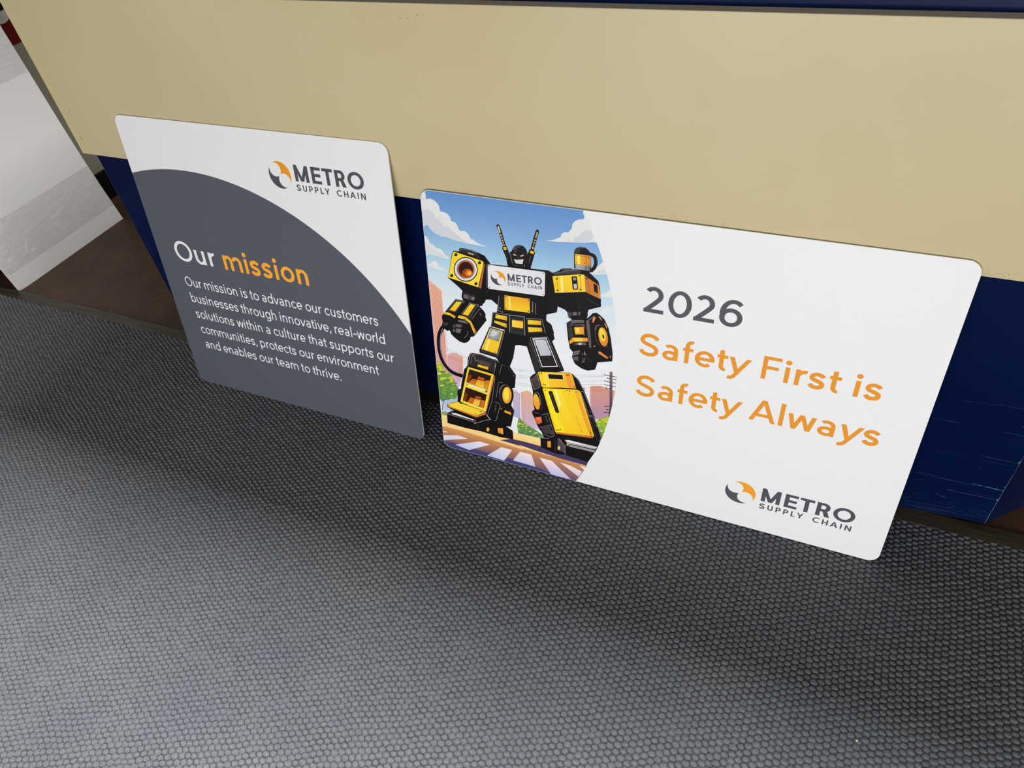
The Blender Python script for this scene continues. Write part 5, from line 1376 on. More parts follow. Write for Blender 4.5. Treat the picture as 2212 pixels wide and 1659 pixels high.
(157,-1,0,[1704,3691,1701,3593,1695,3599,1698,3685]),
(157,-1,0,[1701,3593,1442,3603,1450,3608,1695,3599]),
(157,-1,0,[1442,3603,1461,3695,1466,3689,1450,3608]),
(165,190,0,[1464,3692,1701,3688,1698,3596,1446,3606]),
(157,-1,0,[1429,3549,1688,3527,1682,3521,1433,3542]),
(157,-1,0,[1688,3527,1688,3432,1682,3440,1682,3521]),
(157,-1,0,[1688,3432,1414,3495,1422,3500,1682,3440]),
(157,-1,0,[1414,3495,1429,3549,1433,3542,1422,3500]),
(165,190,0,[1431,3546,1685,3524,1685,3436,1418,3497]),
(157,-1,0,[1493,3664,1488,3655,1478,3653,1473,3660,1479,3670,1488,3672]),
(157,-1,0,[1462,3528,1457,3518,1447,3516,1443,3524,1448,3533,1458,3535]),
(157,-1,0,[1684,3632,1679,3622,1670,3620,1665,3628,1670,3637,1680,3639]),
(157,-1,0,[1672,3473,1667,3464,1658,3462,1653,3469,1658,3479,1668,3481]),
(191,-1,0,[1750,3724,2076,3756,2070,3334,1739,3330]),
(158,-1,0,[1743,3340,1746,3717,1764,3735,2073,3759,2078,3333,2057,3311,2050,3317,2069,3336,2064,3749,1768,3726,1755,3714,1752,3340]),
(162,-1,0,[1776,3672,1791,3373,2047,3382,2047,3375,1784,3366,1769,3671]),
(157,-1,0,[1803,3642,2044,3657,2036,3648,1811,3634]),
(157,-1,0,[2044,3657,2041,3487,2033,3494,2036,3648]),
(157,-1,0,[2041,3487,1798,3475,1807,3483,2033,3494]),
(157,-1,0,[1798,3475,1803,3642,1811,3634,1807,3483]),
(192,193,150,[1807,3638,2040,3653,2037,3491,1802,3479]),
(194,-1,0,[1806,3631,2040,3646,2040,3636,1807,3621]),
(189,-1,0,[2103,3732,2411,3776,2477,3484,2141,3385]),
(158,-1,0,[2108,3730,2398,3770,2442,3757,2503,3489,2497,3488,2437,3752,2398,3764,2109,3724]),
(157,-1,0,[2136,3704,2414,3735,2408,3729,2142,3699]),
(157,-1,0,[2414,3735,2420,3642,2414,3647,2408,3729]),
(157,-1,0,[2420,3642,2135,3601,2141,3608,2414,3647]),
(157,-1,0,[2135,3601,2136,3704,2142,3699,2141,3608]),
(165,190,0,[2139,3701,2411,3732,2417,3645,2138,3605]),
(157,-1,0,[2140,3544,2429,3592,2424,3585,2147,3539]),
(157,-1,0,[2429,3592,2440,3507,2434,3511,2424,3585]),
(157,-1,0,[2440,3507,2147,3431,2153,3439,2434,3511]),
(157,-1,0,[2147,3431,2140,3544,2147,3539,2153,3439]),
(165,190,0,[2143,3541,2426,3588,2437,3509,2150,3435]),
(157,-1,0,[2399,3705,2395,3697,2387,3695,2383,3702,2387,3710,2395,3711]),
(157,-1,0,[2412,3554,2408,3546,2400,3545,2396,3551,2400,3559,2408,3561]),
(157,-1,0,[2167,3686,2163,3678,2155,3676,2151,3683,2155,3691,2163,3692]),
(157,-1,0,[2171,3462,2167,3454,2158,3452,2155,3459,2159,3467,2167,3469]),
(157,-1,0,[1605,5526,1647,5418,1730,5130,1668,5112,1586,5398,1546,5503]),
(157,-1,0,[1604,5516,1598,5500,1583,5488,1566,5485,1552,5493,1547,5508,1553,5525,1568,5536,1585,5539,1599,5531]),
(195,-1,0,[1591,5504,1628,5385,1603,5377,1566,5497]),
(196,-1,0,[1637,5358,1646,5322,1621,5316,1612,5351]),
(196,-1,0,[1653,5307,1662,5275,1637,5268,1628,5300]),
(196,-1,0,[1672,5256,1679,5232,1654,5225,1647,5249]),
(196,-1,0,[1678,5217,1687,5194,1663,5184,1654,5207]),
(196,-1,0,[1691,5177,1702,5145,1677,5137,1666,5169]),
(157,-1,0,[2382,5509,2329,5340,2274,5131,2210,5148,2266,5358,2319,5529]),
(157,-1,0,[2377,5524,2372,5507,2358,5495,2340,5493,2326,5501,2321,5516,2326,5533,2341,5545,2358,5547,2372,5539]),
(197,-1,0,[2361,5497,2325,5378,2302,5385,2338,5504]),
(198,-1,0,[2315,5347,2308,5321,2285,5328,2292,5354]),
(198,-1,0,[2300,5299,2294,5274,2271,5279,2277,5305]),
(198,-1,0,[2287,5251,2282,5230,2259,5236,2264,5257]),
(198,-1,0,[2275,5205,2267,5164,2243,5168,2251,5210]),
(157,-1,0,[1648,5110,1671,5138,1736,5152,1762,5083,1786,5012,1855,4794,1740,4769,1722,4913,1653,5067]),
(162,-1,0,[1716,5039,1764,4895,1757,4893,1710,5037]),
(165,177,-60,[1665,5111,1728,5128,1741,5075,1689,5055]),
(157,-1,0,[2192,5153,2290,5134,2299,5092,2231,4857,2206,4776,2083,4763,2150,5032]),
(199,-1,0,[2218,5029,2185,4885,2176,4887,2209,5031]),
(165,177,0,[2210,5131,2285,5117,2272,5066,2204,5080]),
(200,-1,0,[1865,5129,1878,5148,1895,5162,1924,5179,1961,5193,2006,5200,2049,5199,2077,5190,2099,5171,2122,5143,2141,5107,2152,5061,2155,5012,2148,4967,2131,4919,2114,4851,2071,4792,1955,4769,1841,4777,1802,4830,1792,4901,1788,4971,1796,5029,1813,5044,1833,5052,1849,5090]),
(201,-1,0,[1880,5138,1965,5179,2041,5177,2004,5157,1953,5142,1929,5045,1892,5054]),
(158,-1,0,[1869,5095,1881,5133,1908,5159,1911,5155,1885,5130,1874,5093]),
(158,-1,0,[1812,5006,1831,4871,1859,4821,1855,4819,1826,4870,1807,5005]),
(162,-1,0,[1960,5014,1967,4956,1928,4927,1924,4932,1960,4959,1954,5014]),
(202,-1,0,[1865,5014,1928,4998,1920,4983,1872,4990]),
(202,-1,0,[2001,4992,2082,5030,2067,5002,2015,4983]),
(203,-1,0,[2085,5031,2055,4991,2050,4994,2080,5035]),
(204,-1,0,[1874,4914,1940,4910,2014,4929,2073,4942,2050,4840,1916,4833]),
(158,-1,0,[1942,4907,1955,4840,1952,4839,1939,4906]),
(158,-1,0,[1986,4917,1988,4834,1985,4834,1983,4917]),
(158,-1,0,[2031,4927,2018,4838,2015,4839,2028,4928]),
(205,-1,0,[2076,4941,2052,4840,2047,4841,2071,4942]),
(157,-1,0,[1874,4918,1947,4907,2072,4945,2074,4939,1948,4900,1873,4911]),
(206,-1,0,[1751,4792,1856,4794,2071,4800,2214,4808,2213,4757,1750,4748]),
(162,-1,0,[1845,4795,2049,4799,2049,4794,1845,4790]),
(157,-1,0,[2559,4731,2639,4762,2775,4832,2793,4860,2848,4884,2996,4909,3021,4888,3057,4904,3199,4915,3346,4880,3510,4747,3542,4638,3581,4263,3357,4165,2899,4060,2733,4108,2706,4262,2630,4694]),
(207,-1,0,[2793,4842,2848,4876,2969,4902,3006,4889,2897,4850]),
(208,-1,0,[2676,4759,2922,4850,3175,4899,3165,4835,2677,4718]),
(158,-1,0,[2657,4752,2921,4857,3163,4904,3164,4899,2922,4852,2659,4748]),
(209,210,-90,[2639,4696,3165,4823,3245,4826,3285,4501,2692,4371]),
(211,-1,0,[2788,4731,2838,4744,2855,4408,2815,4398]),
(212,-1,0,[3184,4821,3228,4823,3267,4500,3218,4489]),
(213,-1,0,[3250,4812,3521,4669,3569,4400,3292,4492]),
(214,-1,0,[3501,4678,3521,4669,3569,4400,3545,4408]),
(157,-1,0,[3005,4745,3021,4758,3100,4772,3113,4757,3137,4531,3123,4513,3049,4500,3034,4512]),
(215,-1,0,[3032,4737,3092,4750,3098,4699,3038,4682]),
(216,-1,0,[3047,4614,3108,4624,3120,4535,3059,4519]),
(157,-1,0,[3420,4689,3495,4665,3512,4504,3441,4531]),
(157,-1,0,[2729,4734,2758,4382,2753,4382,2724,4733]),
(157,-1,0,[2725,4688,2759,4681,2758,4676,2724,4683]),
(157,-1,0,[3168,4818,3196,4487,3191,4487,3163,4817]),
(157,-1,0,[3308,4772,3354,4497,3349,4496,3303,4771]),
(157,-1,0,[2746,4661,2741,4652,2728,4645,2714,4644,2705,4650,2705,4658,2714,4666,2728,4670,2741,4668]),
(157,-1,0,[2758,4435,2754,4425,2741,4419,2727,4418,2717,4423,2717,4432,2726,4440,2741,4444,2753,4442]),
(157,-1,0,[3201,4529,3196,4520,3184,4514,3170,4513,3161,4518,3161,4526,3169,4535,3183,4539,3196,4536]),
(157,-1,0,[3181,4798,3176,4789,3164,4783,3150,4782,3141,4787,3141,4795,3150,4803,3163,4807,3176,4805]),
(157,-1,0,[3308,4766,3304,4757,3292,4751,3278,4750,3269,4755,3269,4763,3277,4771,3291,4775,3303,4773]),
(217,-1,0,[2699,4356,3194,4467,3200,4398,2718,4291]),
(158,-1,0,[2706,4272,2731,4268,3178,4382,3231,4372,3236,4463,3242,4463,3237,4365,3178,4376,2731,4262,2706,4266]),
(218,-1,0,[3224,4473,3244,4477,3247,4394,3216,4360,3209,4381,3227,4397]),
(162,-1,0,[3292,4476,3571,4386,3569,4380,3291,4470]),
(157,-1,0,[3349,5262,3361,5259,3381,5255,3405,5249,3428,5236,3446,5217,3457,5197,3465,5177,3471,5158,3476,5139,3480,5119,3482,5098,3481,5075,3478,5050,3472,5025,3463,4998,3451,4972,3433,4946,3411,4921,3391,4901,3378,4887,3330,4933,3344,4946,3363,4966,3381,4987,3394,5005,3402,5022,3408,5042,3413,5062,3415,5081,3416,5096,3415,5110,3412,5124,3408,5139,3403,5154,3397,5168,3392,5178,3387,5183,3380,5187,3366,5191,3349,5194,3336,5197]),
(162,-1,0,[3459,5163,3463,5067,3458,5067,3454,5163]),
(157,-1,0,[3051,4928,3042,5207,3057,5279,3115,5331,3150,5343,3233,5346,3299,5308,3353,5249,3366,4918,3349,4884,3091,4897]),
(219,-1,0,[3064,5222,3069,5271,3122,5309,3151,5307,3142,5228]),
(220,-1,0,[3115,5321,3221,5335,3245,5322,3122,5303]),
(158,-1,0,[3109,5329,3233,5341,3233,5337,3109,5325]),
(221,222,0,[3057,5199,3353,5204,3356,5002,3069,5002]),
(223,-1,0,[3101,5180,3155,5181,3162,5013,3112,5011]),
(157,-1,0,[3057,5175,3354,5176,3354,5171,3057,5170]),
(157,-1,0,[3263,5217,3276,5007,3271,5007,3258,5216]),
(157,-1,0,[3089,5183,3085,5175,3077,5174,3073,5180,3077,5188,3085,5189]),
(157,-1,0,[3102,5034,3098,5026,3089,5025,3085,5031,3089,5039,3097,5041]),
(157,-1,0,[3256,5053,3253,5045,3244,5043,3240,5050,3244,5058,3252,5059]),
(157,-1,0,[3329,5173,3325,5165,3317,5164,3313,5171,3317,5178,3325,5180]),
(157,-1,0,[3329,5022,3325,5014,3317,5012,3312,5019,3316,5027,3324,5028]),
(224,225,0,[3076,4996,3268,5002,3342,4993,3340,4918,3078,4910]),
(226,-1,0,[3106,4995,3112,4912,3106,4912,3100,4995]),
(226,-1,0,[3077,4953,3341,4960,3341,4954,3077,4947]),
(157,-1,0,[3273,5006,3278,4921,3268,4921,3263,5005]),
(157,-1,0,[2695,4366,3261,4481,3572,4410,3579,4255,3382,4165,3348,4148,3327,4045,2912,4037,2888,4070,2733,4120]),
(162,-1,0,[3168,4205,3176,4134,3170,4134,3162,4204]),
(162,-1,0,[3302,4363,3537,4278,3535,4272,3300,4357]),
(157,-1,0,[2918,4065,3334,4119,3338,4014,3315,3956,3029,3879,2958,3923,2937,4015]),
(227,-1,0,[2956,4026,3032,4027,3034,3954,2977,3956]),
(228,-1,0,[3044,4043,3119,4057,3121,3991,3052,3978]),
(229,-1,0,[3144,4069,3199,4080,3195,4012,3145,4000]),
(158,-1,0,[2958,4026,2966,3955,3030,3901,3027,3898,2962,3953,2954,4026]),
(157,-1,0,[2926,3791,3026,3879,3266,3946,3330,3972,3375,4021,3428,4095,3496,4120,3559,4090,3660,4012,3741,3856,3799,3639,3849,3334,3851,3164,3565,3075,3548,2994,3522,2901,3379,2844,3248,2865,3116,2936,3051,3066,3068,3194,3004,3255,2963,3461]),
(230,-1,0,[3017,3859,3155,3895,3267,3904,3273,3862,3156,3844,3028,3802]),
(158,-1,0,[3016,3870,3266,3917,3267,3912,3017,3865]),
(158,-1,0,[3033,3798,3029,3773,3272,3836,3286,3598,3281,3598,3267,3830,3023,3767,3028,3799]),
(162,-1,0,[2940,3776,3013,3848,3096,3335,3089,3334,3009,3835,2944,3771]),
(231,-1,0,[2955,3762,3011,3815,3056,3508,2987,3452]),
(157,-1,0,[3076,3734,3272,3783,3265,3773,3085,3728]),
(157,-1,0,[3272,3783,3288,3622,3279,3628,3265,3773]),
(157,-1,0,[3288,3622,3101,3580,3108,3590,3279,3628]),
(157,-1,0,[3101,3580,3076,3734,3085,3728,3108,3590]),
(232,233,0,[3081,3731,3269,3778,3284,3625,3105,3585]),
(234,-1,0,[3122,3715,3178,3729,3184,3646,3130,3634]),
(235,-1,0,[3093,3774,3262,3813,3266,3797,3097,3759]),
(157,-1,0,[2987,3418,3061,3512,3064,3507,2993,3417]),
(157,-1,0,[3061,3512,3343,3563,3340,3558,3064,3507]),
(157,-1,0,[3343,3563,3367,3489,3361,3493,3340,3558]),
(157,-1,0,[3367,3489,3082,3419,3079,3424,3361,3493]),
(157,-1,0,[3082,3419,3003,3350,3006,3359,3079,3424]),
(157,-1,0,[3003,3350,2987,3418,2993,3417,3006,3359]),
(177,236,0,[2990,3417,3063,3510,3341,3561,3364,3491,3080,3421,3004,3354]),
(237,-1,0,[3076,3507,3253,3539,3256,3467,3090,3429]),
(157,-1,0,[3128,3501,3125,3493,3117,3492,3113,3498,3117,3506,3124,3508]),
(157,-1,0,[3293,3534,3289,3526,3282,3524,3278,3530,3281,3538,3289,3540]),
(157,-1,0,[3047,3429,3043,3421,3035,3420,3031,3426,3035,3434,3043,3436]),
(157,-1,0,[3326,3503,3322,3495,3315,3494,3311,3500,3314,3508,3322,3510]),
(238,-1,0,[3104,3410,3319,3462,3328,3405,3118,3357]),
(239,-1,0,[3168,3414,3238,3433,3239,3391,3175,3377]),
(157,-1,0,[3314,3916,3374,3916,3371,3912,3319,3912]),
(157,-1,0,[3374,3916,3435,3397,3431,3399,3371,3912]),
(157,-1,0,[3435,3397,3400,3370,3403,3377,3431,3399]),
(157,-1,0,[3400,3370,3314,3916,3319,3912,3403,3377]),
(240,-1,0,[3317,3914,3373,3914,3433,3398,3401,3374]),
(158,-1,0,[3316,3919,3346,3928,3458,4040,3463,4036,3349,3923,3317,3914]),
(158,-1,0,[3437,3387,3397,3363,3315,3903,3319,3903,3400,3370,3435,3390]),
(157,-1,0,[3358,3869,3353,3858,3344,3856,3338,3865,3343,3875,3353,3877]),
(157,-1,0,[3432,3422,3428,3412,3418,3410,3412,3418,3417,3429,3427,3431]),
(241,-1,0,[3728,3713,3740,3647,3741,3582,3732,3523,3713,3475,3686,3441,3652,3426,3616,3430,3579,3453,3545,3492,3516,3545,3495,3608,3484,3674,3484,3739,3494,3798,3513,3845,3540,3877,3573,3891,3609,3887,3645,3865,3679,3826,3707,3774]),
(157,-1,0,[3734,3705,3745,3642,3746,3580,3738,3524,3720,3478,3695,3447,3664,3433,3629,3436,3594,3458,3562,3496,3535,3547,3515,3607,3505,3670,3504,3732,3513,3788,3531,3833,3556,3863,3587,3877,3621,3872,3655,3851,3687,3814,3714,3764]),
(242,243,-30,[3733,3684,3742,3637,3745,3591,3742,3548,3734,3511,3722,3482,3705,3462,3684,3453,3662,3456,3639,3469,3617,3494,3597,3527,3580,3567,3567,3612,3558,3659,3556,3705,3559,3748,3567,3784,3579,3813,3596,3832,3616,3840,3638,3838,3661,3824,3683,3800,3703,3768,3720,3728]),
(244,-1,0,[3686,3708,3692,3671,3694,3636,3690,3604,3682,3579,3670,3562,3655,3556,3639,3560,3622,3574,3605,3597,3592,3628,3581,3663,3575,3700,3574,3735,3577,3766,3585,3791,3597,3807,3612,3813,3629,3809,3646,3795,3662,3772,3675,3742]),
(157,-1,0,[3669,3663,3672,3639,3670,3619,3663,3610,3653,3612,3643,3626,3636,3648,3633,3672,3635,3691,3642,3701,3651,3698,3661,3684]),
(158,-1,0,[3488,3750,3497,3834,3534,3876,3565,3882,3566,3877,3536,3871,3502,3832,3493,3750]),
(162,-1,0,[3684,3432,3750,3481,3753,3476,3687,3427]),
(245,246,-45,[3432,3980,3467,4039,3488,4017,3481,3976,3448,3892,3428,3912]),
(245,246,-45,[3537,4053,3576,4050,3617,3987,3598,3981]),
(245,246,-45,[3655,3941,3683,3929,3724,3846,3703,3837]),
(245,246,-45,[3569,3313,3605,3324,3768,3232,3757,3196,3728,3202,3577,3276]),
(245,246,-45,[3801,3270,3820,3279,3820,3237,3805,3229]),
(247,-1,0,[3501,3415,3498,3401,3489,3393,3480,3397,3476,3410,3479,3424,3487,3432,3496,3428]),
(248,-1,0,[3111,3225,3213,3259,3188,3168,3066,3108]),
(249,-1,0,[3073,3071,3163,3106,3168,3023,3090,3008]),
(250,-1,0,[3300,3274,3342,3177,3284,3179]),
(208,-1,0,[3248,3106,3279,3121,3295,3038,3257,3001]),
(158,-1,0,[3065,3107,3094,3209,3210,3258,3212,3254,3098,3206,3069,3106]),
(158,-1,0,[3070,3001,3064,3066,3165,3112,3175,3025,3170,3024,3161,3105,3069,3063,3075,3001]),
(158,-1,0,[3250,3001,3293,3025,3303,3113,3308,3112,3298,3022,3252,2997]),
(158,-1,0,[3253,3214,3267,3154,3264,3153,3249,3213]),
(162,-1,0,[3306,3115,3397,3107,3450,3061,3447,3057,3395,3102,3305,3110]),
(157,-1,0,[1315,3389,1645,3356,1679,3346,1867,3095,1810,2771,1729,2549,1512,2581,1430,2692,1055,2729,1046,2780]),
(251,-1,0,[1317,3365,1617,3340,1637,3308,1475,2732,1071,2755]),
(158,-1,0,[1060,2737,1048,2781,1300,3363,1331,3390,1638,3347,1637,3341,1333,3383,1305,3360,1054,2781,1066,2739]),
(158,-1,0,[1640,3336,1463,2721,1458,2722,1635,3338]),
(162,-1,0,[1568,2865,1527,2705,1521,2706,1562,2866]),
(157,-1,0,[1327,3350,1597,3329,1588,3320,1333,3341]),
(157,-1,0,[1597,3329,1599,3299,1590,3299,1588,3320]),
(157,-1,0,[1599,3299,1455,2782,1448,2792,1590,3299]),
(157,-1,0,[1455,2782,1107,2818,1115,2826,1448,2792]),
(157,-1,0,[1107,2818,1103,2840,1112,2839,1115,2826]),
(157,-1,0,[1103,2840,1327,3350,1333,3341,1112,2839]),
(165,252,-90,[1330,3345,1593,3325,1595,3299,1451,2787,1111,2822,1108,2839]),
(253,-1,0,[1112,2835,1325,3356,1589,3337,1588,3329,1330,3348,1120,2832]),
(157,-1,0,[1333,3335,1555,3309,1546,3299,1340,3323]),
(157,-1,0,[1555,3309,1561,3283,1549,3284,1546,3299]),
(157,-1,0,[1561,3283,1501,3085,1493,3097,1549,3284]),
(157,-1,0,[1501,3085,1266,3109,1276,3119,1493,3097]),
(157,-1,0,[1266,3109,1264,3136,1275,3135,1276,3119]),
(157,-1,0,[1264,3136,1333,3335,1340,3323,1275,3135]),
(254,255,-60,[1336,3329,1550,3304,1555,3283,1497,3091,1271,3114,1269,3135]),
(256,-1,0,[1371,3318,1524,3292,1393,3169,1323,3184]),
(157,-1,0,[1368,3313,1363,3303,1354,3298,1346,3303,1347,3313,1355,3321,1364,3321]),
(157,-1,0,[1542,3285,1538,3275,1528,3271,1521,3276,1521,3286,1529,3294,1538,3293]),
(157,-1,0,[1304,3143,1299,3133,1289,3128,1282,3133,1282,3143,1290,3151,1300,3151]),
(157,-1,0,[1490,3113,1485,3103,1475,3099,1468,3103,1468,3114,1476,3122,1486,3122]),
(157,-1,0,[1165,2844,1160,2834,1150,2829,1142,2834,1143,2844,1151,2853,1161,2853]),
(157,-1,0,[1421,2821,1416,2811,1407,2806,1399,2811,1399,2822,1408,2830,1417,2830]),
(187,-1,0,[1275,3085,1318,3082,1234,2822,1191,2827]),
(157,-1,0,[2100,3348,2556,3423,2569,3412,2649,3323,2903,2727,2775,2667,2286,2532,2110,3102,1918,3099,1922,3310]),
(257,-1,0,[2139,3212,2208,3285,2381,2618,2290,2539]),
(158,-1,0,[2184,3323,2411,2667,2406,2666,2179,3321]),
(158,-1,0,[2181,3324,2551,3415,2817,2766,2812,2765,2548,3409,2182,3320]),
(162,-1,0,[2598,3369,2871,2735,2866,2733,2594,3367]),
(258,-1,0,[2231,3312,2521,3392,2511,3372,2253,3300]),
(258,-1,0,[2521,3392,2768,2790,2745,2802,2511,3372]),
(258,-1,0,[2768,2790,2430,2702,2441,2722,2745,2802]),
(258,-1,0,[2430,2702,2231,3312,2253,3300,2441,2722]),
(157,-1,0,[2265,3297,2502,3354,2499,3347,2273,3293]),
(157,-1,0,[2502,3354,2636,3022,2628,3026,2499,3347]),
(157,-1,0,[2636,3022,2396,2957,2400,2965,2628,3026]),
(157,-1,0,[2396,2957,2265,3297,2273,3293,2400,2965]),
(259,260,-45,[2269,3295,2501,3350,2632,3024,2398,2961]),
(261,-1,0,[2402,2941,2631,3002,2714,2816,2463,2739]),
(158,-1,0,[2394,2961,2632,3023,2633,3016,2396,2954]),
(157,-1,0,[2301,3283,2296,3273,2287,3271,2282,3279,2287,3289,2296,3291]),
(157,-1,0,[2493,3331,2488,3322,2479,3320,2474,3327,2479,3337,2488,3339]),
(262,-1,0,[2345,3278,2438,3002,2434,3001,2341,3277]),
(262,-1,0,[2452,3302,2553,3028,2549,3027,2448,3300]),
(157,-1,0,[750,2341,778,2535,830,2655,891,2681,1083,2697,1488,2621,1526,2553,1690,2533,1861,2371,1831,2098,559,1779,667,2223]),
(157,-1,0,[466,1642,507,1694,558,1719,582,1886,672,2249,722,2261,765,2331,1400,2649,1726,2557,1861,2377,1831,2065,1754,2021,1796,1852,1735,1592,1802,1470,1713,1030,1561,1000,1302,1020,1097,1236,450,1343]),
(263,-1,0,[828,2624,1081,2673,1427,2607,1379,2317,782,2364]),
(158,-1,0,[764,2361,834,2644,1082,2684,1472,2617,1493,2593,1489,2589,1469,2611,1082,2678,839,2639,769,2360]),
(158,-1,0,[912,2630,941,2604,958,2517,1307,2513,1307,2506,952,2510,935,2601,907,2624]),
(264,-1,0,[891,2621,833,2405,826,2407,883,2623]),
(265,-1,0,[994,2561,1308,2533,1282,2434,996,2461]),
(158,-1,0,[1427,2560,1366,2297,1361,2298,1423,2561]),
(266,-1,0,[1416,2557,1391,2443,1385,2445,1410,2558]),
(157,-1,0,[1008,2436,1251,2426,1244,2420,1011,2430]),
(157,-1,0,[1251,2426,1232,2353,1227,2360,1244,2420]),
(157,-1,0,[1232,2353,980,2381,989,2386,1227,2360]),
(157,-1,0,[980,2381,1008,2436,1011,2430,989,2386]),
(165,267,0,[1009,2433,1247,2423,1230,2357,984,2383]),
(158,-1,0,[1557,2567,1490,2311,1486,2312,1553,2568]),
(162,-1,0,[1541,2567,1684,2531,1851,2370,1848,2366,1681,2526,1540,2562]),
(158,-1,0,[1820,2349,1817,2337,1809,2335,1806,2345,1810,2357,1817,2359]),
(162,-1,0,[667,2239,721,2263,723,2259,669,2235]),
(162,-1,0,[487,1667,553,1708,556,1703,491,1662]),
(158,-1,0,[579,1861,668,2230,672,2229,583,1860]),
(157,-1,0,[760,2323,1350,2277,1345,2269,767,2313]),
(157,-1,0,[1350,2277,1385,2235,1375,2232,1345,2269]),
(157,-1,0,[1385,2235,1131,1240,1125,1250,1375,2232]),
(157,-1,0,[1131,1240,526,1361,534,1368,1125,1250]),
(157,-1,0,[526,1361,519,1388,528,1388,534,1368]),
(157,-1,0,[519,1388,760,2323,767,2313,528,1388]),
(268,269,-90,[764,2318,1348,2273,1380,2234,1128,1245,530,1364,524,1388]),
(270,-1,0,[1355,2267,1382,2229,1136,1247,1121,1260]),
(157,-1,0,[792,2269,1300,2226,1295,2223,795,2265]),
(157,-1,0,[1300,2226,1208,1861,1205,1865,1295,2223]),
(157,-1,0,[1208,1861,699,1920,704,1923,1205,1865]),
(157,-1,0,[699,1920,792,2269,795,2265,704,1923]),
(271,-1,0,[794,2267,1297,2225,1206,1863,701,1922]),
(272,-1,0,[786,2145,841,2111,769,1932,701,1922]),
(273,274,-90,[852,2046,958,2051,889,1905,761,1922]),
(275,276,-90,[965,2045,1138,2055,1114,1872,897,1905]),
(277,275,-90,[1146,2073,1267,2103,1210,1877,1123,1874]),
(278,-1,0,[1001,2142,1141,2120,1124,2068,974,2063]),
(157,-1,0,[676,1789,1172,1721,1167,1718,679,1784]),
(157,-1,0,[1172,1721,1089,1340,1085,1344,1167,1718]),
(157,-1,0,[1089,1340,578,1415,583,1418,1085,1344]),
(157,-1,0,[578,1415,676,1789,679,1784,583,1418]),
(271,-1,0,[677,1786,1169,1720,1087,1342,581,1417]),
(279,-1,0,[669,1660,718,1607,650,1405,581,1417]),
(280,-1,0,[776,1555,868,1546,812,1380,689,1398]),
(281,282,-90,[875,1539,1021,1536,973,1372,812,1383]),
(283,-1,0,[1029,1554,1128,1547,1087,1342,981,1364]),
(284,-1,0,[903,1621,1041,1624,1021,1544,876,1548]),
(157,-1,0,[961,2058,899,1897,894,1900,956,2060]),
(157,-1,0,[1149,2073,1119,1864,1113,1865,1143,2074]),
(157,-1,0,[879,1547,815,1379,809,1381,873,1549]),
(157,-1,0,[1040,1556,983,1356,977,1358,1034,1557]),
(157,-1,0,[703,1890,1199,1844,1191,1837,708,1883]),
(157,-1,0,[1199,1844,1184,1775,1179,1782,1191,1837]),
(157,-1,0,[1184,1775,682,1833,691,1839,1179,1782]),
(157,-1,0,[682,1833,703,1890,708,1883,691,1839]),
(285,-1,0,[705,1887,1195,1840,1181,1778,687,1836]),
(286,-1,0,[745,1867,737,1842,720,1828,704,1834,699,1856,707,1881,724,1895,740,1889]),
(287,-1,0,[1197,1815,1186,1791,1162,1777,1138,1779,1130,1798,1141,1821,1165,1836,1188,1833]),
(288,-1,0,[1169,1808,1162,1795,1148,1791,1142,1801,1149,1814,1163,1818]),
(157,-1,0,[791,2293,785,2283,774,2281,769,2288,775,2297,786,2300]),
(157,-1,0,[1320,2243,1314,2233,1304,2231,1299,2238,1305,2247,1315,2250]),
(157,-1,0,[1066,1316,1060,1306,1049,1303,1044,1310,1050,1321,1061,1324]),
(157,-1,0,[593,1386,586,1376,575,1373,570,1380,576,1391,588,1394]),
(157,-1,0,[179,1215,451,1359,1145,1266,1135,1187,893,1035,303,1090,179,1139]),
(289,-1,0,[195,1182,888,1094,1128,1242,1126,1197,888,1046,195,1144]),
(290,237,-30,[199,1220,450,1345,1126,1258,888,1097,198,1179]),
(291,-1,0,[199,1181,888,1093,888,1088,198,1177]),
(292,-1,0,[562,1331,550,1321,525,1316,501,1318,493,1326,505,1335,530,1341,554,1339]),
(292,-1,0,[1038,1241,1027,1232,1002,1226,979,1228,971,1236,983,1245,1007,1251,1030,1249]),
(292,-1,0,[890,1139,883,1130,869,1125,857,1127,853,1136,861,1145,875,1150,887,1147]),
(292,-1,0,[246,1191,238,1182,224,1177,211,1180,207,1188,215,1198,229,1203,242,1200]),
(157,-1,0,[141,955,251,1041,368,1104,885,1038,1125,1190,1184,1124,1228,1081,1606,1003,1755,929,1761,698,1442,674,976,697,610,680,142,689]),
(293,-1,0,[198,977,299,1036,881,971,910,927]),
(294,-1,0,[272,998,362,1026,842,969,801,949,294,972]),
(158,-1,0,[143,712,153,953,908,910,1068,1019,1211,1084,1214,1077,1072,1012,910,901,160,944,151,712]),
(162,-1,0,[916,901,912,690,906,690,910,902]),
(158,-1,0,[198,993,299,1047,301,1043,200,990]),
(295,-1,0,[863,879,855,866,839,861,831,870,840,883,856,887]),
(296,-1,0,[803,975,873,969,840,942]),
(297,-1,0,[1192,810,1186,779,1172,754,1153,741,1136,743,1123,761,1120,789,1126,820,1140,845,1159,858,1177,855,1189,838]),
(298,299,30,[1397,909,1520,934,1525,768,1400,781]),
(300,-1,0,[1454,916,1456,777,1451,777,1449,915]),
(157,-1,0,[1797,1869,1788,1788,1767,1710,1734,1641,1693,1587,1647,1552,1599,1539,1554,1550,1515,1583,1486,1636,1469,1705,1465,1783,1475,1864,1497,1941,1530,2009,1571,2061,1617,2095,1664,2106,1708,2096,1746,2063,1775,2012,1792,1945]),
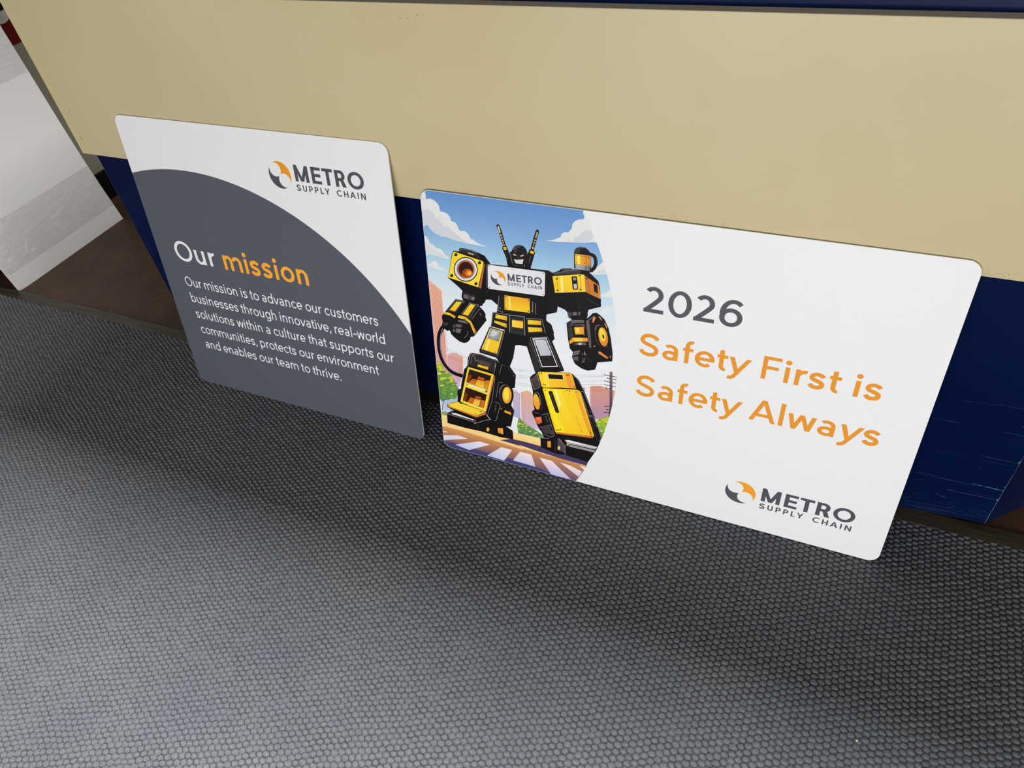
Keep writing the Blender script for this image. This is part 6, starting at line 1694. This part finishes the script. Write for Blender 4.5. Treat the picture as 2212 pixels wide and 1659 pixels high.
(301,-1,0,[1755,1874,1747,1799,1728,1727,1699,1663,1663,1613,1623,1582,1581,1570,1542,1581,1508,1613,1482,1662,1467,1726,1464,1799,1473,1874,1493,1946,1522,2008,1558,2057,1598,2087,1639,2097,1677,2086,1711,2056,1736,2007,1751,1945]),
(157,-1,0,[1762,1863,1754,1792,1737,1723,1710,1663,1676,1616,1638,1585,1599,1575,1562,1585,1530,1615,1506,1663,1492,1723,1489,1792,1497,1864,1516,1932,1543,1991,1577,2037,1615,2066,1653,2075,1689,2065,1720,2036,1744,1990,1758,1931]),
(302,303,-20,[1750,1856,1745,1805,1735,1755,1719,1709,1699,1670,1676,1640,1650,1621,1624,1614,1599,1619,1577,1637,1559,1667,1546,1705,1538,1751,1537,1801,1542,1853,1553,1903,1569,1949,1589,1987,1612,2016,1637,2034,1663,2041,1687,2035,1709,2017,1727,1989,1740,1951,1748,1906]),
(304,-1,0,[1691,1857,1688,1811,1680,1767,1667,1729,1652,1700,1636,1682,1619,1678,1603,1687,1590,1708,1580,1741,1574,1782,1573,1827,1577,1873,1585,1917,1598,1955,1613,1983,1629,2000,1646,2005,1661,1996,1675,1974,1685,1943,1690,1903]),
(158,-1,0,[1467,1833,1486,1952,1534,2036,1609,2087,1613,2082,1538,2032,1492,1950,1473,1832]),
(158,-1,0,[1388,1699,1455,2080,1494,2122,1554,2121,1554,2116,1496,2117,1459,2077,1393,1698]),
(158,-1,0,[1383,2178,1300,1624,1166,1186,1161,1187,1295,1625,1378,2179]),
(157,-1,0,[1576,1434,1729,1410,1723,1406,1580,1428]),
(157,-1,0,[1729,1410,1724,1340,1719,1346,1723,1406]),
(157,-1,0,[1724,1340,1567,1372,1573,1376,1719,1346]),
(157,-1,0,[1567,1372,1576,1434,1580,1428,1573,1376]),
(177,-1,0,[1578,1431,1726,1408,1721,1343,1570,1374]),
(158,-1,0,[1349,1592,1470,1565,1476,1506,1369,1096,1329,1079,1326,1085,1364,1100,1470,1506,1465,1560,1348,1586]),
(162,-1,0,[1300,1328,1383,1309,1382,1303,1299,1323]),
(158,-1,0,[1378,1516,1393,1503,1387,1497,1373,1510]),
(158,-1,0,[1361,1479,1383,1468,1379,1461,1357,1472]),
(158,-1,0,[1354,1427,1378,1413,1374,1406,1350,1420]),
(158,-1,0,[1344,1389,1358,1362,1351,1359,1337,1385]),
(305,-1,0,[1509,1446,1503,1427,1491,1423,1485,1439,1492,1458,1504,1462]),
(162,-1,0,[1488,1512,1799,1463,1798,1458,1487,1507]),
(157,-1,0,[2170,2356,2174,2404,2226,2473,2331,2563,3020,2709,3088,2686,3203,2591,3337,2335,3537,1839,3628,1595,3736,1338,3728,1309,3685,1159,3638,1010,3637,1008,3591,900,3462,611,2958,654,2747,618,2408,684,2387,913,2479,956,2409,1121,2321,1280,2260,1408,2203,1529,2262,1644,2234,1817,2236,2031,2226,2101]),
(157,-1,0,[2192,2366,2318,2529,2321,2524,2197,2365]),
(157,-1,0,[2318,2529,2343,2531,2339,2526,2321,2524]),
(157,-1,0,[2343,2531,2406,2234,2400,2236,2339,2526]),
(157,-1,0,[2406,2234,2275,2118,2274,2124,2400,2236]),
(157,-1,0,[2275,2118,2246,2128,2251,2132,2274,2124]),
(157,-1,0,[2246,2128,2192,2366,2197,2365,2251,2132]),
(306,307,-90,[2194,2366,2319,2527,2341,2528,2403,2235,2274,2121,2249,2130]),
(158,-1,0,[2193,2371,2259,2126,2384,2214,2387,2210,2256,2118,2189,2370]),
(158,-1,0,[2322,2542,2397,2234,2392,2232,2317,2541]),
(157,-1,0,[2336,2563,2363,2583,2367,2573,2347,2559]),
(157,-1,0,[2363,2583,3021,2711,3019,2701,2367,2573]),
(157,-1,0,[3021,2711,3070,2684,3061,2677,3019,2701]),
(157,-1,0,[3070,2684,3160,2370,3148,2378,3061,2677]),
(157,-1,0,[3160,2370,2864,2322,2862,2331,3148,2378]),
(157,-1,0,[2864,2322,2458,2219,2459,2230,2862,2331]),
(157,-1,0,[2458,2219,2424,2236,2433,2243,2459,2230]),
(157,-1,0,[2424,2236,2336,2563,2347,2559,2433,2243]),
(308,309,0,[2342,2561,2365,2578,3020,2706,3066,2681,3154,2374,2863,2326,2459,2225,2428,2240]),
(310,-1,0,[2429,2568,2546,2596,2597,2274,2513,2250]),
(311,-1,0,[2923,2677,3020,2691,3117,2377,2994,2352]),
(312,-1,0,[2544,2578,2872,2638,2865,2629,2554,2571]),
(312,-1,0,[2872,2638,2894,2518,2885,2525,2865,2629]),
(312,-1,0,[2894,2518,2573,2458,2579,2468,2885,2525]),
(312,-1,0,[2573,2458,2544,2578,2554,2571,2579,2468]),
(157,-1,0,[2559,2570,2865,2625,2885,2526,2581,2470]),
(157,-1,0,[2390,2549,2383,2535,2367,2531,2360,2542,2368,2556,2383,2560]),
(157,-1,0,[2437,2560,2430,2546,2415,2542,2407,2553,2415,2568,2430,2571]),
(157,-1,0,[2477,2301,2470,2286,2455,2282,2447,2293,2455,2308,2470,2312]),
(157,-1,0,[2520,2302,2512,2287,2497,2283,2489,2294,2497,2309,2512,2313]),
(157,-1,0,[3126,2407,3119,2393,3104,2389,3096,2400,3103,2415,3118,2418]),
(157,-1,0,[3003,2651,2996,2637,2982,2633,2974,2644,2981,2658,2996,2662]),
(157,-1,0,[2971,2647,2964,2633,2949,2629,2942,2640,2949,2654,2963,2658]),
(157,-1,0,[2428,2204,2514,1657,2725,1074,2391,1120,2303,1279,2427,1633]),
(157,-1,0,[2435,2196,2468,2221,2473,2211,2448,2192]),
(157,-1,0,[2468,2221,3183,2361,3181,2349,2473,2211]),
(157,-1,0,[3183,2361,3248,2326,3239,2319,3181,2349]),
(157,-1,0,[3248,2326,3573,1331,3561,1331,3239,2319]),
(157,-1,0,[3573,1331,3535,1256,3528,1266,3561,1331]),
(157,-1,0,[3535,1256,2757,1150,2761,1161,3528,1266]),
(157,-1,0,[2757,1150,2719,1193,2729,1199,2761,1161]),
(157,-1,0,[2719,1193,2435,2196,2448,2192,2729,1199]),
(313,314,-8,[2442,2194,2471,2216,3182,2355,3243,2323,3567,1331,3531,1261,2759,1156,2724,1196]),
(315,316,0,[2479,2188,2597,2233,2948,1231,2776,1201]),
(317,318,-90,[2681,2239,2831,2273,3221,1250,3034,1225]),
(319,-1,0,[2689,2232,2739,2245,2844,1901,2812,1815]),
(320,321,-90,[3126,2333,3207,2326,3546,1315,3497,1271,3306,1757]),
(322,-1,0,[2759,1196,2948,1221,3554,1313,3531,1261,2759,1149]),
(157,-1,0,[2571,2151,2591,2175,2639,2184,2658,2166,2808,1717,2794,1690,2740,1683,2723,1704]),
(162,-1,0,[2623,2149,2762,1715,2752,1712,2613,2146]),
(323,-1,0,[2764,1667,2826,1506,2822,1505,2760,1665]),
(323,-1,0,[2826,1486,2853,1394,2849,1393,2822,1485]),
(323,-1,0,[3167,1748,3231,1561,3313,1347,3308,1345,3227,1559,3163,1746]),
(323,-1,0,[3286,1351,3312,1338,3310,1334,3284,1347]),
(323,-1,0,[3207,2131,3269,1977,3349,1769,3345,1767,3264,1975,3203,2129]),
(323,-1,0,[3459,1449,3503,1383,3500,1380,3456,1447]),
(323,-1,0,[2999,2208,3025,2159,3021,2157,2995,2206]),
(157,-1,0,[2520,2170,2512,2157,2497,2153,2489,2162,2497,2176,2512,2180]),
(157,-1,0,[3166,2297,3159,2284,3144,2280,3137,2290,3144,2303,3158,2307]),
(157,-1,0,[3035,2288,3028,2275,3013,2271,3006,2281,3013,2294,3028,2297]),
(157,-1,0,[2981,2282,2974,2269,2959,2265,2951,2274,2959,2287,2973,2291]),
(157,-1,0,[2817,1263,2809,1249,2794,1245,2786,1254,2793,1269,2809,1273]),
(157,-1,0,[2860,1286,2852,1271,2837,1267,2829,1277,2836,1291,2852,1296]),
(157,-1,0,[3508,1383,3501,1369,3486,1365,3478,1375,3485,1389,3500,1393]),
(157,-1,0,[3528,1300,3521,1286,3506,1281,3498,1291,3505,1305,3520,1310]),
(157,-1,0,[3420,1288,3413,1274,3398,1269,3390,1279,3397,1293,3412,1298]),
(157,-1,0,[2774,1251,2766,1237,2751,1232,2743,1242,2750,1257,2766,1261]),
(158,-1,0,[3106,2660,3161,2628,3339,2337,3334,2334,3157,2623,3103,2655]),
(158,-1,0,[3256,2342,3314,2343,3540,1838,3443,1791,3254,2310,3259,2312,3447,1799,3533,1841,3310,2337,3256,2336]),
(158,-1,0,[3445,1788,3529,1798,3646,1561,3723,1316,3694,1217,3688,1219,3716,1316,3640,1559,3525,1791,3446,1782]),
(162,-1,0,[3448,1786,3606,1333,3677,1215,3672,1212,3600,1330,3442,1784]),
(324,-1,0,[3462,1771,3511,1779,3611,1531,3570,1539]),
(158,-1,0,[3471,1901,3467,1891,3459,1888,3454,1897,3458,1908,3466,1910]),
(158,-1,0,[3617,1580,3614,1570,3606,1568,3601,1575,3605,1585,3613,1587]),
(157,-1,0,[2427,1887,2432,1818,2428,1751,2417,1692,2399,1645,2376,1615,2349,1603,2320,1611,2293,1639,2269,1683,2250,1741,2238,1807,2234,1876,2238,1943,2249,2001,2267,2047,2290,2076,2317,2087,2345,2079,2372,2052,2396,2009,2415,1952]),
(325,-1,0,[2422,1889,2427,1825,2425,1765,2416,1711,2402,1669,2383,1642,2361,1632,2338,1641,2315,1667,2295,1709,2278,1763,2268,1824,2263,1887,2265,1948,2274,2001,2288,2042,2307,2068,2329,2077,2352,2068,2375,2042,2395,2001,2411,1949]),
(157,-1,0,[2415,1881,2420,1818,2418,1757,2409,1703,2395,1661,2376,1634,2354,1624,2331,1633,2308,1659,2287,1701,2271,1755,2261,1816,2256,1879,2258,1940,2267,1993,2281,2034,2300,2060,2322,2069,2345,2061,2368,2035,2388,1994,2404,1941]),
(326,233,-60,[2377,1868,2383,1814,2383,1761,2377,1715,2366,1679,2351,1655,2332,1646,2312,1653,2292,1675,2273,1710,2258,1756,2247,1808,2241,1862,2241,1914,2247,1960,2258,1996,2274,2018,2292,2027,2312,2020,2332,1998,2350,1964,2366,1919]),
(158,-1,0,[2263,2020,2298,2078,2344,2080,2388,1993,2399,1782,2394,1782,2383,1992,2341,2075,2301,2073,2267,2018]),
(157,-1,0,[2203,1533,2218,1586,2279,1643,2323,1635,2375,1580,2270,1491]),
(162,-1,0,[2216,1578,2278,1631,2281,1627,2219,1575]),
(158,-1,0,[2252,1548,2357,1567,2358,1563,2253,1544]),
(157,-1,0,[2260,1428,2427,1554,2574,1624,2636,1373,2716,1112,2655,1029,2479,1023,2409,1125]),
(157,-1,0,[2269,1430,2312,1454,2315,1448,2276,1426]),
(157,-1,0,[2312,1454,2416,1491,2410,1482,2315,1448]),
(157,-1,0,[2416,1491,2434,1343,2427,1347,2410,1482]),
(157,-1,0,[2434,1343,2348,1275,2347,1283,2427,1347]),
(157,-1,0,[2348,1275,2292,1294,2298,1299,2347,1283]),
(157,-1,0,[2292,1294,2269,1430,2276,1426,2298,1299]),
(327,328,20,[2273,1428,2313,1451,2413,1487,2430,1345,2347,1279,2295,1297]),
(329,-1,0,[2304,1430,2383,1458,2392,1415,2313,1373]),
(158,-1,0,[2426,1537,2553,1617,2577,1556,2711,1099,2657,1030,2488,1043,2488,1049,2654,1036,2704,1100,2572,1554,2550,1608,2429,1532]),
(158,-1,0,[2381,1202,2617,1340,2620,1336,2384,1198]),
(330,-1,0,[2400,1188,2610,1315,2681,1112,2479,1074]),
(162,-1,0,[2508,1537,2569,1374,2564,1372,2503,1535]),
(158,-1,0,[2508,1529,2525,1514,2520,1508,2503,1523]),
(158,-1,0,[2515,1463,2533,1457,2530,1450,2513,1455]),
(158,-1,0,[2544,1428,2556,1401,2549,1398,2537,1424]),
(158,-1,0,[2664,1118,2659,1102,2651,1100,2646,1112,2650,1128,2659,1130]),
(157,-1,0,[2394,925,2743,1028,2856,1061,3020,1079,3685,1157,3638,1010,3632,991,3596,901,3462,611,2958,646,2747,612,2401,686]),
(158,-1,0,[2407,933,2602,990,2604,983,2409,926]),
(331,332,30,[2550,886,2624,921,2633,744,2554,733]),
(333,-1,0,[2588,901,2596,738,2591,738,2583,901]),
(162,-1,0,[2404,917,2404,696,2398,696,2398,917]),
(162,-1,0,[2729,992,2741,620,2735,620,2723,992]),
(334,-1,0,[2778,1008,2813,1042,2856,1031,2940,870,2943,704,2790,720]),
(158,-1,0,[2798,1046,2951,884,2955,661,2947,660,2943,881,2792,1041]),
(335,-1,0,[2842,799,2838,770,2828,746,2813,734,2798,737,2787,754,2782,781,2786,810,2797,834,2812,846,2826,843,2838,826]),
(336,-1,0,[2943,1040,3037,1064,3647,1068,3609,995,2996,970]),
(337,-1,0,[2951,1034,3037,1056,3294,1059,3261,1029,2978,1005]),
(157,-1,0,[2973,997,3296,1002,3616,1017,3616,1011,3296,995,2973,990]),
(215,-1,0,[3022,953,3601,969,3590,914,3058,896]),
(338,-1,0,[3034,965,3028,941,3013,924,2996,923,2984,938,2984,962,2995,983,3012,992,3028,985]),
(339,-1,0,[2988,1029,2980,1016,2965,1011,2957,1020,2964,1033,2980,1037]),
(158,-1,0,[2950,897,2988,908,3595,912,3595,907,2989,903,2951,892])]
PAL = [(101,147,204),(102,148,205),(104,149,206),(106,151,206),(107,152,207),(109,154,208),(110,155,208),(112,156,209),(114,158,210),(116,159,211),(118,161,211),(120,163,212),(122,165,213),(124,167,214),(126,168,215),(128,170,215),(130,172,216),(132,174,217),(134,176,218),(136,178,219),(139,180,220),(142,183,221),(144,185,221),(147,188,222),(150,190,223),(153,193,224),(155,195,225),(158,198,226),(161,200,227),(164,202,227),(168,204,228),(171,206,229),(174,208,229),(177,210,230),(180,212,231),(184,214,231),(187,216,232),(189,217,233),(192,219,233),(194,220,233),(197,221,234),(199,222,234),(202,223,235),(204,224,235),(207,225,236),(209,226,236),(210,227,236),(212,227,237),(214,228,237),(215,229,237),(217,229,237),(218,230,237),(220,230,238),(222,231,238),(223,231,238),(224,232,238),(225,232,239),(226,233,239),(227,233,239),(228,234,239),(229,234,239),(230,235,240),(231,235,240),(232,236,240),(233,236,240),(233,237,240),(234,237,240),(234,237,241),(235,237,241),(235,238,241),(236,238,241),(234,236,239),(229,229,227),(209,214,219),(218,221,222),(214,217,220),(216,219,222),(221,223,224),(214,219,222),(236,178,148),(222,160,160),(240,184,150),(222,150,130),(206,134,114),(232,172,160),(204,178,210),(236,176,140),(214,160,160),(206,142,146),(168,190,222),(205,215,232),(140,150,200),(140,172,62),(84,132,78),(212,216,60),(124,166,66),(92,140,72),(212,216,44),(70,80,60),(120,160,84),(160,180,100),(216,190,202),(180,176,214),(180,140,168),(234,182,152),(206,184,216),(236,180,150),(205,170,205),(212,146,134),(226,160,132),(176,150,190),(232,164,134),(200,150,170),(190,122,116),(204,150,150),(120,116,122),(138,112,116),(64,50,72),(52,42,56),(118,158,70),(84,130,100),(120,164,76),(206,212,70),(90,138,92),(186,200,52),(104,150,66),(140,176,70),(206,212,64),(96,146,66),(250,226,150),(244,190,96),(250,228,160),(246,206,120),(232,158,84),(104,80,108),(92,76,110),(60,66,120),(255,240,190),(255,236,180),(255,236,170),(200,120,70),(70,64,104),(150,96,90),(240,214,214),(232,226,240),(216,214,240),(244,232,236),(196,206,240),(244,230,234),(246,230,226),(206,204,236),(248,228,222),(196,190,236),(248,226,216),(216,204,232),(246,222,210),(74,62,96),(24,21,23),(176,172,176),(104,100,106),(78,74,80),(118,112,116),(84,80,84),(52,48,50),(214,186,140),(246,214,48),(250,222,70),(196,104,62),(232,228,232),(205,200,206),(206,104,56),(48,26,20),(150,70,26),(214,116,34),(250,180,50),(58,54,56),(244,190,40),(240,165,45),(112,108,112),(96,92,96),(78,74,78),(236,234,236),(224,222,226),(90,50,40),(36,33,35),(252,212,46),(240,168,44),(252,232,120),(206,160,120),(38,35,37),(240,180,45),(44,41,43),(248,190,44),(252,220,90),(190,96,50),(246,214,150),(232,184,110),(216,170,110),(246,210,140),(120,116,120),(30,27,29),(66,62,66),(248,226,140),(206,150,80),(222,222,224),(150,90,60),(20,18,20),(88,66,56),(64,60,62),(250,218,50),(246,196,46),(252,236,130),(252,214,70),(206,124,54),(226,150,62),(150,146,150),(196,194,198),(74,66,68),(225,222,222),(70,64,66),(60,56,58),(250,198,48),(214,128,50),(253,230,100),(196,196,204),(120,118,126),(90,88,94),(70,66,68),(112,108,110),(86,82,84),(104,100,102),(56,52,54),(250,192,50),(240,150,46),(250,226,120),(110,64,50),(240,170,46),(250,206,60),(96,90,92),(206,200,196),(102,88,86),(62,58,61),(244,186,50),(226,130,44),(250,214,70),(240,150,60),(214,120,56),(214,140,60),(104,98,98),(86,80,82),(120,112,110),(54,50,52),(246,196,48),(190,200,205),(176,180,188),(140,144,152),(206,208,214),(52,46,47),(238,238,240),(206,210,216),(188,192,200),(42,36,40),(150,150,156),(46,42,44),(150,120,110),(78,66,66),(216,176,110),(236,170,46),(244,208,60),(252,224,80),(196,112,50),(46,26,16),(130,66,24),(176,88,28),(226,130,36),(236,150,40),(252,206,70),(206,110,32),(190,96,40),(120,60,24),(200,104,30),(246,168,50),(253,206,80),(206,112,36),(170,84,36),(250,236,170),(200,180,90),(60,50,40),(230,220,160),(214,120,50),(248,220,64),(240,196,120),(60,40,20),(52,46,46),(232,230,224),(225,222,220),(190,100,60),(240,176,50),(234,140,46),(248,186,70),(160,80,40),(66,62,64),(248,196,44),(236,150,44),(252,222,80),(214,180,130),(92,78,74),(58,50,52),(252,216,44),(246,176,50),(252,222,60),(238,160,48),(252,234,170),(252,218,34),(250,196,48),(252,232,44),(250,226,40),(253,226,60),(251,205,36),(252,246,140),(246,184,56),(238,150,46),(206,120,50),(96,60,24),(40,36,38),(84,80,82),(242,198,50),(226,84,44),(236,120,60),(240,130,90),(66,58,58),(236,140,46),(246,180,60),(120,60,30),(78,68,70),(226,196,130),(206,202,204),(236,234,234),(214,180,110),(210,170,120)]
for a, b, d, q in ART:
    p = [(q[i] / 10, q[i + 1] / 10) for i in range(0, len(q), 2)]
    pr.add(p, PAL[a], None if b < 0 else PAL[b], d)
emblem(pr, 154.2, 447.1, 15.6, 14.5, 136, (232, 160, 52), DK)
text(pr, 'METRO', 174.3, 243.6, 445.2, 14.6, 0.205, DK, ang=math.radians(2.6), org=(174.3, 445.2))
text(pr, 'SUPPLY  CHAIN', 174.0, 243.5, 435.8, 7.0, 0.19, DK, 0.16, ang=math.radians(2.6), org=(174.0, 435.8))
pr.build('robot_picture', s2)
pr = Print()
text(pr, '2026', 435.5, 603.4, 431.4, 49.2, 0.165, (84, 83, 90)); pr.build('grey_year', s2)
pr = Print()
text(pr, 'Safety First is', 434.0, 836.4, 343.4, 45.0, 0.155, (230, 150, 46))
pr.build('orange_slogan', s2); pr = Print()
text(pr, 'Safety Always', 434.0, 853.6, 254.6, 45.2, 0.155, (230, 150, 46))
pr.build('orange_slogan', s2)
pr = Print()
emblem(pr, 652.9, 83.2, 28.4, 26.2, 134, (238, 160, 48), DK)
text(pr, 'METRO', 691.6, 855.1, 75.8, 31.8, 0.205, DK)
text(pr, 'SUPPLY  CHAIN', 691.0, 854.3, 57.2, 12.6, 0.19, DK, 0.16)
pr.build('logo', s2)

# ---------------------------------------------------------------- film-wrapped board on the left wall
prof = [(-2.3546, TZ), (-2.378, 0.115), (-2.397, 0.235), (-2.411, 0.36), (-2.4235, 0.50), (-2.437, 0.64), (-2.455, 0.79), (-2.478, 0.90), (-2.5165, 1.06)]
def prof_at(z):
    for (x0, z0), (x1, z1) in zip(prof, prof[1:]):
        if z <= z1 or (x1, z1) == prof[-1]: return x0 + (x1 - x0) * (z - z0) / (z1 - z0)
BY0, BY1 = 1.0462, 1.5001
wb = props(empty('wrapped_board', (-2.358, (BY0 + BY1) / 2, TZ)), 'white fluted plastic board wrapped in clear film, leaning on the left wall', 'board')
# board is built in a frame whose X runs along the wall, Y up
def sheet(name, off, th, y0, y1, z0, z1, nz, ny, mat, wob=0.0, seed=1):
    rr = random.Random(seed); vv = []; ff = []
    ph = [(rr.uniform(20, 90), rr.uniform(-60, 60), rr.uniform(0, 6)) for _ in range(7)]
    for side in (0, 1):
        for i in range(nz + 1):
            z = z0 + (z1 - z0) * i / nz
            for j in range(ny + 1):
                y = y0 + (y1 - y0) * j / ny
                w = sum(math.sin(a * (y * .35) + b * z + c_) for a, b, c_ in ph) * wob / 7
                bun = math.exp(-(y - y0) / 0.05) * wob * 1.6 * math.sin(z * 190 + 3 * math.sin(y * 90))
                x = prof_at(z) + off + (w + bun if side == 0 else 0) - side * th
                vv.append((x - wb.location.x, y - wb.location.y, z - wb.location.z))
    N = (nz + 1) * (ny + 1)
    for i in range(nz):
        for j in range(ny):
            a = i * (ny + 1) + j; q = (a, a + 1, a + ny + 2, a + ny + 1)
            ff.append(q)
            if th: ff.append(tuple(N + t_ for t_ in q[::-1]))
    if th:
        ring_ = [j for j in range(ny + 1)] + [i * (ny + 1) + ny for i in range(1, nz + 1)] + [nz * (ny + 1) + j for j in range(ny - 1, -1, -1)] + [i * (ny + 1) for i in range(nz - 1, 0, -1)]
        for a, b in zip(ring_, ring_[1:] + ring_[:1]): ff.append((b, a, N + a, N + b))
    else:
        vv = vv[:N]
    return mesh(name, vv, ff, mat, wb, smooth=(th == 0))
sheet('board', 0, 0.007, BY0, BY1, TZ, 1.06, 24, 1, coro)
low_band = sheet('film_band', 0.0016, 0, BY0 - .0005, BY1 + .001, 0.05, 0.20, 40, 90, film, 0.0022, 4)
sheet('film_band', 0.0016, 0, BY0 - .0005, BY1 + .001, 0.52, 0.86, 40, 90, film, 0.0012, 9)

# sharp film folds, their highlights painted as white streaks: (y0, z0, y1, z1, width mm)
fold_m = Mat('film_fold_highlight', (0.95, 0.95, 0.95, 1), 0.15, 0.9)
fold_m.b.inputs['Alpha'].default_value = 0.75
fv = []; ff_ = []
FOLDS = [(1.1819, 0.1292, 1.3613, 0.1478, 0.5), (1.3613, 0.1478, 1.491, 0.1537, 0.7), (1.2653, 0.1468, 1.2906, 0.1501, 0.6), (1.2879, 0.1226, 1.3411, 0.1227, 0.6), (1.1855, 0.1712, 1.2481, 0.1801, 0.6), (1.2769, 0.1807, 1.2912, 0.1806, 0.6), (1.2286, 0.1828, 1.2502, 0.1788, 0.8), (1.338, 0.1766, 1.3619, 0.1692, 0.4), (1.1285, 0.1672, 1.1746, 0.1579, 0.4), (1.2553, 0.1185, 1.3166, 0.0881, 0.3), (1.191, 0.1251, 1.2466, 0.1236, 0.3), (1.1367, 0.1916, 1.1304, 0.1731, 0.9), (1.1799, 0.1116, 1.1767, 0.1019, 1.2), (1.1681, 0.116, 1.1627, 0.1019, 0.8), (1.1114, 0.0877, 1.1168, 0.0813, 1.0), (1.129, 0.1056, 1.1257, 0.096, 0.8), (1.0827, 0.0859, 1.0703, 0.0707, 1.2), (1.0893, 0.1049, 1.0827, 0.0859, 0.6), (1.1827, 0.1302, 1.1857, 0.111, 0.4), (1.1857, 0.111, 1.2216, 0.0889, 0.3), (1.4541, 0.1673, 1.4513, 0.1572, 0.5), (1.439, 0.5676, 1.4905, 0.5689, 0.6), (1.4075, 0.5292, 1.4275, 0.5277, 0.5), (1.4652, 0.5112, 1.4819, 0.5096, 0.4), (1.4666, 0.5445, 1.4957, 0.5462, 0.3)]
for i in range(46):
    y = BY0 + abs(rnd.gauss(0, .035)) + .002; z = rnd.uniform(.055, .185); a = rnd.gauss(1.5, .6); L_ = rnd.uniform(.003, .012)
    FOLDS.append((y, z, y + math.cos(a) * L_, z + math.sin(a) * L_, rnd.uniform(.3, 1.0)))
for i in range(34):
    y = rnd.uniform(BY0 + .03, BY1 - .02); z = rnd.uniform(.10, .19); a = rnd.gauss(.05, .12); L_ = rnd.uniform(.004, .03)
    FOLDS.append((y, z, y + math.cos(a) * L_, z + math.sin(a) * L_, rnd.uniform(.2, .45)))
for i in range(26):
    y = rnd.uniform(BY0, BY1 - .02); z = rnd.uniform(.53, .84); a = rnd.gauss(.05, .1); L_ = rnd.uniform(.006, .05)
    FOLDS.append((y, z, y + math.cos(a) * L_, z + math.sin(a) * L_, rnd.uniform(.25, .6)))
for (ya, za, yb, zb2, w) in FOLDS:
    d = Vector((yb - ya, zb2 - za)); nn = Vector((-d.y, d.x)).normalized() * w / 2000; b = len(fv); ns = max(2, int(d.length / .01))
    for i in range(ns + 1):
        tt = i / ns; p = Vector((ya, za)) + d * tt; k_ = nn * (.2 + .8 * math.sin(math.pi * (.05 + .9 * tt)))
        for s_, h_ in ((-1, 0), (0, 1), (1, 0)):
            y = p.x + k_.x * s_; z = p.y + k_.y * s_
            fv.append((prof_at(z) + .0042 + h_ * w * .0006 - wb.location.x, y - wb.location.y, z - wb.location.z))
    for i in range(ns):
        for s_ in (0, 1): ff_.append((b + 3 * i + s_, b + 3 * i + 3 + s_, b + 3 * i + 4 + s_, b + 3 * i + 1 + s_))
low_band['label'] = 'wrinkled clear stretch film'
merge(low_band, mesh('film_fold_highlight', fv, ff_, fold_m, wb))

# ---------------------------------------------------------------- sign on the left wall
ws = props(empty('wall_sign', (-2.531, 1.56, 0.572)), 'dark maroon wall sign with a white disc, high on the left wall behind the counter', 'sign')
def wall_shape(name, pts, x, mat):
    n = len(pts); vv = [(x, y - 1.56, z - 0.572) for y, z in pts] + [(x - 0.0012, y - 1.56, z - 0.572) for y, z in pts]
    return mesh(name, vv, [tuple(range(n)), tuple(range(n, 2 * n))[::-1]] + [(i, n + i, n + (i + 1) % n, (i + 1) % n) for i in range(n)], mat, ws)
wall_shape('backing', [(1.44, .572), (1.76, .572), (1.76, .80), (1.44, .80)], 0.0015, maroon)
def disc(cx_, cz_, r_): return [(cx_ + r_ * math.cos(a * math.pi / 24), cz_ + r_ * math.sin(a * math.pi / 24)) for a in range(48)]
wall_shape('white_disc', disc(1.5695, .6825, .047), 0.0028, signw)
wall_shape('black_disc', disc(1.585, .691, .021), 0.0041, black)

# ---------------------------------------------------------------- crumb on the carpet
bpy.ops.mesh.primitive_ico_sphere_add(subdivisions=2, radius=0.0016, location=(0.203, 0.5562, 0.0015))
cr = bpy.context.object; cr.name = 'crumb'; cr.data.name = 'crumb'; cr.scale = (1, .8, 1.05)
cr.data.materials.append(Mat('pale_crumb', L3((228, 214, 190)), 0.7, 0.2).m)
props(cr, 'tiny pale crumb lying on the carpet near the lower right corner', 'crumb')
